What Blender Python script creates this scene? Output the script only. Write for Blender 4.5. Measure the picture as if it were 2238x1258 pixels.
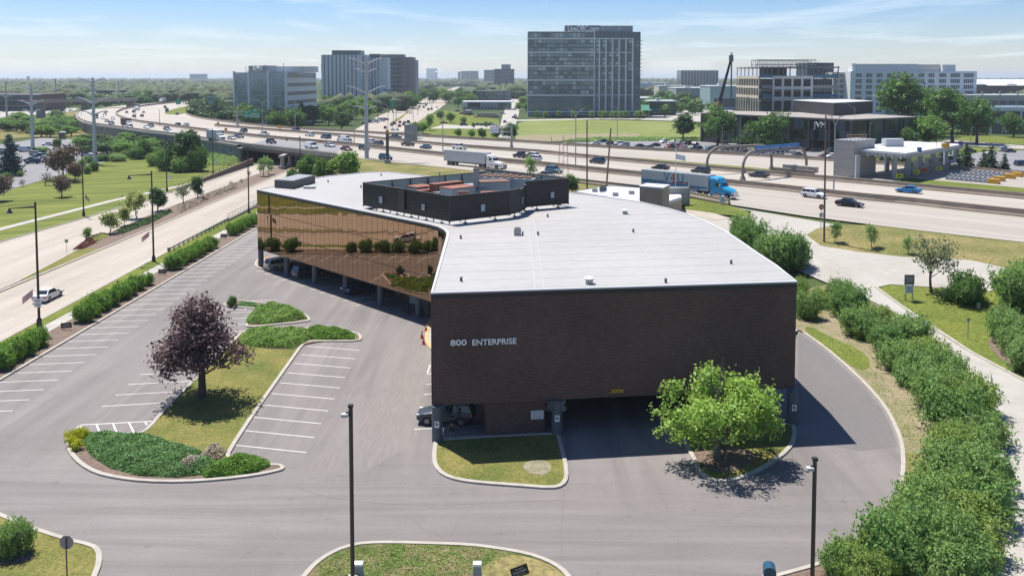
import bpy, bmesh, math, random
import numpy as np
from mathutils import Vector, Matrix
from mathutils.geometry import tessellate_polygon
R = math.radians
for o in list(bpy.data.objects): bpy.data.objects.remove(o)
S = bpy.context.scene
COL = S.collection
# ---------------------------------------------------------------- camera
FPX, PITCH, CAMZ = 1900.0, R(3.5), 28.0
CV = 168 + FPX*math.tan(PITCH)
cam = bpy.data.cameras.new('camera'); co = bpy.data.objects.new('camera', cam); COL.objects.link(co)
co.location = (0, 0, CAMZ); co.rotation_euler = (R(90)-PITCH, 0, 0)
cam.sensor_width = 36; cam.lens = FPX/2238*36; cam.shift_y = (CV-629)/2238
cam.clip_start = 0.5; cam.clip_end = 40000
S.camera = co
# ---------------------------------------------------------------- sky
SUN = Vector((-3.35, 4.22, 11.5)).normalized()
w = bpy.data.worlds.new('World'); S.world = w; w.use_nodes = True
nt = w.node_tree; nt.nodes.clear()
def wn(t, **k):
    n = nt.nodes.new(t)
    for a, b in k.items(): setattr(n, a, b)
    return n
sky = wn('ShaderNodeTexSky', sky_type='NISHITA', sun_disc=False)
sky.sun_elevation = math.asin(SUN.z); sky.sun_rotation = math.atan2(SUN.x, SUN.y)
sky.air_density = 1.0; sky.dust_density = 0.25; sky.ozone_density = 1.0; sky.altitude = 200
tc = wn('ShaderNodeTexCoord'); sp = wn('ShaderNodeSeparateXYZ'); nt.links.new(tc.outputs['Generated'], sp.inputs[0])
# cloud sheet: the view direction projected on a flat layer overhead
zz = wn('ShaderNodeMath', operation='MAXIMUM'); nt.links.new(sp.outputs[2], zz.inputs[0]); zz.inputs[1].default_value = 0.015
za = wn('ShaderNodeMath', operation='ADD'); nt.links.new(zz.outputs[0], za.inputs[0]); za.inputs[1].default_value = 0.03
dx = wn('ShaderNodeMath', operation='DIVIDE'); nt.links.new(sp.outputs[0], dx.inputs[0]); nt.links.new(za.outputs[0], dx.inputs[1])
dy = wn('ShaderNodeMath', operation='DIVIDE'); nt.links.new(sp.outputs[1], dy.inputs[0]); nt.links.new(za.outputs[0], dy.inputs[1])
cb = wn('ShaderNodeCombineXYZ'); nt.links.new(dx.outputs[0], cb.inputs[0]); nt.links.new(dy.outputs[0], cb.inputs[1])
mp = wn('ShaderNodeMapping'); nt.links.new(cb.outputs[0], mp.inputs[0]); mp.inputs['Scale'].default_value = (0.42, 0.30, 1); mp.inputs['Rotation'].default_value = (0, 0, R(12)); mp.inputs['Location'].default_value = (2.7, 1.3, 0)
no = wn('ShaderNodeTexNoise'); nt.links.new(mp.outputs[0], no.inputs[0]); no.inputs['Scale'].default_value = 1.0; no.inputs['Detail'].default_value = 7; no.inputs['Roughness'].default_value = 0.58; no.inputs['Distortion'].default_value = 0.7
rp = wn('ShaderNodeValToRGB'); nt.links.new(no.outputs[0], rp.inputs[0])
rp.color_ramp.elements[0].position = 0.50; rp.color_ramp.elements[0].color = (0, 0, 0, 1)
rp.color_ramp.elements[1].position = 0.78; rp.color_ramp.elements[1].color = (0.45, 0.45, 0.45, 1)
mx = wn('ShaderNodeMixRGB'); nt.links.new(rp.outputs[0], mx.inputs[0]); nt.links.new(sky.outputs[0], mx.inputs[1]); mx.inputs[2].default_value = (9.4, 9.8, 10.2, 1)
tr_ = wn('ShaderNodeMapRange'); nt.links.new(sp.outputs[2], tr_.inputs[0]); tr_.inputs[1].default_value = 0.0; tr_.inputs[2].default_value = 0.13; tr_.interpolation_type = 'SMOOTHSTEP'
tn = wn('ShaderNodeMixRGB'); nt.links.new(tr_.outputs[0], tn.inputs[0]); tn.inputs[1].default_value = (0.76, 0.805, 0.99, 1); tn.inputs[2].default_value = (0.47, 0.67, 0.97, 1)
tm_ = wn('ShaderNodeMixRGB', blend_type='MULTIPLY'); tm_.inputs[0].default_value = 1; nt.links.new(sky.outputs[0], tm_.inputs[1]); nt.links.new(tn.outputs[0], tm_.inputs[2]); nt.links.new(tm_.outputs[0], mx.inputs[1])
bgn = wn('ShaderNodeBackground'); nt.links.new(mx.outputs[0], bgn.inputs[0]); bgn.inputs[1].default_value = 0.075
wo = wn('ShaderNodeOutputWorld'); nt.links.new(bgn.outputs[0], wo.inputs[0])
# ---------------------------------------------------------------- sun, exposure
sl = bpy.data.lights.new('sun', 'SUN'); so = bpy.data.objects.new('sun', sl); COL.objects.link(so)
sl.energy = 4.4; sl.angle = R(0.53); sl.color = (1.0, 0.945, 0.865)
so.rotation_euler = (-SUN).to_track_quat('-Z', 'Y').to_euler(); so.location = (0, 0, 200)
S.view_settings.view_transform = 'Standard'; S.view_settings.look = 'None'
S.view_settings.exposure = 0.82; S.view_settings.gamma = 1.0; S.view_settings.use_curve_mapping = False
S.render.engine = 'CYCLES'
# ---------------------------------------------------------------- measuring helpers (photo point -> place on the ground)
def ray(u, v):
    b = -(v-CV)/FPX
    return (u-1119)/FPX, math.cos(PITCH)+b*math.sin(PITCH), -math.sin(PITCH)+b*math.cos(PITCH)
def P(u, v, z=0.0):
    a, c, d = ray(u, v); t = (z-CAMZ)/d
    return Vector((a*t, c*t, z))
def PD(u, v, y):
    a, c, d = ray(u, v); t = y/c
    return Vector((a*t, y, CAMZ+d*t))
def zat(v, y):
    a, c, d = ray(0, v); return CAMZ+d*y/c
ZH = 5.2
NEAR_ = [P(u, v, ZH).xy for u, v in ((738,341),(780,344.5),(844,353.5),(909,359.5),(989,368),(1037,373.5),(1262,399),(1328,407),(1485,425),(1596,447),(1760,472),(1924,493),(2102,514),(2238,529))] + [Vector((112,72)), Vector((170,5))]
def segd(p, a, b):
    d = b-a; t = max(0, min(1, (p-a).dot(d)/d.dot(d))); q = a+d*t
    return (p-q).length, d.x*(p.y-a.y)-d.y*(p.x-a.x)
def terr(x, y):
    p = Vector((x, y)); best = 1e9; side = 0
    for a, b in zip(NEAR_, NEAR_[1:]):
        dd, s = segd(p, a, b)
        if dd < best-1e-6: best, side = dd, s
    if side > 0 and best < 200 and x > -51: return 5.08 if best < 60 else 0.0
    if best > 40: return 0.0
    if x < -49: best += (-49-x)*3
    t = max(0, min(1, (best-1.5)/36.0))
    return 5.08*(1-t*t*(3-2*t))
def T(u, v):
    z = 0.0
    lo, hi = 0.0, 5.3
    for _ in range(26):
        m = (lo+hi)/2; q = P(u, v, m)
        if terr(q.x, q.y) > m: lo = m
        else: hi = m
    q = P(u, v, hi); return q
# ---------------------------------------------------------------- materials
MATS = {}
GK = 0.76
def nd(t, n, **k):
    x = t.nodes.new(n)
    for a, b in k.items(): setattr(x, a, b)
    return x
def mat(name, col, rough=0.6, metal=0.0, var=0.0, vscale=1.0, col2=None, bump=0.0, bscale=20.0, island=0.0, spec=0.5, coat=0.0, detail=5, trans=0.0, stretch=None, fine=0.0, fscale=40.0, ramp=(0.35, 0.65), rot=0.0):
    if name in MATS: return MATS[name]
    if trans == 0 and metal < .6 and not any(w_ in name for w_ in ('grass','field','ground','woodland','glass','weedy','paint_','letters')): col = tuple(x*GK for x in col); col2 = tuple(x*GK for x in col2) if col2 else None
    if 'grass' in name or 'field' in name or 'ground' in name: spec = .1
    m = bpy.data.materials.new(name); m.use_nodes = True; t = m.node_tree; b = t.nodes['Principled BSDF']
    b.inputs['Roughness'].default_value = rough; b.inputs['Metallic'].default_value = metal
    b.inputs['Specular IOR Level'].default_value = spec; b.inputs['Coat Weight'].default_value = coat; b.inputs['Coat Roughness'].default_value = 0.05
    c = (*col, 1); b.inputs['Base Color'].default_value = c
    src = None
    tcn = nd(t, 'ShaderNodeTexCoord'); vec = tcn.outputs['Object']
    if stretch:
        mpn = nd(t, 'ShaderNodeMapping'); mpn.inputs['Scale'].default_value = stretch; mpn.inputs['Rotation'].default_value = (0, 0, rot); mpn.vector_type = 'TEXTURE' if rot else 'POINT'
        if rot: mpn.inputs['Scale'].default_value = tuple(1/x for x in stretch)
        t.links.new(vec, mpn.inputs[0]); vec = mpn.outputs[0]
    if var > 0 or col2:
        n = nd(t, 'ShaderNodeTexNoise'); t.links.new(vec, n.inputs[0]); n.inputs['Scale'].default_value = vscale; n.inputs['Detail'].default_value = detail; n.inputs['Roughness'].default_value = 0.62
        r = nd(t, 'ShaderNodeValToRGB'); t.links.new(n.outputs[0], r.inputs[0])
        c2 = col2 if col2 else tuple(x*(1-var) for x in col)
        c1 = col if col2 else tuple(min(1, x*(1+var)) for x in col)
        r.color_ramp.elements[0].position = ramp[0]; r.color_ramp.elements[1].position = ramp[1]
        r.color_ramp.elements[0].color = (*c2, 1); r.color_ramp.elements[1].color = (*c1, 1)
        src = r.outputs[0]
    if fine > 0:
        n = nd(t, 'ShaderNodeTexNoise'); t.links.new(vec, n.inputs[0]); n.inputs['Scale'].default_value = fscale; n.inputs['Detail'].default_value = 3
        mr = nd(t, 'ShaderNodeMapRange'); t.links.new(n.outputs[0], mr.inputs[0]); mr.inputs[1].default_value = 0.3; mr.inputs[2].default_value = 0.7; mr.inputs[3].default_value = 1-fine; mr.inputs[4].default_value = 1+fine
        h = nd(t, 'ShaderNodeMixRGB', blend_type='MULTIPLY'); h.inputs[0].default_value = 1
        if src: t.links.new(src, h.inputs[1])
        else: h.inputs[1].default_value = c
        t.links.new(mr.outputs[0], h.inputs[2]); src = h.outputs[0]
    if island > 0:
        g = nd(t, 'ShaderNodeNewGeometry'); h = nd(t, 'ShaderNodeHueSaturation')
        mr = nd(t, 'ShaderNodeMapRange'); t.links.new(g.outputs['Random Per Island'], mr.inputs[0]); mr.inputs[3].default_value = 1-island; mr.inputs[4].default_value = 1+island
        mr2 = nd(t, 'ShaderNodeMapRange'); t.links.new(g.outputs['Random Per Island'], mr2.inputs[0]); mr2.inputs[3].default_value = 0.5-island*0.04; mr2.inputs[4].default_value = 0.5+island*0.03
        t.links.new(mr.outputs[0], h.inputs['Value']); t.links.new(mr2.outputs[0], h.inputs['Hue'])
        if src: t.links.new(src, h.inputs['Color'])
        else: h.inputs['Color'].default_value = c
        src = h.outputs[0]
    if src: t.links.new(src, b.inputs['Base Color'])
    if bump > 0:
        n = nd(t, 'ShaderNodeTexNoise'); t.links.new(vec, n.inputs[0]); n.inputs['Scale'].default_value = bscale; n.inputs['Detail'].default_value = 4
        bp = nd(t, 'ShaderNodeBump'); bp.inputs['Strength'].default_value = bump; bp.inputs['Distance'].default_value = 0.05; t.links.new(n.outputs[0], bp.inputs['Height']); t.links.new(bp.outputs[0], b.inputs['Normal'])
    if trans > 0:
        tr = nd(t, 'ShaderNodeBsdfTranslucent'); ms = nd(t, 'ShaderNodeMixShader'); ms.inputs[0].default_value = trans
        hs = nd(t, 'ShaderNodeHueSaturation'); hs.inputs['Value'].default_value = 1.5; hs.inputs['Saturation'].default_value = 1.1; hs.inputs['Color'].default_value = c
        if src: t.links.new(src, hs.inputs['Color'])
        t.links.new(hs.outputs[0], tr.inputs[0]); t.links.new(b.outputs[0], ms.inputs[1]); t.links.new(tr.outputs[0], ms.inputs[2]); t.links.new(ms.outputs[0], t.nodes['Material Output'].inputs[0])
    MATS[name] = m; return m
# ---------------------------------------------------------------- object helpers
def link(o, parent=None):
    COL.objects.link(o)
    if parent is not None: o.parent = parent
    return o
def tag(o, label, cat, group=None):
    o['label'] = label; o['category'] = cat
    if group: o['group'] = group
    return o
def kind(o, k, label=None):
    o['kind'] = k
    if label: o['label'] = label
    return o
def empty(name, loc=(0, 0, 0), rz=0.0, parent=None):
    o = bpy.data.objects.new(name, None); o.location = loc; o.rotation_euler = (0, 0, rz); o.empty_display_size = 0.2
    return link(o, parent)
def thing(name, loc, label, cat, group=None, rz=0.0):
    return tag(empty(name, loc, rz), label, cat, group)
def copy_tree(o, parent=None):
    c = o.copy(); link(c, parent)
    for ch in list(o.children): copy_tree(ch, c)
    return c
class MB:
    def __init__(s): s.v = []; s.f = []; s.m = []
    def add(s, vs, fs, m=0):
        k = len(s.v); s.v += [tuple(p) for p in vs]; s.f += [tuple(i+k for i in f) for f in fs]; s.m += [m]*len(fs); return s
    def box(s, a, b, m=0, rz=0.0, c=None):
        x0, y0, z0 = a; x1, y1, z1 = b
        vs = [(x0,y0,z0),(x1,y0,z0),(x1,y1,z0),(x0,y1,z0),(x0,y0,z1),(x1,y0,z1),(x1,y1,z1),(x0,y1,z1)]
        if rz:
            c = c or ((x0+x1)/2, (y0+y1)/2); cs, sn = math.cos(rz), math.sin(rz)
            vs = [(c[0]+(x-c[0])*cs-(y-c[1])*sn, c[1]+(x-c[0])*sn+(y-c[1])*cs, z) for x, y, z in vs]
        return s.add(vs, [(0,3,2,1),(4,5,6,7),(0,1,5,4),(1,2,6,5),(2,3,7,6),(3,0,4,7)], m)
    def cbox(s, c, d, m=0, rz=0.0):
        return s.box((c[0]-d[0]/2, c[1]-d[1]/2, c[2]-d[2]/2), (c[0]+d[0]/2, c[1]+d[1]/2, c[2]+d[2]/2), m, rz)
    def quad(s, a, b, c, d, m=0): return s.add([a, b, c, d], [(0,1,2,3)], m)
    def tube(s, pts, rad, n=8, m=0, cap=True):
        pts = [Vector(p) for p in pts]; rad = rad if isinstance(rad, (list, tuple)) else [rad]*len(pts)
        vs = []; up = None
        for i, p in enumerate(pts):
            d = (pts[min(i+1, len(pts)-1)]-pts[max(i-1, 0)]).normalized()
            if up is None: up = Vector((0, 0, 1)) if abs(d.z) < .9 else Vector((1, 0, 0))
            a = d.cross(up)
            if a.length < 1e-4: a = d.cross(Vector((0, 1, 0)))
            a.normalize(); b = a.cross(d).normalized(); up = b if abs(d.z) > .9 else up
            for k in range(n):
                t = 2*math.pi*k/n; vs.append(p+(a*math.cos(t)+b*math.sin(t))*rad[i])
        fs = [(i*n+k, i*n+(k+1) % n, (i+1)*n+(k+1) % n, (i+1)*n+k) for i in range(len(pts)-1) for k in range(n)]
        if cap: fs += [tuple(range(n))[::-1], tuple((len(pts)-1)*n+k for k in range(n))]
        return s.add(vs, fs, m)
    def prism(s, poly, z0, z1, m=0, mtop=None, bottom=False):
        n = len(poly); vs = [(p[0], p[1], z0) for p in poly]+[(p[0], p[1], z1) for p in poly]
        ar = sum(poly[i][0]*poly[(i+1) % n][1]-poly[(i+1) % n][0]*poly[i][1] for i in range(n))
        fs = [(i, (i+1) % n, n+(i+1) % n, n+i) if ar > 0 else ((i+1) % n, i, n+i, n+(i+1) % n) for i in range(n)]
        s.add(vs, fs, m)
        tr = tessellate_polygon([[Vector((p[0], p[1], 0)) for p in poly]])
        s.add([(p[0], p[1], z1) for p in poly], [orient(poly, t) for t in tr], m if mtop is None else mtop)
        if bottom: s.add([(p[0], p[1], z0) for p in poly], [orient(poly, t)[::-1] for t in tr], m)
        return s
    def build(s, name, mats, parent=None, off=None, smooth=False, angle=None):
        me = bpy.data.meshes.new(name)
        v = [(x-off[0], y-off[1], z-off[2]) for x, y, z in s.v] if off is not None else s.v
        me.from_pydata(v, [], s.f)
        for m in (mats if isinstance(mats, (list, tuple)) else [mats]): me.materials.append(m)
        me.polygons.foreach_set('material_index', s.m)
        if smooth: me.polygons.foreach_set('use_smooth', [True]*len(s.f))
        me.update()
        if smooth and angle: me.set_sharp_from_angle(angle=R(angle))
        o = bpy.data.objects.new(name, me); return link(o, parent)
def orient(poly, t):
    a, b, c = (poly[i] for i in t)
    return tuple(t) if (b[0]-a[0])*(c[1]-a[1])-(b[1]-a[1])*(c[0]-a[0]) > 0 else tuple(t)[::-1]
def sheet(name, poly, z, m, parent=None):
    tr = tessellate_polygon([[Vector((p[0], p[1], 0)) for p in poly]])
    return MB().add([(p[0], p[1], z) for p in poly], [orient(poly, t) for t in tr]).build(name, m, parent)
def drape(name, poly, off, m, parent=None, step=4.0):
    bm = bmesh.new(); vs = [bm.verts.new((p[0], p[1], 0)) for p in poly]
    for t in tessellate_polygon([[Vector((p[0], p[1], 0)) for p in poly]]):
        try: bm.faces.new([vs[i] for i in orient(poly, t)])
        except ValueError: pass
    for _ in range(7):
        es = [e for e in bm.edges if e.calc_length() > step]
        if not es: break
        bmesh.ops.subdivide_edges(bm, edges=es, cuts=1); bmesh.ops.triangulate(bm, faces=bm.faces[:])
    for v in bm.verts: v.co.z = terr(v.co.x, v.co.y)+off
    bmesh.ops.recalc_face_normals(bm, faces=bm.faces[:])
    if sum(f.normal.z for f in bm.faces) < 0: bmesh.ops.reverse_faces(bm, faces=bm.faces[:])
    me = bpy.data.meshes.new(name); bm.to_mesh(me); bm.free(); me.materials.append(m)
    return link(bpy.data.objects.new(name, me), parent)
def smooth(pts, k=2, closed=False):
    for _ in range(k):
        q = []; n = len(pts); rng = range(n if closed else n-1)
        if not closed: q.append(pts[0])
        for i in rng:
            a, b = Vector(pts[i]), Vector(pts[(i+1) % n]); q += [a*.75+b*.25, a*.25+b*.75]
        if not closed: q.append(pts[-1])
        pts = q
    return [Vector(p) for p in pts]
def offset_line(pts, d, closed=False):
    out = []; n = len(pts)
    for i in range(n):
        a = pts[(i-1) % n] if closed or i > 0 else pts[i]; b = pts[(i+1) % n] if closed or i < n-1 else pts[i]
        t = Vector((b[0]-a[0], b[1]-a[1])); t = t.normalized() if t.length > 1e-6 else Vector((1, 0))
        out.append(Vector((pts[i][0]-t.y*d, pts[i][1]+t.x*d)))
    return out
def kerb(name, pts, wd, h, m, closed=True, parent=None, zf=None):
    """a kerb of width wd running inside the line pts"""
    a = [Vector((p[0], p[1])) for p in pts]; n = len(a)
    ar = sum(a[i].x*a[(i+1) % n].y-a[(i+1) % n].x*a[i].y for i in range(n))
    b = offset_line(a, wd if ar > 0 or not closed else -wd, closed)
    z = [(zf(p.x, p.y) if zf else 0.0) for p in a]
    vs = []; fs = []
    for p, q, zz in zip(a, b, z): vs += [(p.x,p.y,zz-.1),(p.x,p.y,zz+h-.02),(p.x*.85+q.x*.15,p.y*.85+q.y*.15,zz+h),(q.x,q.y,zz+h),(q.x,q.y,zz-.1)]
    for i in range(n if closed else n-1):
        j = (i+1) % n
        for k in range(4): fs.append((i*5+k, j*5+k, j*5+k+1, i*5+k+1) if (ar > 0 or not closed) else (i*5+k, i*5+k+1, j*5+k+1, j*5+k))
    return MB().add(vs, fs).build(name, m, parent)
def resample(pts, n):
    pts = [Vector(p) for p in pts]; L = [0]
    for a, b in zip(pts, pts[1:]): L.append(L[-1]+(b-a).length)
    out = []; j = 0
    for i in range(n):
        s = L[-1]*i/(n-1)
        while j < len(L)-2 and L[j+1] < s: j += 1
        out.append(pts[j].lerp(pts[j+1], (s-L[j])/max(1e-9, L[j+1]-L[j])))
    return out
def text(name, body, size, M, m, parent=None, ext=0.02, align='CENTER', sx=1.0, bold=0.0):
    cu = bpy.data.curves.new(name, 'FONT'); cu.body = body; cu.size = size; cu.extrude = ext; cu.align_x = align; cu.align_y = 'CENTER'; cu.resolution_u = 3
    cu.offset = bold*size; t = bpy.data.objects.new(name+'_t', cu)
    me = bpy.data.meshes.new_from_object(t); bpy.data.objects.remove(t)
    me.transform(Matrix.Diagonal((sx, 1, 1, 1))); me.transform(M); me.name = name; me.materials.clear(); me.materials.append(m)
    return link(bpy.data.objects.new(name, me), parent)
def face_m(loc, yaw=0.0):
    """text standing upright, readable from -Y when yaw=0"""
    return Matrix.Translation(loc) @ Matrix.Rotation(yaw, 4, 'Z') @ Matrix.Rotation(R(90), 4, 'X')
rnd = random.Random(7)
# ================================================================ materials of the setting
M_grass = mat('lawn_grass', (0.150,0.172,0.036), 0.9, var=0.0, col2=(0.096,0.125,0.026), vscale=0.12, fine=0.28, fscale=2.5, bump=0.5, bscale=9)
M_dry = mat('dry_grass', (0.235,0.195,0.088), 0.95, col2=(0.125,0.135,0.044), vscale=0.16, fine=0.3, fscale=3.0, bump=0.5, bscale=9)
M_isl = mat('island_grass', (0.190,0.170,0.056), 0.95, col2=(0.105,0.125,0.034), vscale=0.30, fine=0.32, fscale=6.0, bump=0.6, bscale=14)
M_weed = mat('weedy_grass', (0.165,0.14,0.075), 0.95, col2=(0.075,0.105,0.028), vscale=0.55, fine=0.35, fscale=5.0, bump=0.8, bscale=10, ramp=(0.42,0.58))
M_far = mat('far_ground', (0.075,0.098,0.034), 0.95, col2=(0.042,0.068,0.024), vscale=0.006, fine=0.2, fscale=0.05)
M_asph = mat('lot_asphalt', (0.27,0.25,0.247), 0.85, col2=(0.215,0.20,0.20), vscale=0.10, fine=0.09, fscale=3.0, bump=0.25, bscale=30, stretch=(1,0.55,1), detail=8)
def asphalt_lot():
    m = bpy.data.materials.new('lot_asphalt_worn'); m.use_nodes = True; t = m.node_tree; b = t.nodes['Principled BSDF']; b.inputs['Roughness'].default_value = .88
    tcn = nd(t,'ShaderNodeTexCoord'); vec = tcn.outputs['Object']
    def noise(stretch, sc, dist, det=6, rot=0.0):
        mp_ = nd(t,'ShaderNodeMapping'); mp_.inputs['Scale'].default_value = stretch; mp_.inputs['Rotation'].default_value = (0,0,rot); t.links.new(vec, mp_.inputs[0]); n = nd(t,'ShaderNodeTexNoise'); t.links.new(mp_.outputs[0], n.inputs[0]); n.inputs['Scale'].default_value = sc; n.inputs['Detail'].default_value = det; n.inputs['Distortion'].default_value = dist; n.inputs['Roughness'].default_value = .6; return n.outputs[0]
    def mrange(i, a, b_, c, d):
        r_ = nd(t,'ShaderNodeMapRange'); t.links.new(i, r_.inputs[0])
        for k, v in enumerate((a,b_,c,d)): r_.inputs[k+1].default_value = v
        return r_.outputs[0]
    def mul(a, b_, op='MULTIPLY'):
        n = nd(t,'ShaderNodeMath', operation=op); t.links.new(a, n.inputs[0])
        if isinstance(b_, float): n.inputs[1].default_value = b_
        else: t.links.new(b_, n.inputs[1])
        return n.outputs[0]
    s1, s2 = noise((1,.07,1), .55, .9), noise((.07,1,1), .55, .9, rot=R(8)); sep = nd(t,'ShaderNodeSeparateXYZ'); t.links.new(vec, sep.inputs[0])
    mask = mrange(mul(sep.outputs[1], mul(sep.outputs[0], .12), 'ADD'), 54, 64, 0, 1)
    mx_ = nd(t,'ShaderNodeMix'); t.links.new(mask, mx_.inputs[0]); t.links.new(s2, mx_.inputs[2]); t.links.new(s1, mx_.inputs[3])
    f = mul(mrange(mx_.outputs[0], .32, .68, .82, 1.15), mrange(noise((1,1,1), .045, .4, 5), .35, .65, .88, 1.10)); f = mul(f, mrange(noise((1,1,1), 5.0, 0, 3), .3, .7, .94, 1.06))
    vo = nd(t,'ShaderNodeTexVoronoi', feature='DISTANCE_TO_EDGE'); nm = nd(t,'ShaderNodeTexNoise'); t.links.new(vec, nm.inputs[0]); nm.inputs['Scale'].default_value = .5; va = nd(t,'ShaderNodeMixRGB', blend_type='ADD'); va.inputs[0].default_value = 1.6; t.links.new(vec, va.inputs[1]); t.links.new(nm.outputs[1], va.inputs[2]); t.links.new(va.outputs[0], vo.inputs[0]); vo.inputs['Scale'].default_value = .085
    cr = mul(mrange(vo.outputs[0], 0, .005, .90, 1.0), 1.0); f = mul(f, cr)
    st_n = mrange(noise((1,1,1), .9, 0, 2), .66, .74, 1.0, .84); f = mul(f, st_n)
    c = nd(t,'ShaderNodeMixRGB', blend_type='MULTIPLY'); c.inputs[0].default_value = 1; c.inputs[1].default_value = (.176,.160,.155,1); t.links.new(f, c.inputs[2]); t.links.new(c.outputs[0], b.inputs['Base Color'])
    bpn = nd(t,'ShaderNodeBump'); bpn.inputs['Strength'].default_value = .25; bpn.inputs['Distance'].default_value = .02; t.links.new(noise((1,1,1), 30, 0, 2), bpn.inputs['Height']); t.links.new(bpn.outputs[0], b.inputs['Normal']); return m
M_asph = asphalt_lot()
M_asph2 = mat('old_asphalt', (0.27,0.27,0.28), 0.85, col2=(0.22,0.22,0.23), vscale=0.08, fine=0.1, fscale=1.5)
M_conc = mat('road_concrete', (0.475,0.42,0.355), 0.8, col2=(0.395,0.345,0.285), vscale=0.4, fine=0.07, fscale=0.3, bump=0.15, bscale=15, stretch=(1,0.06,1), detail=7)
M_hwy = mat('highway_concrete', (0.475,0.435,0.38), 0.8, col2=(0.385,0.345,0.295), vscale=0.35, fine=0.07, fscale=0.05, detail=6, stretch=(1,.045,1), rot=R(43))
M_gravel = mat('pale_concrete', (0.485,0.465,0.425), 0.9, col2=(0.415,0.392,0.35), vscale=0.16, fine=0.05, fscale=1.2, bump=0.12, bscale=9, detail=9)
M_kerb = mat('kerb_concrete', (0.47,0.435,0.38), 0.85, var=0.1, vscale=1.2, bump=0.3, bscale=30)
M_walk = mat('sidewalk_concrete', (0.47,0.445,0.40), 0.85, var=0.1, vscale=0.6, bump=0.2)
M_mulch = mat('mulch', (0.25,0.185,0.14), 0.95, col2=(0.155,0.105,0.08), vscale=2.5, fine=0.35, fscale=14, bump=1.0, bscale=16)
M_dirt = mat('bare_dirt', (0.34,0.27,0.185), 0.95, col2=(0.21,0.205,0.085), vscale=0.4, fine=0.25, fscale=4.0, bump=0.7, bscale=9)
M_paint = mat('white_paint', (0.72,0.71,0.69), 0.7, var=0.14, vscale=3.0, detail=6)
M_dashp = mat('faded_white_paint', (0.60,0.58,0.54), 0.7, var=0.1, vscale=3.0)
M_yel = mat('faded_yellow_paint', (0.56,0.42,0.20), 0.75, var=0.12, vscale=2.0)
M_barr = mat('tan_barrier', (0.40,0.325,0.25), 0.85, var=0.14, vscale=0.5, bump=0.15, stretch=(1,1,3))
M_wallg = mat('grey_retaining_wall', (0.30,0.30,0.29), 0.85, var=0.12, vscale=0.4, bump=0.2)
M_brown = mat('brown_block_wall', (0.20,0.145,0.115), 0.85, var=0.15, vscale=1.5, bump=0.3)
M_black = mat('black_metal', (0.022,0.02,0.019), 0.45)
M_bronze = mat('bronze_pole', (0.055,0.043,0.036), 0.5)
M_galv = mat('galvanised_steel', (0.42,0.43,0.43), 0.45, metal=0.35, var=0.08, vscale=2)
M_galvw = mat('pale_steel', (0.56,0.60,0.63), 0.5, metal=0.1, var=0.06, vscale=1)
M_wood = mat('weathered_pole', (0.23,0.18,0.135), 0.9, var=0.2, vscale=2, stretch=(4,4,.4))
M_white = mat('white_panel', (0.95,0.95,0.94), 0.6)
M_green = mat('green_sign', (0.02,0.30,0.19), 0.5)
M_blue = mat('blue_sign', (0.03,0.22,0.58), 0.5)
M_yellow = mat('yellow_sign', (0.75,0.42,0.03), 0.5)
M_red = mat('red_sign', (0.55,0.03,0.03), 0.5)
# ================================================================ ground sheet
def axis(lo, hi, st, outer):
    a = list(np.arange(lo, hi+.1, st)); return [-o for o in outer[::-1]]+a+outer
xs = [-16000,-9000,-5000,-2500,-1200,-600,-300,-150]+list(np.arange(-100, 131, 3.3))+[160,220,400,800,1600,3000,6000,12000,16000]
ys = [-400,-100,0]+list(np.arange(24, 330, 3.4))+[360,420,500,700,1000,1600,2600,4500,8000,14000,22000]
vs = [(x, y, terr(x, y)-.16 if (-110 < x < 170 and y < 335) else -.16) for y in ys for x in xs]
nx = len(xs)
ground = MB().add(vs, [(j*nx+i, j*nx+i+1, (j+1)*nx+i+1, (j+1)*nx+i) for j in range(len(ys)-1) for i in range(nx-1)]).build('ground', M_far, smooth=True)
kind(ground, 'structure')
def st(o, label=None): return kind(o, 'structure', label)
def px(l, z=0.0): return [P(u, v, z).xy for u, v in l]
# ---------------------------------------------------------------- parking lot of the office building
K = [Vector((-47.3, y)) for y in (20,60,100,140,160)]
lot_right = px([(1746,722),(1800,760),(1850,803),(1893,845),(1930,888),(1955,935),(1968,975),(1970,1020),(1964,1060),(1950,1110),(1915,1165),(1860,1205),(1785,1232),(1690,1258)])
poly = K + [Vector(p) for p in ((-40,176),(-10,172),(16,140),(30,108),(27,84))] + lot_right + [Vector((10,42)), Vector((10,20))]
lot = st(sheet('parking_lot', poly, 0.0, M_asph))
# darker newer asphalt patch where the drive passes the building front
def strip(mb, a, b, wd, z):
    a, b = Vector(a[:2]), Vector(b[:2]); t = (b-a).normalized(); n = Vector((-t.y, t.x))*wd/2
    mb.quad((*(a-n), z), (*(b-n), z), (*(b+n), z), (*(a+n), z))
def line(a, b, wd=0.11, z=0.006, m=None, parent=None, name='painted_line'):
    mb = MB(); strip(mb, a, b, wd, z); return mb.build(name, m or M_paint, parent or lot)
k = 0
y = 66.0
while y < 159:
    if y > 68: line((-47.1, y), (-42.0, y+.62))
    y += 2.47
for k in range(10): line((-21.3, 64.75+2.70*k), (-15.35-.035*k, 63.4+2.70*k))
for k in range(14): line((-34.95-.03*k, 72.5+2.65*k), (-29.5, 73.4+2.65*k))
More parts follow.
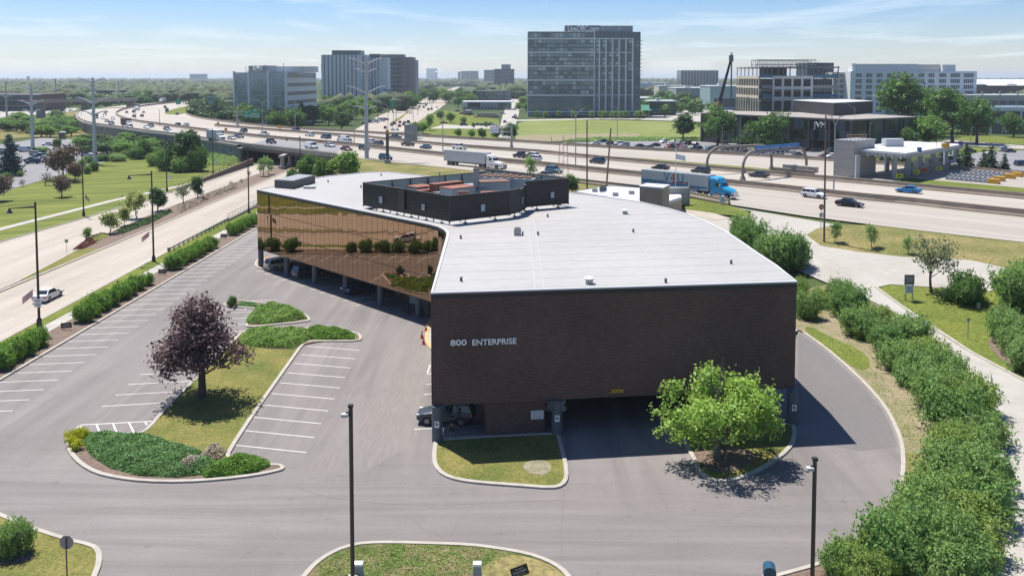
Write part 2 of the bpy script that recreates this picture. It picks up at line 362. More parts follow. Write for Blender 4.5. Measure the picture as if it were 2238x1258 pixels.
# hatched end bays
def hatch(pl, cross, wd=0.14):
    q = px(pl)
    for a, b in zip(q, q[1:]): line(a, b, wd)
    for a, b in cross: line(P(*a), P(*b), wd)
hatch([(160,941),(175,928),(331,920)], [((175,928),(181,946)),((211,927),(219,948)),((247,925),(256,948)),((282,923),(293,946)),((317,921),(321,928))])
hatch([(485,675),(558,677)], [((483,669),(491,675)),((508,672),(514,677)),((534,674),(540,677))], 0.11)
hatch([(702,714),(660,718),(560,724)], [], 0.11)
# bays under and beside the glass wing
for a, b in (((560,593.5),(582,590)),((578,600),(593,596.5)),((596.5,605.5),(623,601)),((617,612.5),(643,608)),((635,618.5),(666,613.5)),((656.5,625.5),(685,620)),((679,633.5),(750,620)),((700,640),(752,631.5)),((722,647.5),(753,642)),((750.5,657.5),(783,652)),((779.5,667),(828,657))):
    p, q = P(*a), P(*b); d = (q-p).xy.normalized(); line(p, p.xy+d*6.0, 0.12)
for a, b in (((905,937.5),(1062,929)),((912,912),(945,910)),((918,893),(948,890)),((926,862),(950,859)),((932,840),(950,837)),((934,815),(940,797)),((934,817),(948,815))):
    line(P(*a), P(*b), 0.12)
M_worn = mat('worn_asphalt', (0.248,0.224,0.212), .88, col2=(0.222,0.201,0.192), vscale=.5, stretch=(1,.12,1), fine=.08, fscale=4)
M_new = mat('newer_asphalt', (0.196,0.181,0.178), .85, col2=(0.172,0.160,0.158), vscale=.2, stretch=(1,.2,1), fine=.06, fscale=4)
sheet('worn_patch', smooth(px([(640,1030),(720,985),(800,900),(870,800),(912,720),(935,716),(930,790),(925,880),(920,960),(850,1000),(780,1040)]), 1, True), .003, M_worn, lot)
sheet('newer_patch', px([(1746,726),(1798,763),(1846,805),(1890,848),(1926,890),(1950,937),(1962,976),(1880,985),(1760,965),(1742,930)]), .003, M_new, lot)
M_jnt = mat('asphalt_joint', (0.205,0.187,0.180), .9)
for l in ([(1232,1068),(1229,1120),(1226,1180),(1228,1222)],[(640,1060),(720,1090),(900,1105),(1100,1098),(1226,1092)]):
    q = smooth(px(l), 2); mb = MB()
    for a, b in zip(q, q[1:]): strip(mb, a, b, .07, .005)
    mb.build('paving_joint', M_jnt, lot)
# ---------------------------------------------------------------- planted islands in the lot
def island(pl, m, label, z=0.09, sm=1, wd=0.32, closed_px=True):
    q = smooth(px(pl), sm, True)
    g = st(sheet('lawn', [p for p in offset_line(q, .15*(1 if sum(q[i].x*q[i-len(q)+1].y-q[i-len(q)+1].x*q[i].y for i in range(len(q))) > 0 else -1), True)], z, m), label)
    kb = kerb('kerb', q, wd, 0.14, M_kerb, True, g)
    return g, q
I1, q1 = island([(143,947),(142,966),(149,992),(172,1017),(206,1036),(252,1047),(315,1054.5),(401,1056),(486.5,1050),(558,1041.7),(601,1033),(624,1026),(619,1016),(595,1014.5),(540,1014),(503,1000),(503,990),(561,900),(640,787.5),(662,756),(674,747),(720,747),(787,747),(793,737),(782,727),(740,723),(690,717),(600,718),(530,722),(505,748),(418,835),(358,893),(320,938),(305,947),(240,951),(183,949),(160,944)], M_isl, 'long kerbed lawn island with a planting bed at each end')
I2, q2 = island([(483,669),(496,661),(520,656),(570,662),(640,671),(676,693),(680,700),(672,704),(600,711),(540,717),(533,708),(556,684),(566,677),(520,672)], M_mulch, 'kerbed planting island with pale green ground cover')
I3, q3 = island([(949,962),(945,985),(944,1005),(948,1022),(965,1040),(1000,1052),(1057,1059),(1130,1064),(1205,1070),(1232,1064),(1244,1046),(1241,1015),(1232,980),(1223,949),(1216,947),(1080,953),(957,961)], M_isl, 'kerbed lawn in front of the brick wall')
I4, q4 = island([(1478,935),(1490,960),(1502,985),(1514,1008),(1524,1034),(1545,1048),(1570,1055),(1600,1053),(1645,1039),(1694,1012),(1727,985),(1740,962),(1741,942),(1737,926),(1720,926),(1500,935)], M_isl, 'rounded kerbed lawn island under the bright green tree')
I5, q5 = island([(640,1285),(662,1256),(684,1232),(714,1211),(752,1194),(796,1185),(860,1184),(940,1186),(1027,1189),(1090,1197),(1154,1208),(1201,1224),(1233,1243),(1252,1265),(1262,1300),(1100,1330),(800,1330)], M_weed, 'weedy kerbed lawn island beside the entrance')
I6, q6 = island([(-140,1050),(-60,1090),(0,1122),(60,1148),(150,1178),(205,1190),(222,1203),(224,1230),(212,1262),(190,1320),(-60,1330)], M_isl, 'kerbed corner lawn with a round shrub')
def bed(pl, m, z, name='mulch_bed', sm=2, parent=None):
    o = sheet(name, smooth(px(pl), sm, True), z, m, parent); 
    return o if parent else st(o)
bed([(150,950),(148,972),(160,1000),(200,1030),(260,1043),(340,1049),(420,1050),(500,1043),(590,1031),(616,1023),(596,1018),(520,1016),(480,1000),(380,975),(320,955),(240,955)], M_mulch, 0.11, parent=I1)
bed([(520,735),(560,722),(680,722),(740,727),(783,732),(785,743),(740,743),(664,752),(640,768),(560,762)], M_mulch, 0.11, parent=I1)
bed([(1510,985),(1560,975),(1640,985),(1660,1005),(1620,1030),(1560,1035),(1525,1020)], M_mulch, 0.11, parent=I4)
bed([(1150,1010),(1185,1005),(1210,1020),(1195,1040),(1160,1038),(1140,1025)], mat('bare_soil_patch',(0.33,0.29,0.22),0.95,col2=(0.22,0.21,0.11),vscale=1.5,fine=.3,fscale=7), 0.106, 'bare_patch', parent=I3)
bed([(-20,1190),(40,1195),(78,1210),(70,1228),(0,1240),(-30,1225)], M_mulch, 0.11, parent=I6)
bed([(1075,1225),(1130,1212),(1200,1235),(1240,1262),(1230,1300),(1000,1310),(1020,1270)], M_dry, 0.106, 'dry_grass_patch', parent=I5)
# kerb along the left and right edges of the lot
kl = st(kerb('kerb', [Vector((-47.55, y)) for y in (160,140,120,100,80,60,20)], 0.35, 0.14, M_kerb, False))
rk = [Vector(p) for p in ((30,108),(26.6,88))]+smooth(lot_right, 1)
st(kerb('kerb', rk, 0.30, 0.14, M_kerb, False, zf=None))
bed([(565,565),(556,577),(562,587),(590,592),(615,596),(625,585),(600,560)], mat('red_gravel',(0.42,0.26,0.18),0.95,var=.2,vscale=4,bump=.6), 0.12, 'gravel_bed', 1)
st(kerb('kerb', smooth(px([(570,560),(556,574),(557,583),(570,589),(600,594)]), 2), 0.3, 0.14, M_kerb, False))
# rounded kerb with a yellow face at the entrance canopy
st(kerb('kerb', smooth(px([(950,690),(938,700),(931,717),(928,740),(933,757),(950,772)]), 2), 0.35, 0.14, M_yel, False))
bed([(960,690),(940,702),(933,718),(930,740),(936,757),(960,772)], M_walk, 0.10, 'entrance_walk', 1)
# ---------------------------------------------------------------- verge with hedge between lot and boulevard
st(sheet('mulch_bed', [(-50.9,40),(-47.5,40),(-47.5,170),(-50.9,170)], 0.08, M_mulch))
st(sheet('sidewalk', [(-52.6,40),(-50.9,40),(-50.9,240),(-52.6,240)], 0.10, M_walk))
st(sheet('verge_grass', [(-54.2,30),(-52.6,30),(-52.6,190),(-55.6,190),(-55.2,135),(-54.3,90)], 0.08, M_grass))
# ---------------------------------------------------------------- boulevard along +Y
rp_ = [(-53.6,0),(-54,90),(-55,135),(-56.4,190),(-57,250),(-57,420)]
lp_ = [(-82,420),(-82,233),(-85,172),(-87,148),(-88,60),(-88,0)]
road = st(sheet('boulevard', rp_+lp_, 0.0, M_conc), 'pale concrete boulevard running under the expressway bridge')
st(kerb('kerb', [Vector(p) for p in lp_], 0.3, 0.14, M_kerb, False)); st(kerb('kerb', [Vector(p) for p in rp_[1:5]][::-1] , -0.3, 0.14, M_kerb, False))
med_n = [Vector((-66.6, y)) for y in (30,110,170,230,300)]
med_f = [Vector(p) for p in ((-73.5,300),(-73.5,250),(-73.8,176),(-72.5,153),(-69.7,133),(-67.8,117),(-67.2,100),(-67.2,30))]
medp = med_n+med_f
median = st(sheet('median', medp, 0.13, M_mulch), 'raised planted median of the boulevard')
kerb('kerb', medp, 0.35, 0.16, M_kerb, True, median)
sheet('grass_tip', [(-66.95,118),(-66.95,140),(-70.2,140),(-69.2,132),(-67.7,119)], 0.15, M_isl, median)
for x0 in (-66.1, -54.9): st(MB().quad((x0-.06,40,.005),(x0+.06,40,.005),(x0+.06-(1.5 if x0>-60 else .3),230,.005),(x0-.06-(1.5 if x0>-60 else .3),230,.005)).build('painted_edge_line', M_yel if x0 < -60 else M_dashp), 'edge line on the boulevard')
for lx in (-57.9, -62.0, -77.2, -81.6):
    y = 60.0
    while y < 240:
        line((lx, y), (lx-.05, y+3.0), 0.14, 0.006, M_dashp, road, 'lane_dash'); y += 12.2
for y in np.arange(64, 250, 9.2):
    MB().quad((-66,y,.004),(-54.6,y,.004),(-54.6,y+.05,.004),(-66,y+.05,.004)).build('pavement_joint', mat('joint', (0.30,0.27,0.23), .9), road)
# far side: lawn, walk, car park of the neighbouring offices
sw = [(-99,60),(-97,110),(-94.2,160),(-90.5,196),(-85.2,222),(-83.3,232)]
st(sheet('lawn', [(-200,20)]+[(-88.3,20),(-88.3,60),(-87.3,148),(-85.3,172),(-82.4,233),(-82.5,285),(-180,330),(-330,330)], -0.02, mat('striped_lawn_grass', (0.148,0.165,0.038), .9, col2=(0.104,0.134,0.030), vscale=.5, stretch=(.09,.5,1), rot=R(20), fine=.2, fscale=.5, bump=.3, bscale=9)), 'mown lawn sloping beside the boulevard')
st(MB().add([(x-1, y, .03) for x, y in sw]+[(x+1, y, .03) for x, y in sw], [(i, i+6, i+7, i+1) for i in range(5)]).build('sidewalk', M_walk))
st(sheet('car_park', px([(-120,470),(-10,428),(25,413),(95,393),(150,378),(185,372),(205,362),(235,352),(262,345),(300,339),(296,333),(250,325),(196,315),(150,304),(90,301),(40,310),(0,316),(-120,322)], 0.0), 0.02, M_asph2), 'grey car park of the neighbouring offices')
st(sheet('wild_meadow', px([(60,262),(120,250),(172,243),(160,252),(172,268),(240,300),(300,325),(150,300),(60,300),(0,305),(0,270)], 0.0), 0.0, M_dry))
# brown block wall with a rail where the boulevard dips below the lawn
bw = [Vector((-82.6,213)), Vector((-82.6,258)), Vector((-82.6,276))]
root = thing('retaining_wall', (-82.6,213,0), 'low brown block retaining wall beside the boulevard', 'wall')
MB().add([(-82.9,213,0),(-82.4,213,0),(-82.4,276,0),(-82.9,276,0),(-82.9,213,.5),(-82.4,213,.5),(-82.4,276,2.1),(-82.9,276,2.1)], [(0,3,2,1),(4,5,6,7),(0,1,5,4),(1,2,6,5),(2,3,7,6),(3,0,4,7)]).build('wall', M_brown, root, root.location)
rl = MB()
for i in range(19):
    yy = 214+i*3.4; zb = .5+1.6*(yy-213)/63; rl.tube([(-82.65,yy,zb-.05),(-82.65,yy,zb+1.0)], .04, 5)
for h in (.55, 1.0): rl.tube([(-82.65,214,.52+h),(-82.65,275.5,2.07+h)], .035, 5)
rl.build('rail', M_black, root, root.location)
# ---------------------------------------------------------------- right side: verge, service road, gravel yard (draped on the slope)
def tp(l): return [T(u, v).xy for u, v in l]
st(drape('dry_verge', lot_right[:1]+[Vector((30,108)), Vector((44,112))]+tp([(1870,640),(1990,700),(2105,800),(2150,872),(2192,955),(2198,1050),(2190,1145),(2172,1202),(2150,1262)])+[Vector((24,40)), Vector((10,40))]+px([(1690,1262),(1785,1234),(1860,1207),(1915,1167),(1952,1110),(1966,1060),(1972,1020),(1970,975),(1957,935),(1932,888),(1895,845),(1852,803),(1802,760)]), 0.05, M_dirt))
st(drape('verge_grass', smooth(px([(1752,720),(1770,712),(1810,735),(1880,765),(1905,790),(1890,815),(1850,795)]), 2, True), 0.07, M_grass))
st(sheet('verge_grass', smooth(px([(1975,1000),(1985,985),(2020,1000),(2035,1040),(2000,1055),(1975,1070)]), 2, True), 0.075, M_dry))
st(sheet('mulch_bed', smooth(px([(1700,1262),(1790,1236),(1850,1210),(1900,1225),(1880,1300),(1700,1310)]), 1, True), 0.08, M_mulch))
srl = tp([(1640,530),(1740,585),(1870,640),(1990,700),(2105,800),(2150,872),(2192,955),(2198,1050),(2190,1145),(2172,1202),(2150,1262)])+[Vector((24,40)), Vector((20,20))]
srr = tp([(1910,628),(1966,669),(2036,716),(2120,772),(2238,835)])+[Vector((50,66)), Vector((42,50)), Vector((38,20))]
st(drape('service_road', srl+srr[::-1], 0.085, M_gravel), 'pale concrete service road curving past the shrubs')
st(drape('gravel_yard', tp([(1594,452),(1700,470),(1830,492),(1786,500),(1762,514),(1794,538),(1868,550),(1973,562),(2120,569),(2238,594),(2238,606),(2165,637),(2060,630),(1945,622),(1912,630),(1870,645),(1740,590),(1640,530),(1560,500),(1490,468),(1540,470),(1600,478),(1640,472),(1642,462)]), 0.07, M_gravel), 'cracked pale paved yard at the foot of the ramp')
st(kerb('kerb', tp([(1910,628),(1966,669),(2036,716),(2120,772),(2238,835)])[::-1], -0.3, 0.2, M_kerb, False, zf=terr))
st(kerb('kerb', srl[2:12], -0.3, 0.2, M_kerb, False, zf=terr))
st(drape('ramp_grass', tp([(1762,514),(1786,500),(1830,492.5),(1924,493),(2102,514),(2238,529)])+[Vector((112,71)), Vector((75,66))]+tp([(2238,594),(2120,569),(1973,562),(1868,550),(1794,538)]), 0.06, M_dry))
st(drape('lawn', tp([(1912,632),(1945,623),(2060,631),(2165,638),(2238,607)])+[Vector((70,62)), Vector((52,66))]+tp([(2238,833),(2120,770),(2036,714),(1966,667)]), 0.06, M_grass))
st(drape('gore_grass', tp([(1478,428),(1592,449),(1625,458),(1640,468),(1632,474),(1560,468),(1480,458),(1440,448)]), 0.06, M_grass))
st(drape('bank_grass', tp([(745,344),(844,354.5),(989,369),(1037,374.5),(1262,400.5),(1328,408.5)])+[Vector((20,135)), Vector((0,150)), Vector((-22,170)), Vector((-48,190)), Vector((-54,215))], 0.05, M_dry), 'dry grass bank between the expressway and the office roof')
st(drape('paved_corner', tp([(1480,457),(1560,467),(1600,479),(1560,482),(1500,470)]), 0.10, M_conc))
# ================================================================ expressway
N_px = [(455,219.5),(349,224.5),(265,231),(215,236.5),(176,243),(168,249),(173,260),(188,267.6),(212,273),(262,279.6),(326.6,288.5),(367,293),(412,299),(460,306.7),(524,316.5),(598,324.8),(669,332.6),(738,341),(780,344.5),(844,353.5),(909,359.5),(989,368),(1037,373.5),(1262,399),(1328,407),(1485,425),(1596,447),(1760,472),(1924,493),(2102,514),(2238,529)]
A_px = [(455,219.2),(410,222.5),(381,225),(333,230),(293,235),(268.7,240),(256,246),(252.6,250),(259,256),(291,266),(357,275),(455,288),(532,297.5),(637,308),(741.5,317),(820,325.5),(968,341.5),(1080,354),(1192.6,364),(1289,375),(1410,387),(1598,405),(1705,416),(1754,422),(1823,429.5),(1889,437),(1977,445),(2080,457),(2238,474)]
C_px = [(470,276),(524,280.5),(597,286.5),(637,289.5),(685,293.5),(791,301),(839.5,307),(908.7,313.5),(954,318),(1021,323.5),(1118,330.5),(1192.6,336.4),(1241,342),(1353,352.5),(1440,360.5),(1512.6,367.5),(1635,378.5),(1705.6,385.5),(1776,392),(1842,397.8),(1961,408.7),(2080,420),(2238,435)]
F_px = [(470,218.6),(440,226),(412,238),(407,250),(421,256),(446,261),(500,268.5),(524,271.5),(605,279.5),(685,285),(750,288),(844,294),(925,299),(1005,304),(1080,308),(1140,311.5),(1202,316),(1321,323.5),(1400,328),(1540,335),(1720,346),(1823,352.8),(2103,371),(2208,381.7),(2238,385)]
def wl(l): return [P(u, v, ZH).xy for u, v in l]
Nw, Aw, Cw, Fw = wl(N_px), wl(A_px), wl(C_px), wl(F_px)
Nw += [Vector((112,72)), Vector((170,5))]; Aw += [Vector((125,98)), Vector((185,30))]; Cw += [Vector((150,102)), Vector((210,36))]; Fw += [Vector((158,158)), Vector((235,75))]
hwy = st(sheet('expressway', Nw+Fw[::-1], ZH, M_hwy), 'wide concrete expressway curving towards the horizon')
def barrier(name, line_, m, h=1.05, w0=.62, w1=.26, z=ZH, label=None, sm=1):
    q = smooth(line_, sm) if sm else line_
    vs = []; n = len(q)
    for wd, zz in ((w0, -.02), (w0*.9, .25), (w1, .5), (w1*.9, h)):
        for s_ in (1, -1):
            vs += [(p.x, p.y, z+zz) for p in offset_line(q, s_*wd/2)]
    L = lambda lvl, s_: (lvl*2+s_)*n
    fs = []
    for i in range(n-1):
        for lv in range(3):
            fs.append((L(lv,0)+i, L(lv+1,0)+i, L(lv+1,0)+i+1, L(lv,0)+i+1)); fs.append((L(lv,1)+i, L(lv,1)+i+1, L(lv+1,1)+i+1, L(lv+1,1)+i))
        fs.append((L(3,0)+i, L(3,1)+i, L(3,1)+i+1, L(3,0)+i+1))
    fs += [(0, L(0,1), L(3,1), L(3,0)), (n-1, L(3,0)+n-1, L(3,1)+n-1, L(0,1)+n-1)]
    o = MB().add(vs, fs).build(name, m)
    return tag(o, label, 'barrier') if label else o
M_barl = mat('pale_parapet', (0.44,0.40,0.345), 0.85, var=0.12, vscale=0.6)
barrier('concrete_barrier', Aw, M_barr, 1.3, .75, .4, label='tall tan concrete barrier between the two nearest carriageways')
barrier('concrete_barrier', Cw, M_barr, 1.15, .7, .35, label='tan concrete barrier beside the grass median strip')
barrier('concrete_barrier', Fw[3:], M_barr, 1.0, .6, .3, label='tan concrete barrier along the far edge of the expressway')
barrier('concrete_parapet', offset_line(Nw[4:18], -.15), M_barl, 0.95, .5, .34, label='pale parapet along the outer edge of the curving expressway')
barrier('concrete_barrier', tuple(Nw[22:26])+(P(1540,436,ZH).xy, P(1594,446.5,ZH).xy), M_barr, 0.95, label='low tan barrier ending at the ramp gore')
# retaining wall and bridge
rw = offset_line(Nw[4:15], -.45); root = thing('retaining_wall', (rw[-1].x, rw[-1].y, 0), 'long grey concrete retaining wall carrying the curved expressway', 'wall')
n = len(rw); q2_ = offset_line(rw, -.5)
MB().add([(p.x,p.y,-.1) for p in rw]+[(p.x,p.y,ZH-.3) for p in rw], [(i,i+1,n+i+1,n+i) for i in range(n-1)]).build('wall_face', M_wallg, root, root.location)
MB().add([(p.x,p.y,ZH-.75) for p in q2_]+[(p.x,p.y,ZH-.02) for p in q2_]+[(p.x,p.y,ZH-.02) for p in rw]+[(p.x,p.y,ZH-.75) for p in rw], [(a*n+i,a*n+i+1,((a+1)%4)*n+i+1,((a+1)%4)*n+i) for a in range(4) for i in range(n-1)]).build('coping', M_barl, root, root.location)
for i in range(1, n): 
    for k in range(4):
        p = rw[i-1].lerp(rw[i], k/4); d = (rw[i]-rw[i-1]).normalized(); nn = Vector((d.y,-d.x))
        MB().cbox((p.x+nn.x*.05, p.y+nn.y*.05, 2.3), (.22,.22,4.4)).build('pilaster', M_wallg, root, root.location)
fb = MB(); fq = offset_line(Fw[3:], .4); n = len(fq)
st(fb.add([(p.x,p.y,-.1) for p in fq]+[(p.x,p.y,ZH-.03) for p in fq], [(i,i+1,n+i+1,n+i) for i in range(n-1)]).build('embankment_face', M_wallg))
bl, br = P(534,318,ZH).xy, P(742,341.5,ZH).xy
root = thing('road_bridge', (-70, 262, 0), 'expressway bridge with brown steel fascia over the boulevard', 'bridge')
fl, fr = Vector((-90,362)), Vector((-51,325))
deck = [bl, br, fr, fl]
MB().prism([(p.x,p.y) for p in deck], ZH-.7, ZH-.06, bottom=True).build('deck', M_wallg, root, root.location)
M_fasc = mat('brown_girder', (0.155,0.115,0.095), 0.6, var=0.12, vscale=.8)
d = (br-bl).normalized(); nn = Vector((d.y,-d.x))
g = [bl+nn*.55, br+nn*.55, br+nn*.15, bl+nn*.15]
MB().prism([(p.x,p.y) for p in g], ZH-1.35, ZH-.35, bottom=True).build('girder', M_fasc, root, root.location)
for k in range(1, 8):
    gg = [p+Vector((fl-bl))*k/8 for p in g]; MB().prism([(p.x,p.y) for p in gg], ZH-1.5, ZH-.69, bottom=True).build('girder', M_fasc, root, root.location)
pp = [bl+nn*.8, br+nn*.8, br+nn*.4, bl+nn*.4]
MB().prism([(p.x,p.y) for p in pp], ZH-.34, ZH+.85).build('parapet', M_barl, root, root.location)
for (a, b, nm) in ((bl+Vector((-1.2,-2)), fl, 'abutment'), (br+Vector((1.5,-1)), fr+Vector((1.5,0)), 'abutment')):
    dd = (b-a).normalized(); n2 = Vector((-dd.y,dd.x))*.7
    MB().prism([tuple(a-n2),tuple(b-n2),tuple(b+n2),tuple(a+n2)], -.1, ZH-.71).build(nm, M_wallg, root, root.location)
for i in range(6):
    y = 264+i*9; x = -70.0
    pc = MB().tube([(x,y,-.1),(x,y,3.5)], .62, 14); pc.build('column', M_walk, root, root.location, smooth=True, angle=40)
    MB().cbox((x,y,.45),(1.9,1.9,.9)).build('footing', M_walk, root, root.location)
MB().box((-70.7,262,3.5),(-69.3,312,4.2)).build('pier_cap', M_walk, root, root.location)
mb = MB(); a = br+nn*.3
mb.add([(a.x,a.y,ZH+.2),(a.x+2.6,a.y-10,1.2),(a.x+3.4,a.y-10,1.2),(a.x+.9,a.y,ZH+.2),(a.x,a.y,ZH-.6),(a.x+2.6,a.y-10,.2),(a.x+3.4,a.y-10,.2),(a.x+.9,a.y,ZH-.6)], [(0,1,2,3),(0,4,5,1),(3,2,6,7),(1,5,6,2)]).build('wing_wall', M_barl, root, root.location)
# dark resurfaced bridge deck, gore grass, median grass
st(sheet('resurfaced_patch', wl([(549,314.5),(584,304.8),(660,311.5),(741,318.5),(744.6,328),(728.6,335.6),(660,329),(598,322.6)]), ZH+.012, M_asph2), 'dark grey resurfaced patch on the expressway bridge')
st(sheet('gore_grass', smooth(wl([(356,248),(368,242),(385,237),(400,233.5),(412,233),(413,244),(400,249.5),(378,251)]), 1, True), ZH+.03, M_grass))
gm = [(1225,334),(1300,339.5),(1400,346),(1480,352),(1561,359),(1640,365.5),(1690,370.5)]
cm = [(1700,383),(1635,376),(1512,365),(1440,358),(1353,350),(1241,339.5)]
st(sheet('median_grass', wl(gm+cm), ZH+.03, M_grass), 'narrow strip of mown grass inside the expressway')
st(sheet('toll_island_grass', wl([(1935,401),(1985,389),(2060,396),(2140,403),(2238,411),(2238,421),(2080,410),(1965,402)])+[], ZH+.05, M_grass))
# lane dashes
def between(a, b, f, n=400):
    A, B = resample(a, n), resample(b, n); return [p.lerp(q, f) for p, q in zip(A, B)]
def dashes(a, b, fr, gap=12.2, ln=3.4, name='lane_dash', wd=.2):
    for f in fr:
        mb = MB(); l = resample(between(a, b, f), 2000); acc = 0; on = True
        segs = 0; i = 0
        L = sum((l[k+1]-l[k]).length for k in range(len(l)-1)); step = L/(len(l)-1)
        s0 = 0.0
        while s0 < L-ln:
            i0, i1 = int(s0/step), int((s0+ln)/step)
            if l[i0].y < 420: strip(mb, l[i0], l[min(i1, len(l)-1)], wd, ZH+.02)
            s0 += gap
        if mb.v: mb.build(name, M_dashp, hwy)
dashes(Nw[8:-1], Aw[9:-1], (.28,.47,.66,.83)); dashes(Aw[9:-1], Cw[:-1], (.3,.53,.77)); dashes(Cw[:-1], Fw[5:-1], (.45,.7))
mb = MB(); l = resample(between(Nw[8:-1], Aw[9:-1], .94), 300)
for a, b in zip(l, l[1:]): strip(mb, a, b, .16, ZH+.02)
l = resample(between(Nw[8:-1], Aw[9:-1], .12), 300)
for a, b in zip(l, l[1:]): strip(mb, a, b, .16, ZH+.02)
mb.build('edge_line', M_dashp, hwy)
# ================================================================ boulevard beyond the bridge, far roads and fields
st(sheet('far_boulevard', [Vector((-57,330)), Vector((-52,400)), P(905,290).xy, P(911,268).xy, P(946,247).xy, P(970,231).xy, P(984,218).xy, P(997,205).xy, P(1010,192).xy, P(1036,182).xy, P(1062,176.5).xy, P(1052,176.5).xy, P(1020,182).xy, P(991,192).xy, P(956,203).xy, P(921,218.6).xy, P(862,239).xy, P(826,254).xy, P(775,284).xy, Vector((-95,400)), Vector((-83,330))], -.03, M_conc), 'boulevard running on to the horizon beyond the expressway')
st(sheet('side_street', px([(1090,300),(1092,280),(1098,255),(1106,232),(1118,212),(1128,200),(1138,196),(1152,200),(1150,215),(1136,240),(1130,262),(1122,290),(1118,303)]), -.02, M_gravel), 'pale side street beside the glass tower')
st(sheet('median_island', smooth(px([(845,272),(880,252),(893,240),(886,252),(868,266)]), 1, True), .05, M_dry))
st(sheet('lawn', px([(905,290),(911,268),(946,250),(960,240),(1010,246),(1090,262),(1092,280),(1090,306),(1000,300)]), -.03, M_grass), 'grassy bank beside the far boulevard')
st(sheet('frontage_road', px([(940,281),(970,272),(1000,274),(1090,276),(1092,282),(1000,281)]), 0.0, M_gravel))
st(sheet('field', px([(1125,301),(1133,270),(1150,262),(1300,262),(1460,266),(1560,275),(1545,306),(1430,306),(1300,309),(1200,306)]), 0.0, mat('mown_field', (0.19,0.215,0.075), .95, col2=(0.14,0.175,0.05), vscale=.03, fine=.12, fscale=.4)), 'broad mown field in front of the glass tower')
st(sheet('bare_strip', px([(1125,297),(1200,294),(1300,292),(1400,293),(1400,297),(1290,304),(1210,309),(1130,309)]), 0.03, M_dirt))
st(sheet('field_path', px([(1120,262),(1300,258.5),(1480,259),(1600,262),(1600,264.5),(1480,261.5),(1300,261),(1120,265)]), 0.03, M_gravel))
st(sheet('office_car_park', px([(1200,322),(1260,311),(1330,308),(1420,308),(1540,309),(1560,312),(1620,323),(1740,327),(1850,334),(1860,365),(1720,349),(1560,341),(1400,333)]), 0.01, M_asph2), 'car park crowded with cars beside the black office block')
st(sheet('far_car_park', px([(2060,352),(2110,340),(2140,333),(2238,329)])+[Vector((260,260)), Vector((220,200))]+px([(2238,374),(2150,366)]), 0.01, M_asph2))
st(sheet('lane', px([(2030,312),(2080,306),(2238,318),(2238,326),(2100,318)])+[], 0.01, M_gravel))
st(sheet('lawn', px([(2080,305),(2120,296),(2238,300),(2238,317)])+[], 0.0, M_grass)); st(sheet('lawn', px([(2070,320),(2238,328),(2238,334),(2110,332)])+[], 0.0, M_grass))
st(sheet('plaza', px([(1400,262),(1440,248),(1520,240),(1600,238),(1610,262),(1560,268),(1470,264)]), 0.0, M_gravel))
st(sheet('left_car_park', px([(0,262),(0,243),(80,240),(150,236),(172,237),(160,244),(60,252)]), 0.0, M_gravel))
# ================================================================ main office building
ZR, ZS = 11.5, 2.78
M_brick = bpy.data.materials.new('dark_brown_brick'); M_brick.use_nodes = True
t = M_brick.node_tree; b = t.nodes['Principled BSDF']; b.inputs['Roughness'].default_value = .85
tcn = nd(t,'ShaderNodeTexCoord'); spx = nd(t,'ShaderNodeSeparateXYZ'); t.links.new(tcn.outputs['Object'], spx.inputs[0])
ad = nd(t,'ShaderNodeMath', operation='ADD'); t.links.new(spx.outputs[0], ad.inputs[0]); t.links.new(spx.outputs[1], ad.inputs[1])
cbx = nd(t,'ShaderNodeCombineXYZ'); t.links.new(ad.outputs[0], cbx.inputs[0]); t.links.new(spx.outputs[2], cbx.inputs[1])
bt = nd(t,'ShaderNodeTexBrick'); t.links.new(cbx.outputs[0], bt.inputs[0])
bt.inputs['Scale'].default_value = 1.0; bt.inputs['Brick Width'].default_value = .32; bt.inputs['Row Height'].default_value = .115; bt.inputs['Mortar Size'].default_value = .014; bt.inputs['Mortar Smooth'].default_value = .2; bt.inputs['Bias'].default_value = -.1
bt.inputs['Color1'].default_value = (0.118,0.064,0.047,1); bt.inputs['Color2'].default_value = (0.066,0.040,0.032,1); bt.inputs['Mortar'].default_value = (0.135,0.098,0.078,1)
ns = nd(t,'ShaderNodeTexNoise'); ns.inputs['Scale'].default_value = .13; ns.inputs['Detail'].default_value = 4; t.links.new(tcn.outputs['Object'], ns.inputs[0])
mr = nd(t,'ShaderNodeMapRange'); t.links.new(ns.outputs[0], mr.inputs[0]); mr.inputs[1].default_value=.3; mr.inputs[2].default_value=.7; mr.inputs[3].default_value=.82; mr.inputs[4].default_value=1.2
mm = nd(t,'ShaderNodeMixRGB', blend_type='MULTIPLY'); mm.inputs[0].default_value=1; t.links.new(bt.outputs[0], mm.inputs[1]); t.links.new(mr.outputs[0], mm.inputs[2]); t.links.new(mm.outputs[0], b.inputs['Base Color'])
bp = nd(t,'ShaderNodeBump'); bp.inputs['Strength'].default_value=.5; bp.inputs['Distance'].default_value=.012; bp.invert=True; t.links.new(bt.outputs['Fac'], bp.inputs['Height']); t.links.new(bp.outputs[0], b.inputs['Normal'])
M_roof = mat('white_roof_membrane', (0.465,0.457,0.445), 0.6, col2=(0.418,0.41,0.398), vscale=.13, stretch=(.6,1.0,1), fine=.05, fscale=1.5, detail=6)
M_seam = mat('roof_seam', (0.43,0.42,0.406), .6); M_ridge = mat('roof_ridge', (0.49,0.482,0.47), .6)
M_cop = mat('white_coping', (0.62,0.63,0.64), .5)
M_dkcop = mat('dark_fascia', (0.035,0.030,0.030), .5)
M_mirror = mat('bronze_mirror_glass', (0.335,0.228,0.152), 0.018, metal=1.0)
M_mull = mat('dark_mullion', (0.028,0.022,0.018), .45)
M_col = mat('grey_blue_column', (0.115,0.135,0.155), .6, var=.1, vscale=2)
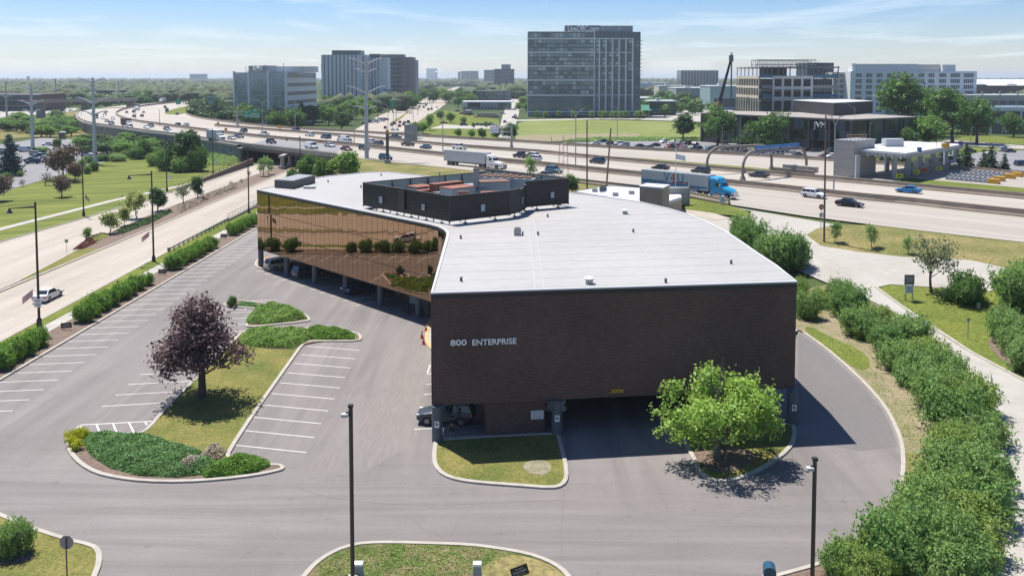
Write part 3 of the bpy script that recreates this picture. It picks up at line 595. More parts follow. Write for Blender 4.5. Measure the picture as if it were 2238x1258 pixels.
M_sof = mat('soffit', (0.16,0.15,0.14), .9)
M_door = mat('pale_grey_door', (0.50,0.53,0.55), .5)
def rz(l): return [P(u, v, ZR).xy for u, v in l]
fac = [Vector((-37.3,126.4)), Vector((-9.2,96.45)), Vector((-8.05,94.9)), Vector((-7.3,93.2)), Vector((-6.85,91.2)), Vector((-6.72,89.0)), Vector((-6.16,65.5))]
right = rz([(1741.7,616),(1696,580),(1652,551),(1615,525),(1585,505),(1546,486),(1507,469),(1457,455),(1396,441),(1323.5,430),(1254,422.5)])
back = [P(938,385.7,ZR).xy, P(846,375.7,ZR).xy, P(800,377,ZR).xy, P(766,380.5,ZR).xy, P(720,384.5,ZR).xy, P(686,389.5,ZR).xy]
outline = fac + right + back          # clockwise seen from above? handled by helpers
B = thing('office_building', (8, 90, 0), 'long curved office building of dark brick and bronze mirror glass on columns', 'building')
bo = B.location
def bb(mb, name, m, par=None, **k): return mb.build(name, m, par or B, None if par else bo, **k)
roof = bb(MB().prism([(p.x,p.y) for p in outline], ZR-.35, ZR-.02), 'roof', M_roof)
# roof seams parallel to the front wall
fd = (right[0]-fac[-1]).normalized(); fn = Vector((-fd.y, fd.x)); o0 = fac[-1]
def clip(off):
    xs_ = []
    n = len(outline)
    for i in range(n):
        a, c = outline[i], outline[(i+1) % n]; da, dc = (a-o0).dot(fn)-off, (c-o0).dot(fn)-off
        if da*dc < 0: q = a.lerp(c, da/(da-dc)); xs_.append((q-o0).dot(fd))
    xs_.sort(); return xs_
k = .9
while k < 86:
    c = clip(k)
    for a, d in zip(c[::2], c[1::2]):
        if d-a > 2: p, q = o0+fn*k+fd*(a+.3), o0+fn*k+fd*(d-.3); mb = MB(); strip(mb, p-bo.xy, q-bo.xy, .06, ZR-.012); mb.build('seam', M_seam, roof)
    k += 3.1
for l in ([(1152,478),(1158,520),(1170,632)],[(1310,452),(1350,480),(1400,535),(1440,590),(1457,616)]):
    for dx_ in (0, .7):
        q = [P(u,v,ZR).xy-bo.xy+Vector((dx_,0)) for u,v in l]; mb = MB()
        for a, d in zip(q, q[1:]): strip(mb, a, d, .10, ZR-.004)
        mb.build('ridge_seam', M_ridge, roof)
# coping round the edge
cl = outline; mb = MB(); n = len(cl); ar = sum(cl[i].x*cl[(i+1)%n].y-cl[(i+1)%n].x*cl[i].y for i in range(n)); sg = 1 if ar > 0 else -1
ins, outs = offset_line(cl, .22*sg, True), offset_line(cl, -.08*sg, True)
mb.add([(p.x,p.y,ZR+.07) for p in ins]+[(p.x,p.y,ZR+.07) for p in outs]+[(p.x,p.y,ZR-.02) for p in ins]+[(p.x,p.y,ZR-.05) for p in outs], [(i,n+i,n+(i+1)%n,(i+1)%n) for i in range(n)]+[(i,(i+1)%n,2*n+(i+1)%n,2*n+i) for i in range(n)]+[(n+i,3*n+i,3*n+(i+1)%n,n+(i+1)%n) for i in range(n)])
bb(mb, 'coping', M_cop)
mb = MB(); o2 = offset_line(cl, -.04*sg, True)
mb.add([(p.x,p.y,ZR-.05) for p in o2]+[(p.x,p.y,ZR-.42) for p in o2], [(i,(i+1)%n,n+(i+1)%n,n+i) for i in range(n)]); bb(mb, 'fascia', M_dkcop)
# brick walls (front, right, end), slightly inside the outline
wi = offset_line(cl, .02*sg, True); i0 = len(fac)-1
wp = wi[i0:]+[wi[0]]
mb = MB(); n = len(wp)
mb.add([(p.x,p.y,ZS) for p in wp]+[(p.x,p.y,ZR-.40) for p in wp], [(i,i+1,n+i+1,n+i) for i in range(n-1)]); bb(mb, 'brick_wall', M_brick)
sof = bb(MB().prism([(p.x,p.y) for p in offset_line(cl, .03*sg, True)], ZS-.02, ZS+.3, bottom=True), 'soffit', M_sof)
# bronze mirror glass: every pane its own piece
fl_ = resample(fac, 400); L = sum((a-c).length for a, c in zip(fac, fac[1:])); NP = int(L/1.1); pts = resample(fac, NP+1)
rows = [(ZS+.06, 5.55), (5.62, 8.35), (8.42, ZR-.42)]
gw = bb(MB().add([(p.x,p.y,ZS) for p in offset_line(pts,.06)]+[(p.x,p.y,ZR-.4) for p in offset_line(pts,.06)], [(i,i+1,NP+2+i,NP+1+i) for i in range(NP)]), 'glass_wall', M_mull)
rg = random.Random(3)
for i in range(NP):
    a, c = pts[i], pts[i+1]; d = (c-a); ln = d.length; d.normalize(); nr = Vector((d.y, -d.x))
    if nr.dot(Vector((-1,-1))) < 0: nr = -nr
    for (z0, z1) in rows:
        cx = (a+c)/2+nr*.03; me = MB().box((-ln/2+.022,-.012,-(z1-z0)/2),(ln/2-.022,.012,(z1-z0)/2))
        o = me.build('pane', M_mirror, gw); o.location = (cx.x-bo.x, cx.y-bo.y, (z0+z1)/2)
        o.rotation_euler = (rg.gauss(0,.0022), rg.gauss(0,.001), math.atan2(d.y,d.x)+rg.gauss(0,.0028))
for zz in (ZS+.02, 5.585, 8.385):
    q = offset_line(pts, -.06); mb = MB()
    for a, c in zip(q, q[1:]): mb.add([(a.x,a.y,zz-.03),(c.x,c.y,zz-.03),(c.x,c.y,zz+.03),(a.x,a.y,zz+.03)], [(0,1,2,3)])
    bb(mb, 'mullion', M_mull)
# columns
def column(p, r=.34): return bb(MB().tube([(p.x,p.y,-.02),(p.x,p.y,ZS)], r, 16), 'column', M_col, smooth=True, angle=40)
colp = [P(570.6,582.5), P(627.5,601), P(688.8,619.5), P(756.5,641), P(832,666), P(915.5,691), P(934,688)]
for p in colp: column(p, .40)
fcol = [P(956,963), P(1217,949), P(1731,926)]
for p in fcol: column(p, .42)
for p in ((0,75),(8,76),(16,77),(22,86),(22,100),(-2,90),(9,92),(16,104),(2,112),(-14,118),(-26,134),(-8,134),(8,116),(22.3,78)): column(Vector((p[0],p[1],0)), .38)
# cores of brick under the floor
def core(poly, nm='brick_core'): return bb(MB().prism(poly, -.02, ZS), nm, M_brick)
c0 = P(1062,951); c1 = P(1191,943.5)
fdv = (c1-c0).xy.normalized(); fnv = Vector((-fdv.y,fdv.x))
core([tuple(c0.xy), tuple(c1.xy), tuple(c1.xy+fnv*4.2), tuple(c0.xy+fnv*4.2)])
w0, w1 = P(838,664).xy, P(865,671).xy
dd = Vector((.72,-.69)); nn_ = Vector((.69,.72))
a0 = P(836,658).xy+nn_*2.0; core([tuple(a0), tuple(a0+dd*16), tuple(a0+dd*16+nn_*5), tuple(a0+nn_*9)])
dr = bb(MB().prism([tuple(a0+dd*3.0-nn_*.12), tuple(a0+dd*5.6-nn_*.12), tuple(a0+dd*5.6), tuple(a0+dd*3.0)], 0, 2.5), 'door', M_door)
bb(MB().prism([tuple(a0+dd*1.4-nn_*.10), tuple(a0+dd*1.9-nn_*.10), tuple(a0+dd*1.9), tuple(a0+dd*1.4)], 1.0, 1.55), 'notice_plate', M_white)
core([(-20,134),(-14,128),(-6,136),(-12,142)]); core([(4,96),(14,97),(14,106),(4,105)])
core([(-34,134),(-31,131),(-25,137),(-28,140)], 'stair_core')
# right side: brick screen below the floor near the back
core([(22.6,88),(22.9,88),(22.9,96),(22.6,96)])
# lettering and plates on the front wall
yaw = math.atan2(fd.y, fd.x)
def onwall(u, v, out=.05):
    # point on the front wall plane seen at photo point (u, v)
    a, c, d = ray(u, v); nx_, ny_ = -fn.x, -fn.y
    tt = (o0.x*nx_+o0.y*ny_)/(a*nx_+c*ny_)
    return Vector((a*tt+nx_*out-bo.x, c*tt+ny_*out-bo.y, CAMZ+d*tt))
M_let = mat('white_letters', (0.86,0.86,0.85), .5)
p8, pe = onwall(1002,748.5), onwall(1080,746.5)
def wtext(name, body, ctr, size, wpx, ext=.05):
    o = text(name, body, size, Matrix.Identity(4), M_let, B, ext, bold=.014)
    ws = [v.co.x for v in o.data.vertices]; wd = max(ws)-min(ws); o.data.transform(Matrix.Diagonal((wpx/wd,1,1,1)))
    o.data.transform(face_m(ctr, yaw)); return o
for nm, body, ctr, wpx in (('number_lettering','800',p8,1.24),('name_lettering','ENTERPRISE',pe,3.42)):
    wtext(nm, body, ctr, .63, wpx)
def plate(name, u0, v0, u1, v1, m, out=.04, th=.03):
    a, c = onwall(u0,v0,out), onwall(u1,v1,out); d = Vector((fn.x,fn.y,0))*th
    q = [a, Vector((c.x,c.y,a.z)), c, Vector((a.x,a.y,c.z))]
    return MB().add([*q, *[p+d for p in q]], [(0,1,2,3),(4,7,6,5),(0,4,5,1),(1,5,6,2),(2,6,7,3),(3,7,4,0)]).build(name, m, B)
plate('clearance_bar', 1331, 850.5, 1366, 855.5, M_yellow, .1)
o = text('clearance_lettering', 'CLEARANCE 8 FT', .11, face_m(onwall(1348.5,853,.12), yaw), M_black, B, .003)
plate('clearance_cap', 1331,850.5,1335,855.5, M_black, .13); plate('clearance_cap', 1362,850.5,1366,855.5, M_black, .13)
# sign on the brick core and pictogram plates on the columns
def signplate(name, p, wd, h, lines, yaw_=0.0, par=None):
    par = par or B; q = p-(bo if par is B else Vector((0,0,0)))
    s_ = MB().cbox((0,0,0),(wd,.03,h)); o = s_.build(name, M_white, par); o.location = q; o.rotation_euler = (0,0,yaw_)
    for (body, dz, size, m) in lines: text('lettering', body, size, face_m(Vector((0,-.02,dz))), m, o, .003)
    return o
cp = PD(1174.5,905,c0.y+.25); cp = Vector((cp.x, P(1174.5,944.5).y-.06, zat(905,P(1174.5,944.5).y)))
signplate('wall_sign', cp, 1.0, .68, [('PARKING FOR',.22,.13,M_black),('TENANTS ONLY',.07,.12,M_black),('NO PUBLIC PARKING',-.08,.085,M_black),('847 928 9000',-.22,.12,M_black)], yaw)
for p, v in zip(fcol, (922,909,886)):
    q = Vector((p.x, p.y-.46, zat(v,p.y)))
    o = signplate('tow_sign', q, .36, .5, [], 0.0)
    MB().box((-.12,-.022,-.02),(.12,-.016,.06)).box((-.1,-.022,.08),(.02,-.016,.16)).box((-.02,-.022,-.15),(.03,-.016,-.02)).build('tow_pictogram', M_black, o)
# kerb step below the front, bollards
bb(MB().prism([tuple(P(957,962.5).xy), tuple(P(1214,949.5).xy), tuple(P(1213,946.5).xy), tuple(P(957,959).xy)], 0, .13), 'front_step', M_kerb)
for (u, v) in ((860,672),(872,678)): 
    p = P(u+21, v+8); o = tag(MB().tube([(0,0,0),(0,0,1.05),(0,0,1.1)], [.09,.09,.05], 10).build('bollard', M_black), 'black steel bollard guarding the pale grey door', 'bollard', 'bollards by the door'); o.location = p
# ---------------------------------------------------------------- rooftop screen and plant
M_scr = mat('black_ribbed_screen', (0.044,0.041,0.040), .55, var=.1, vscale=.5)
M_scrin = mat('pale_green_screen_back', (0.36,0.45,0.43), .6, var=.12, vscale=.6)
M_rust = mat('rusty_top', (0.36,0.13,0.085), .8, col2=(0.25,0.095,0.06), vscale=1.2, fine=.2, fscale=6)
M_unit = mat('pale_blue_unit', (0.42,0.47,0.50), .55, var=.08, vscale=1)
M_dkfan = mat('dark_fan', (0.05,0.05,0.05), .6)
SC = thing('rooftop_screen', (-7,98,ZR), 'black ribbed metal screen standing on the white roof round the plant', 'screen')
so_ = SC.location; ZB, ZT = ZR+.32, ZR+3.2
zt_ = lambda v, y: zat(v, y)
def rp2(u, v): return P(u, v, ZR+.32).xy
scpts = [rp2(795,447), rp2(983,484.5), rp2(1113.5,469.5), rp2(1130,462), rp2(1144.6,457.5), rp2(1146,453), rp2(1242,445)]
bk = P(1061,375.3,ZT).xy; lf = P(794,399.3,ZT).xy
loop = [lf, scpts[1], scpts[2], scpts[2]+Vector((1.2,2.0)), scpts[4], scpts[4]+Vector((.3,1.6)), scpts[6], bk]
for i in range(len(loop)):
    a, c = loop[i], loop[(i+1) % len(loop)]; d = c-a; ln = d.length; d.normalize(); nr = Vector((d.y,-d.x))
    zt = ZT + (.35 if i in (5,6) else -.18 if i == 3 else 0)
    mb = MB(); nrib = 12; hh = (zt-ZB)/nrib
    for k in range(nrib):
        z0 = ZB+k*hh; prof = [(0,0),(.08,.03),(.08,hh*.55),(0,hh*.74),(0,hh)]
        for (o1, h1), (o2_, h2) in zip(prof, prof[1:]):
            mb.add([(*(a+nr*o1),z0+h1),(*(c+nr*o1),z0+h1),(*(c+nr*o2_),z0+h2),(*(a+nr*o2_),z0+h2)], [(0,1,2,3)], 0)
    ia, ic = a-nr*.03, c-nr*.03
    mb.add([(*ia,ZB),(*ic,ZB),(*ic,zt),(*ia,zt)], [(0,3,2,1)], 1)
    mb.add([(*(a+nr*.16),zt+.05),(*(c+nr*.16),zt+.05),(*(c-nr*.12),zt+.05),(*(a-nr*.12),zt+.05),(*(a+nr*.09),zt-.05),(*(c+nr*.09),zt-.05),(*(c-nr*.12),zt-.05),(*(a-nr*.12),zt-.05)], [(0,1,2,3),(4,5,1,0),(7,3,2,6)], 0)
    mb.build('screen_panel', [M_scr, M_scrin], SC, so_)
    ns_ = max(1, int(ln/2.8))
    for k in range(ns_):
        p = a+d*(k+.5)*ln/ns_; q = p-nr*1.1
        MB().tube([(*(p-nr*.1),ZT-.3),(*q,ZR)], .07, 5).tube([(*(p-nr*.12),ZB),(*(p-nr*.12),zt)], .06, 4).build('brace', M_scr, SC, so_)
        MB().cbox((p.x,p.y,ZR+.16),(.1,.1,.34)).cbox((p.x,p.y,ZR+.03),(.42,.42,.06)).build('foot', M_scr, SC, so_)
    MB().tube([(*a,ZB-.1),(*a,zt+.04)], .09, 6).build('corner_post', M_scr, SC, so_)
def onpan(i, f, zc, wd, h, m, nm, out=.17):
    a, c = loop[i], loop[(i+1)%len(loop)]; d = (c-a).normalized(); nr = Vector((d.y,-d.x)); p = a.lerp(c,f)+nr*out
    MB().prism([tuple(p-d*wd/2-nr*.03),tuple(p+d*wd/2-nr*.03),tuple(p+d*wd/2+nr*.03),tuple(p-d*wd/2+nr*.03)], zc-h/2, zc+h/2, bottom=True).build(nm, m, SC, so_)
onpan(0,.235,ZB+1.15,.7,.85,M_unit,'vent_opening'); onpan(0,.73,ZB+1.15,.55,.7,M_unit,'vent_opening'); onpan(1,.53,ZB+1.2,.55,.8,M_unit,'vent_opening'); onpan(5,.6,ZB+1.3,.5,.75,M_unit,'vent_opening')
onpan(3,.4,ZB+1.3,.8,.15,M_unit,'louvre_slot'); onpan(3,.4,ZB+1.6,.8,.15,M_unit,'louvre_slot'); onpan(3,.4,ZB+1.0,.8,.15,M_unit,'louvre_slot')
onpan(0,.49,ZB+1.55,1.15,2.35,M_scr,'access_door',.24)
def unit(name, u0, u1, vb, h, dep, mtop, label, m=M_unit, yw=-.78, z=ZR):
    a, c = P(u0, vb, z), P(u1, vb, z); ctr = (a+c)/2; wd = (c-a).length
    r_ = thing(name, (ctr.x, ctr.y+dep/2, z), label, 'rooftop unit', None, yw)
    MB().box((-wd/2,-dep/2,0),(wd/2,dep/2,h)).build('casing', m, r_)
    MB().box((-wd/2-.05,-dep/2-.05,h),(wd/2+.05,dep/2+.05,h+.09)).build('lid', mtop, r_)
    for k in range(int(wd/.55)):
        x = -wd/2+.3+k*.55; MB().box((x-.03,-dep/2-.03,.1),(x+.03,-dep/2-.004,h-.1)).build('rib', M_galv, r_)
    return r_
def unit_t(name, u, v, wd, dep, h, mtop, label, m=M_unit, yw=-.78):
    p = P(u, v, ZR+h); r_ = thing(name, (p.x, p.y, ZR), label, 'rooftop unit', None, yw)
    MB().box((-wd/2,-dep/2,0),(wd/2,dep/2,h)).build('casing', m, r_); MB().box((-wd/2-.06,-dep/2-.06,h),(wd/2+.06,dep/2+.06,h+.1)).build('lid', mtop, r_)
    for k in range(int(wd/.55)):
        x = -wd/2+.3+k*.55; MB().box((x-.03,-dep/2-.03,.1),(x+.03,-dep/2-.004,h-.1)).build('rib', M_galv, r_)
    return r_
unit_t('air_handler', 1000,409,3.8,2.4,2.7, M_rust, 'pale blue air handler with a rusty red lid beside the flue', yw=.75)
unit_t('air_handler', 918,407,2.6,2.2,2.4, M_rust, 'small air handler with a rusty lid near the end of the screen', yw=.75)
unit_t('duct', 975,400,4.6,1.1,2.9, M_rust, 'long low duct with a rust-red top', M_rust, yw=.75)
unit_t('duct', 930,416,2.4,.9,2.1, M_rust, 'short rust-red duct beside the long ribbed screen', M_rust, yw=.75)
unit_t('plenum', 1078,421,3.0,1.8,2.0, M_rust, 'low plenum with a faded red top behind the front screen', M_unit, yw=.1)
unit_t('chiller', 1075,396,4.2,2.6,3.0, mat('brown_fan',(0.20,0.115,0.085),.8), 'pale chiller with vertical ribs and a brown fan deck beside the flue', yw=.3)
for u, v, w_, d_, h_, lab in ((950,410,1.4,1.2,2.3,'small grey fan box between the rust-topped units'),(1030,404,1.2,1.6,2.6,'narrow pale cabinet beside the flue'),(965,420,1.8,1.0,2.0,'low pale duct box behind the ribbed screen'),(885,403,1.6,1.4,2.0,'small pale fan box at the far end of the screen'),(1050,413,1.2,1.0,2.2,'small pale cabinet in front of the ribbed chiller')): unit_t('fan_box', u, v, w_, d_, h_, M_galv, lab, yw=.75)
cn = thing('condenser_bank', (*P(1112,386,ZR+3.15).xy,ZR), 'wide flat condenser bank topped with brown fans', 'rooftop unit', None, -.35)
MB().box((-4.0,-1.9,0),(4.0,1.9,3.15)).build('casing', M_unit, cn)
for i in range(7):
    for j in range(3): 
        MB().tube([(-3.4+i*1.1,-1.25+j*1.25,3.15),(-3.4+i*1.1,-1.25+j*1.25,3.34)], .5, 10).build('fan', mat('brown_fan',(0.20,0.115,0.085),.8), cn)
tk = thing('exhaust_drum', (*P(1012,417,ZR+2.7).xy,ZR), 'squat brown exhaust drum beside the air handler', 'rooftop unit')
MB().tube([(0,0,0),(0,0,2.2)], .75, 14).build('casing', M_unit, tk); MB().tube([(0,0,2.2),(0,0,2.65)], .68, 14).build('drum', M_rust, tk); MB().tube([(0,0,2.6),(0,0,2.7)], .5, 12).build('fan', M_dkfan, tk)
fp = P(1041,450,ZR).xy; fu = thing('flue', (fp.x,fp.y,ZR), 'tall round metal flue rising above the rooftop screen', 'flue'); zt = zat(371,fp.y)-ZR
MB().tube([(0,0,0),(0,0,zt*.52)], .36, 16).build('lower_pipe', mat('dull_flue',(0.26,0.25,0.23),.5,metal=.3,var=.15,vscale=2), fu, smooth=True, angle=40); MB().tube([(0,0,zt*.52),(0,0,zt)], .38, 16).build('upper_pipe', M_galv, fu, smooth=True, angle=40); MB().tube([(0,0,zt),(0,0,zt+.12)], .42, 16).build('rim', M_dkfan, fu)
vp = P(961,436,ZR).xy; o = tag(MB().tube([(0,0,0),(0,0,zat(378,vp.y)-ZR)], .07, 8).tube([(0,0,zat(378,vp.y)-ZR),(0,0,zat(376,vp.y)-ZR)], .16, 8).build('vent_pipe', M_galv), 'thin grey vent pipe inside the rooftop screen', 'pipe'); o.location = (*vp,ZR)
# stair box and small roof vents
sb = [P(u,v,ZR).xy for u,v in ((600,410),(640,413),(689,399),(652,396))]
st_ = thing('stair_box', (*sb[0],ZR), 'low grey stair box at the far end of the white roof', 'roof hatch')
MB().prism([tuple(p) for p in sb], 0, 1.15).build('casing', mat('grey_box',(0.10,0.10,0.10),.6), st_, (sb[0].x,sb[0].y,0)); MB().prism([tuple(p.lerp((sb[0]+sb[2])/2,.1)) for p in sb], 1.15, 1.19).build('roof_skin', mat('grey_skin',(0.30,0.32,0.34),.6), st_, (sb[0].x,sb[0].y,0))
def vent(u, v, label, big):
    p = P(u, v, ZR); r_ = thing('roof_vent', p, label, 'roof vent')
    if big == 2: MB().cbox((0,0,.35),(.75,.6,.7)).build('casing', M_galv, r_); MB().cbox((0,0,.75),(.55,.45,.12)).build('hood', M_galv, r_); MB().tube([(.55,0,0),(.55,0,.35)], .08, 8).build('pipe', M_dkfan, r_)
    elif big == 1: MB().tube([(0,0,0),(0,0,.35)], .3, 14).build('casing', M_galv, r_); MB().tube([(0,0,.35),(0,0,.45),(0,0,.52)], [.42,.42,.25], 14).build('cap', M_white, r_)
    else: MB().tube([(0,0,0),(0,0,.28)], .1, 8).build('pipe', M_dkfan, r_); MB().tube([(0,0,.28),(0,0,.36)], .13, 8).build('cap', M_galv, r_)
vent(1131,513,'square grey exhaust vent with a hood on the white roof',2); vent(1288,619,'round white-capped vent near the front edge of the roof',1); vent(1366,467,'round white-capped vent near the curved edge of the roof',1)
for u, v, t_ in ((1008,614,'small pipe vent near the front left corner of the roof'),(1455,617,'small pipe vent at the front end of the long roof seam'),(1384,507,'small pipe vent beside the long roof seam'),(1598,576,'small pipe vent near the right edge of the roof'),(1176,513,'small pipe vent beside the square exhaust vent'),(1197,474,'small pipe vent near the corner of the black screen'),(1007,521,'small pipe vent above the curve of the glass wall'),(789,410,'small pipe vent left of the black screen'),(717,398,'small pipe vent behind the stair box'),(833,384,'small pipe vent near the rear apex of the roof')): vent(u, v, t_, 0)
hb = P(648,417,ZR); o = thing('roof_hatch', hb, 'pale flat hatch beside the stair box', 'roof hatch'); MB().cbox((1.2,3,.12),(1.6,1.0,.24)).build('curb', M_galv, o); MB().cbox((1.2,3,.27),(1.7,1.1,.06)).build('lid', M_cop, o)
# ================================================================ vegetation
def mesh_np(name, V, F, mats, midx=None, smooth_=False):
    me = bpy.data.meshes.new(name); n = len(F); k = F.shape[1]
    me.vertices.add(len(V)); me.vertices.foreach_set('co', V.astype(np.float32).ravel())
    me.loops.add(n*k); me.loops.foreach_set('vertex_index', F.astype(np.int32).ravel())
    me.polygons.add(n); me.polygons.foreach_set('loop_start', np.arange(0, n*k, k, dtype=np.int32)); me.polygons.foreach_set('loop_total', np.full(n, k, dtype=np.int32))
    for m in mats: me.materials.append(m)
    if midx is not None: me.polygons.foreach_set('material_index', midx.astype(np.int32))
    me.update(calc_edges=True); me.validate(); return me
def sph(rs, n):
    d = rs.normal(size=(n, 3)); return d/np.linalg.norm(d, axis=1, keepdims=True)
def leaf_quads(rs, C, Nrm, size, asp=1.5, jit=.9):
    n = len(C); nr = Nrm+rs.normal(size=(n, 3))*jit; nr /= np.linalg.norm(nr, axis=1, keepdims=True)
    a = np.cross(nr, sph(rs, n)); a /= np.linalg.norm(a, axis=1, keepdims=True)+1e-9; b = np.cross(nr, a)
    s = (size*rs.uniform(.6, 1.3, n))[:, None]
    V = np.stack([C-a*s*asp*.5, C+b*s*.42+nr*s*.1, C+a*s*asp*.5, C-b*s*.42+nr*s*.1], 1).reshape(-1, 3)
    return V, np.arange(n*4).reshape(n, 4)
def crown_mesh(name, lobes, n, size, mat_, seed, clump=14, spread=.9, shell=(.55, 1.0), up=.35, jit=.9, core=.0, flat=1.0):
    rs = np.random.RandomState(seed); lob = np.array(lobes, float); wts = (lob[:, 3]*lob[:, 4]+lob[:, 5]**2)**1.0; wts /= wts.sum()
    nc = max(1, n//clump); li = rs.choice(len(lob), nc, p=wts); d = sph(rs, nc); d[:, 2] += .15; d /= np.linalg.norm(d, axis=1, keepdims=True)
    r = shell[0]+(shell[1]-shell[0])*rs.uniform(0, 1, nc)**.6; r *= 1+.13*rs.normal(size=nc)
    c = lob[li, :3]+d*lob[li, 3:6]*r[:, None]
    C = np.repeat(c, clump, 0)+rs.normal(size=(nc*clump, 3))*size*spread*np.array([1, 1, flat]); Nn = np.repeat(d, clump, 0)*.7+np.array([0, 0, up])
    V, F = leaf_quads(rs, C, Nn, size, jit=jit)
    if core > 0:
        for L in lob:
            bm = bmesh.new(); bmesh.ops.create_icosphere(bm, subdivisions=2, radius=1); cv = np.array([v.co[:] for v in bm.verts]); cf = np.array([[v.index for v in f.verts] for f in bm.faces]); bm.free()
            cv = cv*(1+.16*rs.normal(size=(len(cv), 1)))*L[3:6]*core+L[:3]; cf = np.hstack([cf, cf[:, -1:]])
            # keep quads only: split triangles into degenerate-free quads by using the centroid of an edge
            mid = (cv[cf[:, 0]]+cv[cf[:, 2]])/2; k0 = len(V)+len(cv); V = np.vstack([V, cv, mid]); base = k0-len(cv)
            F = np.vstack([F, np.stack([cf[:, 0]+base, cf[:, 1]+base, cf[:, 2]+base, np.arange(len(cf))+k0], 1)])
    return mesh_np(name, V, F, [mat_])
def trunk_mb(h, r, tips, seed, bend=.1, fork=.45):
    rr = random.Random(seed); mb = MB(); x = y = 0; pts = []; 
    for i in range(5): f = i/4; pts.append((x, y, h*f)); x += rr.gauss(0, bend); y += rr.gauss(0, bend)
    pts[0] = (0, 0, -.1)
    mb.tube(pts, [r*1.35, r, r*.88, r*.75, r*.5], 8)
    for tx, ty, tz in tips:
        f = fork+rr.random()*(.95-fork); s0 = Vector(pts[min(3, int(f*4))]).lerp(Vector(pts[min(4, int(f*4)+1)]), f*4-int(f*4)); e = Vector((tx, ty, tz)); m = s0.lerp(e, .5)+Vector((0, 0, -.08*(e-s0).length))+Vector((rr.gauss(0,.12), rr.gauss(0,.12), 0))
        mb.tube([s0, m, e], [r*.45, r*.28, r*.08], 5, cap=False)
    return mb
M_bark = mat('bark', (0.105,0.085,0.068), .95, var=.2, vscale=6, bump=.6, stretch=(3,3,.6)); M_barkg = mat('grey_bark', (0.17,0.15,0.13), .95, var=.2, vscale=6)
LB = 1.6
def lf(name, c, isl=.30, tr=.30, c2=None):
    c = tuple(x*LB for x in c); c2 = tuple(x*LB for x in c2) if c2 else None
    return mat(name, c, .6, island=isl, trans=tr, spec=.25, col2=c2, vscale=.5, ramp=(.3,.7)) if c2 else mat(name, c, .6, island=isl, trans=tr, spec=.25)
L_purple = lf('purple_leaf', (0.086,0.056,0.058), .5, .2)
L_lime = lf('lime_leaf', (0.225,0.305,0.075), .35, .38, (0.115,0.195,0.042))
L_mid = lf('green_leaf', (0.075,0.135,0.034), .32, .28, (0.048,0.095,0.024)); L_dark = lf('dark_leaf', (0.038,0.075,0.022), .32, .22, (0.026,0.056,0.018))
L_shrub = lf('shrub_leaf', (0.145,0.212,0.070), .35, .36, (0.095,0.158,0.048)); L_shrub2 = lf('yellow_shrub_leaf', (0.170,0.222,0.062), .35, .36, (0.108,0.163,0.042)); L_shrub3 = lf('blue_shrub_leaf', (0.118,0.190,0.060), .35, .34, (0.080,0.146,0.042)); L_hedge = lf('hedge_leaf', (0.105,0.185,0.030), .28, .28, (0.065,0.13,0.022))
L_grey = lf('grey_green_leaf', (0.105,0.125,0.065), .3, .25); L_cover = lf('ground_cover_leaf', (0.115,0.19,0.075), .34, .3, (0.07,0.135,0.05)); L_light = lf('pale_cover_leaf', (0.155,0.225,0.060), .32, .3, (0.088,0.155,0.036))
L_yel = lf('golden_leaf', (0.235,0.25,0.02), .3, .3); L_brown = lf('brown_leaf', (0.10,0.072,0.052), .4, .15); L_con = lf('conifer_leaf', (0.035,0.062,0.030), .3, .1); L_blue = lf('blue_spruce_leaf', (0.035,0.065,0.06), .3, .1); L_cream = lf('cream_leaf', (0.30,0.30,0.12), .4, .3, (0.10,0.15,0.045)); L_spent = lf('spent_flower', (0.23,0.20,0.16), .3, .2); L_red = lf('red_leaf', (0.10,0.036,0.032), .3, .2)
def lobes_round(rs, n, R_, H, z0, size):
    out = []
    for i in range(n):
        a = rs.uniform(0, 2*math.pi); r = R_*rs.uniform(.25, .62); z = z0+H*rs.uniform(.15, .85); k = 1-.55*abs((z-z0)/H-.4)
        out.append((math.cos(a)*r*k, math.sin(a)*r*k, z, size*rs.uniform(.8, 1.2), size*rs.uniform(.8, 1.2), size*rs.uniform(.6, .95)))
    return out
PROTO = {}
def tree_proto(key, leafm, R_, H, th, n, size, seed, nl=9, tr=.16, bark=None, lsize=None, clump=14, core=0.0, jit=.9, name='tree', up=.35):
    rs = np.random.RandomState(seed); lb = lobes_round(rs, nl, R_, H, th, lsize or R_*.5)+[(0, 0, th+H*.5, R_*.55, R_*.55, H*.42)]
    cm = crown_mesh('crown', lb, n, size, leafm, seed+1, clump, core=core, jit=jit, up=up)
    tips = [(l[0], l[1], l[2]) for l in lb]; tm = trunk_mb(th+H*.45, tr, tips, seed).build('trunk', bark or M_bark); 
    me = tm.data; bpy.data.objects.remove(tm); PROTO[key] = (cm, me, R_, H+th); return key
def plant(key, loc, label, cat='tree', group=None, sc=1.0, rz=None, name='tree', sz=None, tilt=0.0):
    cm, tm, _, _ = PROTO[key]; r_ = thing(name, loc, label, cat, group, rnd.uniform(0, 6.28) if rz is None else rz)
    r_.scale = (sc, sc, sz or sc)
    if tm is not None: link(bpy.data.objects.new('trunk', tm), r_)
    link(bpy.data.objects.new('crown', cm), r_); return r_
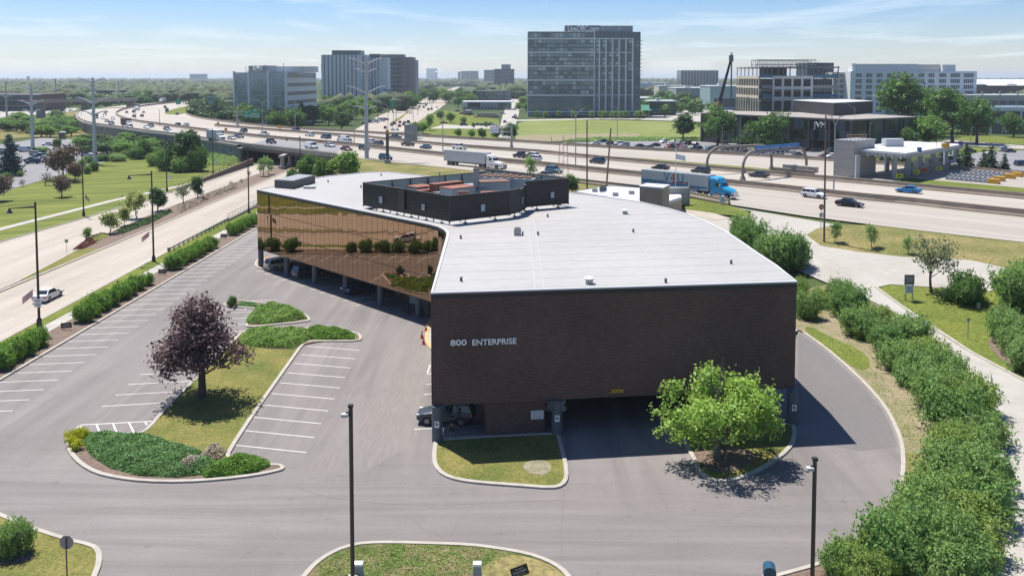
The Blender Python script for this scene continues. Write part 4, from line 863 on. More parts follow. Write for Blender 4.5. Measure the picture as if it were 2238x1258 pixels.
# --- two trees of the lot
rs0 = np.random.RandomState(41)
lb = []
for i in range(26):
    f = rs0.uniform(0, 1); z = 2.6+5.6*f; rad = 3.55*(1-.72*f**1.5)*rs0.uniform(.45, .85); a = rs0.uniform(0, 6.28); lb.append((math.cos(a)*rad, math.sin(a)*rad, z, 1.25*(1-.3*f), 1.25*(1-.3*f), .72))
lb += [(0, 0, 4.4, 2.3, 2.3, 1.9), (0, 0, 6.8, 1.5, 1.5, 1.6)]
PROTO['purple'] = (crown_mesh('crown', lb, 9500, .20, L_purple, 5, clump=9, spread=1.25, shell=(.45, 1.12), jit=.8), None, 4.4, 9)
p = P(442,869); tb = trunk_mb(7.6, .22, [(l[0]*.85, l[1]*.85, l[2]) for l in lb[:20]], 8, .05, .22).build('trunk', M_bark); PROTO['purple'] = (PROTO['purple'][0], tb.data, 4.4, 9); bpy.data.objects.remove(tb)
plant('purple', (p.x, p.y, .1), 'purple-leaved maple standing on the lawn island of the car park', name='maple_tree', rz=.4, sc=1.28, sz=1.03)
rs0 = np.random.RandomState(77); lb = []
for i in range(34):
    a = rs0.uniform(0, 6.28); f = rs0.uniform(0, 1); z = 1.9+3.6*f; rad = 3.9*math.sqrt(max(.05, 1-((f-.25)/.85)**2))*rs0.uniform(.35, .9); lb.append((math.cos(a)*rad, math.sin(a)*rad*.85, z, rs0.uniform(.6,1.05), rs0.uniform(.6,1.05), rs0.uniform(.38,.6)))
lb += [(0, 0, 3.3, 1.6, 1.5, 1.0)]
cmh = crown_mesh('crown', lb, 10500, .165, L_lime, 15, clump=22, spread=1.35, shell=(.6, 1.12), jit=.75)
tb = trunk_mb(4.8, .2, [(l[0]*.9, l[1]*.9, l[2]) for l in lb[:26]]+[(.3,.2,6.9),(-.5,.1,6.6),(.1,-.3,6.7)], 9, .06, .2).build('trunk', M_barkg); PROTO['lime'] = (cmh, tb.data, 4, 6); bpy.data.objects.remove(tb)
p = P(1568,1003); plant('lime', (p.x, p.y, .1), 'bright lime-green tree in front of the brick building', name='lime_green_tree', rz=0, sc=1.19, sz=1.09)
# --- shrubs
def shrub_proto(key, leafm, n, size, seed, nl=8, R_=1.0, H=1.0, core=.72, clump=9, jit=.8, shell=(.7, 1.08)):
    rs = np.random.RandomState(seed); lb = [(0, 0, H*.45, R_*.72, R_*.72, H*.5)]
    for i in range(nl): a = i*6.28/nl+rs.uniform(-.3,.3); q = rs.uniform(.3,.6)*R_; lb.append((math.cos(a)*q, math.sin(a)*q, H*rs.uniform(.3,.66), R_*rs.uniform(.32,.5), R_*rs.uniform(.32,.5), H*rs.uniform(.28,.42)))
    PROTO[key] = (crown_mesh('foliage', lb, n, size, leafm, seed+3, clump, core=core, jit=jit, shell=shell), None, R_, H)
def shrub(key, loc, r, h, label, group, cat='shrub', name='shrub'):
    cm = PROTO[key][0]; o = bpy.data.objects.new(name, cm); o.location = loc; o.scale = (r*rnd.uniform(.94,1.06), r*rnd.uniform(.94,1.06), h); o.rotation_euler = (0, 0, rnd.uniform(0, 6.28)); link(o); return tag(o, label, cat, group)
for i in range(3): shrub_proto('hedge%d' % i, L_hedge, 3600, .085, 100+i, 7, clump=7, jit=.7)
for i in range(4): shrub_proto('big%d' % i, (L_shrub, L_shrub2, L_shrub3, L_shrub)[i], 10000, .052, 120+i, 13, core=.58, clump=12, shell=(.55, 1.2), jit=.7)
shrub_proto('dark', L_mid, 6000, .06, 140, 10, core=.6, clump=10); shrub_proto('midb', L_shrub, 6000, .06, 141, 10, core=.6, clump=10); shrub_proto('gold', L_yel, 900, .12, 142, 6, core=.5); shrub_proto('round', L_mid, 3600, .08, 143, 6)
hedge = [(8,790,1.15),(42,778,1.1),(66,764,1.0),(92,758,1.05),(-25,806,1.15),
 (168,704,1.1),(196,692,1.15),(221,679,1.1),(243,668,1.1),(263,655,1.1),(281,645,1.0),(301,634,1.05),(313,624,.9),
 (366,589,1.15),(386,579,1.15),(402,571,1.1),(420,563,1.1),(436,556,1.1),(449,549,1.05),(462,543,1.05),
 (504,514,1.15),(516,508,1.1),(528,502,1.1),(541,496,1.1),(552,490,1.05)]
for i, (u, v, r) in enumerate(hedge):
    p = P(u, v); cl_ = 'the clump farthest from the glass wing' if u < 100 else 'the long clump by the speed limit sign' if u < 330 else 'the clump by the guardrail' if u < 480 else 'the clump nearest the glass wing'
    shrub('hedge%d' % (i % 3), (-49.25+rnd.uniform(-.25,.25), p.y, .07), r*1.28, 1.85*r, 'clipped green hedge shrub in '+cl_, 'hedge shrubs in '+cl_, name='hedge_shrub')
# big shrubs between the lot and the service road
big = [(1762,695,1.9,3.4),(1800,668,1.7,2.6),(1852,690,2.2,3.2),(1838,668,1.9,2.8),(1880,735,2.2,3.2),(1915,722,2.0,3.0),(1938,765,2.3,3.1),(1985,752,2.2,3.0),(1968,805,2.3,3.1),(2025,800,2.3,3.0),(2005,842,2.2,2.9),(2068,845,2.4,3.2),(2060,893,2.4,3.2),(2112,905,2.3,3.0),(2090,950,2.3,3.0),(2138,968,2.2,2.9),(2120,1010,2.3,3.0),(2090,1022,1.9,2.4),(2148,1062,2.2,2.8),(2100,1082,2.4,2.9),(2030,1140,2.2,2.9),(2080,1150,2.3,3.0),(2130,1140,2.1,2.7),(1985,1190,2.0,2.8),(2050,1220,2.3,3.0),(2110,1215,2.1,2.7),(1960,1260,2.2,2.9),(2030,1280,2.3,3.0),(1845,1262,1.35,2.3),(1890,1285,1.5,2.2),(2095,1275,2.0,2.5)]
for i, (u, v, r, h) in enumerate(big):
    p = T(u, v)
    lab = ('dense green','yellow-green','grey-green','leafy mid-green')[i % 4]+' shrub in the tall thicket along the service road' if i < 28 else 'upright light green shrub at the end of the thicket by the mailbox'
    shrub('big%d' % (i % 4), (p.x, p.y, p.z-.1), r*1.12*rnd.uniform(.88,1.1), h*1.1*rnd.uniform(.78,1.15), lab, 'shrubs of the thicket along the service road' if i < 28 else 'shrubs by the mailbox', name='thicket_shrub')
for (u, v, r, h, k, lab) in ((1585,560,2.3,3.8,'big2','dark glossy shrub behind the curved roof edge, beside the tall one'),(1640,560,3.0,5.2,'big2','tallest green bush behind the curved roof edge'),(1690,592,3.4,5.6,'big3','broad green bush behind the right roof edge'),(1735,585,2.6,4.8,'big2','spreading green bush beside the pale yard'),(1742,660,1.6,3.0,'big1','brownish-green shrub at the right wall of the building'),(1622,520,2.2,3.8,'big0','green bush nearest the paved corner by the ramp'),
 (2112,660,2.3,3.7,'dark','large round dark shrub beside the bare-stemmed tree'),(2078,655,1.1,1.4,'dark','low dark shrub at the foot of the bare-stemmed tree'),(2225,670,3.0,4.6,'midb','green shrub at the far end of the right-hand lawn'),(2260,640,3.2,4.0,'midb','pale green shrub beside the pale yard'),
 (2200,745,2.3,3.2,'midb','green shrub at the head of the curved bed'),(2225,775,2.2,3.0,'midb','green shrub in the middle of the curved bed'),(2250,815,2.4,3.2,'midb','green shrub at the near end of the curved bed'),(2185,715,1.7,2.6,'midb','small green shrub behind the curved bed')):
    p = T(u, v); shrub(k, (p.x, p.y, p.z-.1), r, h, lab, None, name='bush')
st(drape('mulch_bed', smooth(tp([(2155,750),(2165,735),(2200,720),(2260,740),(2300,830),(2240,830),(2190,790)]), 2, True), 0.09, M_mulch))
p = P(32,1212); shrub('big0', (p.x, p.y, .1), 1.15, 2.0, 'round shrub on the corner lawn beside the stop sign', None, name='bush')
p = P(508,670); shrub('round', (p.x, p.y, .1), .72, 1.2, 'small round shrub at the tip of the planting island', None, name='bush')
for i, (u, v) in enumerate(((156,962),(172,957),(160,975),(168,985),(182,960))): p = P(u, v); shrub('gold', (p.x, p.y, .1), .55, .7, 'golden yellow shrub at the kerbed tip of the island', 'golden shrubs on the island tip', name='golden_shrub')
# --- ground cover beds: mounds of leaves nobody could count
def cover(name, pl, h, n, size, m, label, seed, z=.1, hv=.5):
    rs = np.random.RandomState(seed); poly_ = np.array([tuple(P(u, v).xy) for u, v in pl]); lo, hi = poly_.min(0), poly_.max(0); pts_ = []
    n0 = len(poly_); cen = poly_.mean(0)
    while len(pts_) < n:
        q = rs.uniform(lo, hi, (n, 2)); ins_ = np.zeros(n, bool); dm = np.full(n, 1e9)
        for i in range(n0):
            a, c = poly_[i], poly_[(i+1) % n0]
            cond = (a[1] > q[:, 1]) != (c[1] > q[:, 1]); xx = (c[0]-a[0])*(q[:, 1]-a[1])/(c[1]-a[1]+1e-12)+a[0]; ins_ ^= cond & (q[:, 0] < xx)
            d_ = c-a; tt = np.clip(((q-a)@d_)/(d_@d_), 0, 1); dm = np.minimum(dm, np.linalg.norm(q-(a+tt[:, None]*d_), axis=1))
        for p_, dd_ in zip(q[ins_], dm[ins_]): pts_.append((*p_, dd_))
    A = np.array(pts_[:n]); prof = h*np.minimum(1, (A[:, 2]/.9))**.6*(1-hv*.5+hv*.5*np.sin(A[:, 0]*2.3+seed)*np.cos(A[:, 1]*1.9))
    C = np.stack([A[:, 0], A[:, 1], z+prof*rs.uniform(.55, 1.05, n)], 1); V, F = leaf_quads(rs, C, np.tile([0, 0, 1.0], (n, 1)), size, jit=.75)
    me = mesh_np(name, V, F, [m]); o = bpy.data.objects.new(name, me); link(o); return kind(o, 'stuff', label)
cover('ground_cover', [(186,948),(178,968),(200,1000),(240,1025),(300,1042),(380,1046),(450,1040),(470,1010),(430,985),(370,968),(330,955),(260,950)], .62, 17000, .15, L_cover, 'dense bluish-green ground cover filling the island bed', 5)
cover('ground_cover', [(440,1040),(470,1012),(520,1003),(560,1002),(588,1010),(590,1022),(560,1035),(500,1044),(450,1048)], .78, 8000, .13, L_hedge, 'bright green low shrubs at the narrow end of the island bed', 6)
cover('spent_flowers', [(370,1036),(395,1018),(430,1008),(450,985),(475,982),(498,990),(480,1006),(450,1020),(420,1040),(390,1046)], 1.0, 2600, .10, L_spent, 'faded grey-pink flower heads in the island bed', 8)
cover('ground_cover', [(536,708),(545,690),(560,675),(590,668),(630,670),(660,684),(672,697),(640,703),(580,711)], .75, 11000, .15, L_light, 'pale green mounded ground cover on the small island', 9)
cover('ground_cover', [(522,750),(530,732),(560,722),(620,722),(670,724),(690,735),(668,750),(640,764),(590,763),(545,758)], .8, 13000, .15, L_light, 'pale green ground cover behind the lawn of the island', 10)
cover('ground_cover', [(660,727),(700,717),(740,722),(776,734),(775,744),(740,745),(690,745),(668,742)], .75, 7000, .14, L_hedge, 'bright yellow-green ground cover at the rounded island tip', 11)
cover('ground_cover', [(515,668),(530,660),(560,664),(566,672),(540,672)], .35, 1500, .13, L_cover, 'thin green ground cover strip beside the round shrub', 12)
for gname, pl, n, m, h, lab, sd in (('lawn_tufts', [(690,1240),(760,1198),(900,1190),(1030,1194),(1120,1210),(1080,1240),(1000,1262),(700,1262)], 2600, L_shrub2, .05, 'weeds and clover growing in the entrance island lawn', 31), ('lawn_tufts', [(1790,745),(1850,790),(1900,838),(1940,890),(1970,950),(1985,1050),(2030,1040),(2020,960),(1980,890),(1930,830),(1880,780),(1820,735)], 1300, L_shrub2, .10, 'dry grass tufts on the verge beside the thicket', 32), ('median_grasses', [(385,455),(430,438),(470,420),(520,400),(520,412),(470,430),(420,455),(392,468)], 6000, L_spent, .8, 'tall dry ornamental grasses on the boulevard median', 33),('median_flowers', [(158,548),(178,533),(195,520),(222,510),(232,516),(205,535),(182,546)], 2500, L_red, .45, 'dark red flower bed on the boulevard median', 34),('median_flowers', [(185,535),(205,516),(235,512),(238,518),(212,530)], 1800, L_cream, .5, 'straw-coloured flower bed on the boulevard median', 35),('low_planting', [(250,507),(290,490),(340,470),(372,458),(378,464),(330,490),(270,512)], 3500, L_dark, .4, 'low dark planting under the median trees', 36)):
    cover(gname, pl, h, n, .085 if 'tufts' in gname else .22, m, lab, sd)
# --- trees of the middle distance (shared crowns)
tree_proto('oak', L_mid, 4.6, 7.0, 2.2, 4200, .46, 201, 12, .26, core=.5); tree_proto('oak2', L_dark, 4.6, 7.4, 2.0, 4200, .46, 202, 12, .26, core=.5)
tree_proto('locust', L_mid, 5.6, 6.0, 3.6, 4200, .42, 203, 13, .28, core=.35); tree_proto('young', L_light, 1.5, 3.2, 1.1, 1000, .26, 204, 6, .07, clump=8)
tree_proto('sparse', L_grey, 3.2, 3.6, 2.0, 1500, .22, 205, 12, .14, M_barkg, clump=6); tree_proto('bare', L_brown, 2.3, 2.2, 1.2, 520, .2, 206, 11, .11, M_barkg, clump=4)
tree_proto('bronze', L_brown, 3.0, 3.4, 1.6, 2200, .30, 207, 10, .14, M_barkg, clump=9); tree_proto('cream', L_cream, 1.9, 2.4, 1.3, 1500, .22, 208, 9, .08, M_barkg, core=.4); tree_proto('oval', L_dark, 1.3, 3.4, 1.0, 1500, .24, 209, 7, .09, core=.6, lsize=.8)
tree_proto('pale', lf('pale_leaf', (0.12,0.20,0.045), .3, .3, (0.075,0.14,0.03)), 4.2, 6.2, 2.0, 3600, .46, 210, 11, .24, core=.5); tree_proto('thin', L_shrub, 1.6, 4.4, .6, 900, .24, 211, 7, .07, clump=6)
def conifer(key, m, seed):
    rs = np.random.RandomState(seed); lbs = [(0, 0, .8+i*.78, 2.1*(1-i/9)+.22, 2.1*(1-i/9)+.22, .42) for i in range(9)]
    cm = crown_mesh('crown', lbs, 3000, .3, m, seed, 9, shell=(.35, 1.06), flat=.5, core=.55); tb = MB().tube([(0,0,-.1),(0,0,7)], [.16,.04], 6).build('trunk', M_bark); PROTO[key] = (cm, tb.data, 2.2, 7.6); bpy.data.objects.remove(tb)
conifer('spruce', L_blue, 301); conifer('pine', L_con, 302)
def tpx(key, u, v, wpx, label, group=None, tall=1.0, name='tree', z=None, cat='tree', dmin=0):
    """tree whose foot is seen at (u, v) and whose crown spans wpx photo pixels"""
    p = T(u, v) if z is None else P(u, v, z); s_ = wpx/(FPX/p.y)/(2.35*PROTO[key][2]); return plant(key, p, label, cat, group, s_, name=name, sz=s_*tall)
FAR = [('oak2',405,372,95,'broad dark tree beside the expressway wall at the lawn edge'),('oak',372,368,50,'tall green tree behind the broad dark one on the lawn'),('oak',318,345,46,'green tree rising in front of the grey retaining wall'),
 ('spruce',22,383,62,'blue-green spruce at the neighbouring car park'),('bronze',140,392,95,'brown-leaved tree at the corner of the neighbouring lawn'),('bronze',135,430,60,'low brown-leaved tree on a mulch circle in the lawn'),('bronze',-8,440,80,'brown-leaved tree partly beyond the neighbouring car park edge'),('bare',100,405,42,'nearly bare small tree beside the car park kerb'),('bare',25,410,40,'nearly bare spreading tree on the lawn corner'),('bare',50,408,24,'tiny nearly bare tree on the lawn corner'),('bronze',165,398,55,'brown-leaved tree behind the black lamp post'),
 ('cream',240,512,56,'cream-flowering multi-stem tree at the median end'),('cream',272,495,50,'small pale-flowering tree on the median'),('cream',300,478,70,'largest pale-flowering tree on the median'),('oak2',345,462,56,'dark spreading tree on the median'),('sparse',400,447,56,'feathery pale tree on the median'),('oval',432,437,34,'dark egg-shaped tree on the median'),('young',190,528,26,'small bright tree at the tip of the median'),
 ('thin',575,386,34,'thin young tree in front of the bridge, left of its pair'),('thin',588,382,30,'thin young tree in front of the bridge pier'),('bare',505,408,18,'leafless young tree on the median by the guard wall'),('bare',528,400,14,'tiny leafless tree on the median by the guard wall'),('bare',545,385,18,'leafless tree on the median in front of the underpass'),
 ('oak',668,402,72,'bushy tree beside the bridge wing wall'),('oak',708,404,66,'bushy tree behind the grey stair box'),('pale',752,402,84,'wide bushy tree between the bridge and the steel power pole'),('oak',640,404,40,'low bushy tree at the underpass mouth'),
 ('thin',1825,531,36,'slender young tree beside the wooden utility pole'),('thin',1905,541,40,'slender young conifer-shaped tree on the ramp grass'),('thin',1985,555,30,'half-bare slender tree on the ramp grass'),('sparse',2036,641,150,'airy tree with many bare stems beside the pale yard'),
 ('thin',1158,392,40,'bushy sapling top behind the rooftop screen'),('oak',1243,425,50,'green shrubby tree at the corner of the rooftop screen'),
 ('oak2',1494,306,62,'dense dark green tree at the edge of the field'),('locust',1568,318,105,'wide dark tree in front of the black office block'),('locust',1678,330,108,'wide green tree beside the black office entrance'),('oak',1985,330,56,'leafy tree beside the toll canopy'),('pale',2030,326,86,'low spreading pale tree behind the toll canopy'),
 ('locust',1985,297,170,'largest spreading tree behind the black office'),('locust',2082,312,150,'great spreading tree with a forked trunk beside the lane'),('locust',2135,315,125,'spreading tree with a dark single trunk on the far lawn'),('locust',2052,290,120,'tall spreading tree behind the forked one'),('oak',2215,300,60,'green tree at the edge of the far lawn')]
for k_, u, v, wp_, lab in FAR: tpx(k_, u, v, wp_, lab)
for i, (u, v, wp_) in enumerate(((2112,372,40),(2085,370,38),(2060,366,34),(1975,362,36),(1935,360,34),(2165,378,40),(2195,379,30),(2150,376,34))): tpx('pine', u, v, wp_, 'dark pine beyond the toll lanes' if i < 5 else 'dark pine beside the far car park fence', 'pines beyond the toll lanes' if i < 5 else 'pines by the far car park fence', name='pine_tree', z=2.0)
for i, u in enumerate((1173,1192,1220,1254,1292,1312,1320,1336,1345,1357,1368,1390,1400)): tpx('young', u, 259+(i % 2), 16, 'pale young street tree in the row before the glass tower', 'street trees before the glass tower', .9)
for u, v, wp_, k_ in ((905,296,34,'pale'),(925,292,28,'pale'),(940,285,30,'young'),(1062,282,14,'young'),(1035,282,12,'young'),(1012,272,20,'pale'),(985,268,26,'pale'),(962,262,24,'pale'),(1112,306,42,'oak'),(1085,304,30,'oak'),(1055,303,26,'oak'),(1030,302,22,'pale'),(1000,300,22,'pale')): tpx(k_, u, v, wp_, 'small green tree on the bank beside the far boulevard' if u < 1000 else 'bushy tree along the far expressway edge', 'trees on the bank of the far boulevard' if u < 1000 else 'bushes along the far expressway edge')
# belt between the expressway and the offices on the left, and beside the boulevard
rt = random.Random(11)
def belt(u0, u1, v0, v1, n, w0, w1, label, group, keys=('oak','oak2','pale','locust'), tall=.85):
    for i in range(n): u, v = rt.uniform(u0, u1), rt.uniform(v0, v1); kk = rt.choice(keys); tpx(kk, u, v, 1.3*rt.uniform(w0, w1)*((v-168)/((v0+v1)/2-168)), {'oak':'green ','oak2':'dark green ','pale':'pale green ','locust':'wide-crowned ','young':'young '}[kk]+label, tall=tall, group=group+' ('+kk.replace('oak2','dark').replace('oak','green')+')')
belt(500,765,256,286,40,32,48,'tree below the silver office block','trees below the silver office block')

belt(690,805,232,264,26,26,40,'tree in the grove before the striped tower','trees before the striped tower'); belt(850,915,226,240,9,26,36,'tree beside the brown tower','trees beside the brown tower')
belt(915,980,206,226,12,16,26,'tree along the left side of the far boulevard','trees left of the far boulevard'); belt(1000,1050,200,236,12,14,24,'tree along the right side of the far boulevard','trees right of the far boulevard')
belt(175,360,306,338,46,26,44,'bushy tree in the thicket below the grey retaining wall','trees below the retaining wall',('oak','oak2','pale'),.5)
belt(0,170,262,300,34,24,44,'bushy tree in the wild plot beside the car park','trees of the wild plot',('oak','pale','oak2'),.55); 
belt(1590,1720,325,334,7,26,36,'tree at the black office wall','trees at the black office wall',('oak2','oak'))
belt(1130,1155,215,250,7,12,18,'tree along the side street','trees along the side street',('young','pale'))
belt(2110,2238,282,294,8,30,44,'tree before the far office blocks','trees before the far offices')
def belt_stuff(name, u0, u1, v0, v1, n, w0, w1, label, m, seed):
    rs = random.Random(seed); lb = []
    for i in range(n):
        u, v = rs.uniform(u0, u1), rs.uniform(v0, v1); p = P(u, v); rr_ = rs.uniform(w0, w1)*1.2/(FPX/p.y)/2
        for k in range(4): lb.append((p.x+rs.uniform(-.5,.5)*rr_, p.y+rs.uniform(-.5,.5)*rr_, rr_*rs.uniform(.5,1.25), rr_*rs.uniform(.5,.75), rr_*rs.uniform(.5,.75), rr_*rs.uniform(.45,.65)))
    o = bpy.data.objects.new(name, crown_mesh(name, lb, n*420, .75, m, seed, 8, core=.7)); link(o); kind(o, 'stuff', label)
belt_stuff('distant_trees', 150,420,198,216,60,10,17,'mass of distant trees along the expressway horizon',L_dark,71); belt_stuff('distant_trees', 0,330,222,238,40,18,30,'trees massed among the brown low offices',L_mid,72)
belt_stuff('distant_trees', 1400,1600,222,258,46,18,32,'trees massed among the shops behind the tower',L_mid,73); belt_stuff('distant_trees', 415,515,238,268,40,20,32,'thick trees beside the curving expressway',L_dark,74)
for u, v, w_, h_, k_, lab in ((365,372,3.6,6.0,'dark','dark spreading bush at the left foot of the broad lawn tree'),(430,374,4.2,7.2,'dark','dark tall bush at the right foot of the broad lawn tree'),(398,376,3.8,5.0,'midb','low green bush in front of the broad lawn tree'),(340,362,3.2,4.2,'midb','green bush at the end of the car park hedge'),(300,348,3.0,4.0,'dark','dark bush below the grey retaining wall'),(258,352,3.4,2.2,'midb','long low clipped bush at the lawn edge')):
    p = P(u, v); shrub(k_, p, w_, h_, lab, None, name='bush')
shrubs2 = [(195,356,30,14),(150,352,26,12),(225,352,40,14),(178,366,24,16),(160,372,20,14),(248,348,36,12),(275,344,44,14),(300,340,40,14),(120,345,34,12),(205,374,26,20),(190,380,22,17),(170,384,20,14),(125,322,20,18),(60,330,40,10),(90,333,34,11),(15,390,26,12),(44,386,16,12)]
for u, v, wp_, hp in shrubs2: p = P(u, v); s_ = FPX/p.y; shrub('dark' if u % 2 else 'midb', p, wp_/s_/2, hp/s_*1.1, 'clipped round bush edging the neighbouring car park', 'clipped bushes of the neighbouring car park', name='clipped_bush')
cover('bank_reeds', [(450,345),(470,332),(520,340),(535,352),(500,362),(455,362)], 1.6, 4000, .35, L_shrub, 'tall reedy growth at the foot of the retaining wall', 51); cover('edge_weeds', [(1230,310),(1300,304),(1400,304),(1540,304),(1540,309),(1400,309),(1300,312)], 1.2, 5000, .5, L_shrub, 'rough weeds along the edge of the mown field', 52)
cover('wild_growth', [(170,330),(190,300),(250,306),(330,322),(350,345),(300,345),(230,335)], 2.2, 9000, .5, L_mid, 'tangled undergrowth below the retaining wall', 53)
# far woods: canopies past counting
def woods(name, label, n, ymin, ymax, seed, m, xr=.75, wid=(7, 15), skip=None):
    rs = np.random.RandomState(seed); bm = bmesh.new(); bmesh.ops.create_icosphere(bm, subdivisions=1, radius=1); cv = np.array([v.co[:] for v in bm.verts]); cf = np.array([[v.index for v in f.verts] for f in bm.faces]); bm.free()
    Y = 1/rs.uniform(1/ymax, 1/ymin, n); X = rs.uniform(-xr, xr, n)*Y; ok = np.ones(n, bool)
    if skip: ok = np.array([not skip(x, y) for x, y in zip(X, Y)])
    X, Y = X[ok], Y[ok]; n = len(X); Rr = rs.uniform(*wid, n)*(1+Y/9000)
    V = (cv[None]*(1+.22*rs.normal(size=(n, len(cv), 1))))*np.stack([Rr, Rr, rs.uniform(.55, .95, n)*Rr], 1)[:, None, :]+np.stack([X, Y, rs.uniform(4, 9, n)*.9], 1)[:, None, :]
    F = (cf[None]+(np.arange(n)*len(cv))[:, None, None]).reshape(-1, 3); o = bpy.data.objects.new(name, mesh_np(name, V.reshape(-1, 3), F, [m])); link(o); return kind(o, 'stuff', label)
M_wood1 = mat('woodland', (0.062,0.092,0.032), .9, island=.45, col2=(0.034,0.058,0.02), vscale=.05, fine=.45, fscale=.6)
def clear(x, y):
    u = 1119+FPX*x/y
    if y < 2400 and -0.075*y-30 < x+8 < -0.055*y+40 and y > 300: return True
    if 1000 < u < 1160 and y < 1100: return True
    if u < 480 and y < 900 and x > -420: return True
    if 1380 < u < 1660 and y < 1300: return True
    return False
woods('far_woods', 'wooded suburb fading to the horizon', 12000, 1000, 9000, 61, M_wood1, skip=clear, wid=(4.5, 10)); woods('woods', 'belt of trees behind the offices and shops', 1300, 640, 1000, 62, M_wood1, xr=.72, wid=(5, 9), skip=lambda x, y: clear(x, y) or 900 < 1119+FPX*x/y < 1900)
# ================================================================ vehicles (front towards +X)
def paint(name, c, metal=.0, rough=.32): return mat('paint_'+name, c, rough, metal=metal, coat=.3, spec=.4)
PT = {k: paint(k, c) for k, c in dict(white=(.72,.72,.71), silver=(.46,.48,.50), grey=(.10,.115,.13), black=(.012,.012,.014), navy=(.03,.045,.085), blue=(.02,.20,.48), teal=(.05,.13,.19), red=(.28,.03,.035), maroon=(.15,.035,.05), brown=(.10,.06,.05), tan=(.38,.33,.26), skyblue=(.03,.30,.62), charcoal=(.055,.06,.068), green=(.05,.10,.08)).items()}
M_glass = mat('car_glass', (0.018,0.022,0.026), .06, spec=.8); M_tyre = mat('tyre', (0.018,0.018,0.018), .85); M_rim = mat('rim', (0.22,0.225,0.23), .4, metal=.65); M_lamp = mat('headlight', (0.75,0.77,0.78), .15, spec=.8); M_tail = mat('tail_light', (0.42,0.015,0.015), .25); M_trim = mat('black_trim', (0.02,0.02,0.021), .6); M_chr = mat('chrome', (0.6,0.6,0.61), .2, metal=.9); M_plate = mat('number_plate', (0.7,0.7,0.68), .6)
SPEC = dict(  # L, W, z_low, belt, hood z, roof z, windshield base, roof front, roof rear, rear base, trunk z, wheel r, wheelbase
 sedan=(4.75,1.82,.22,.92,.86,1.45,.95,.15,-1.05,-1.75,1.0,.33,2.8), suv=(4.7,1.9,.28,1.10,1.04,1.72,1.0,.35,-1.9,-2.22,1.12,.37,2.75), hatch=(4.2,1.78,.24,.98,.92,1.52,1.0,.25,-1.55,-2.0,1.02,.33,2.6),
 van=(5.6,2.05,.30,1.25,1.18,2.15,1.95,1.35,-2.65,-2.75,1.25,.37,3.5), minivan=(5.0,1.98,.24,1.05,.98,1.75,1.55,.6,-2.1,-2.4,1.08,.35,3.0), pickup=(5.7,2.0,.36,1.15,1.12,1.88,1.15,.55,-.75,-.95,1.15,.40,3.6), jeep=(4.1,1.85,.38,1.15,1.12,1.80,.75,.5,-1.8,-1.9,1.15,.38,2.6))
VM = {}
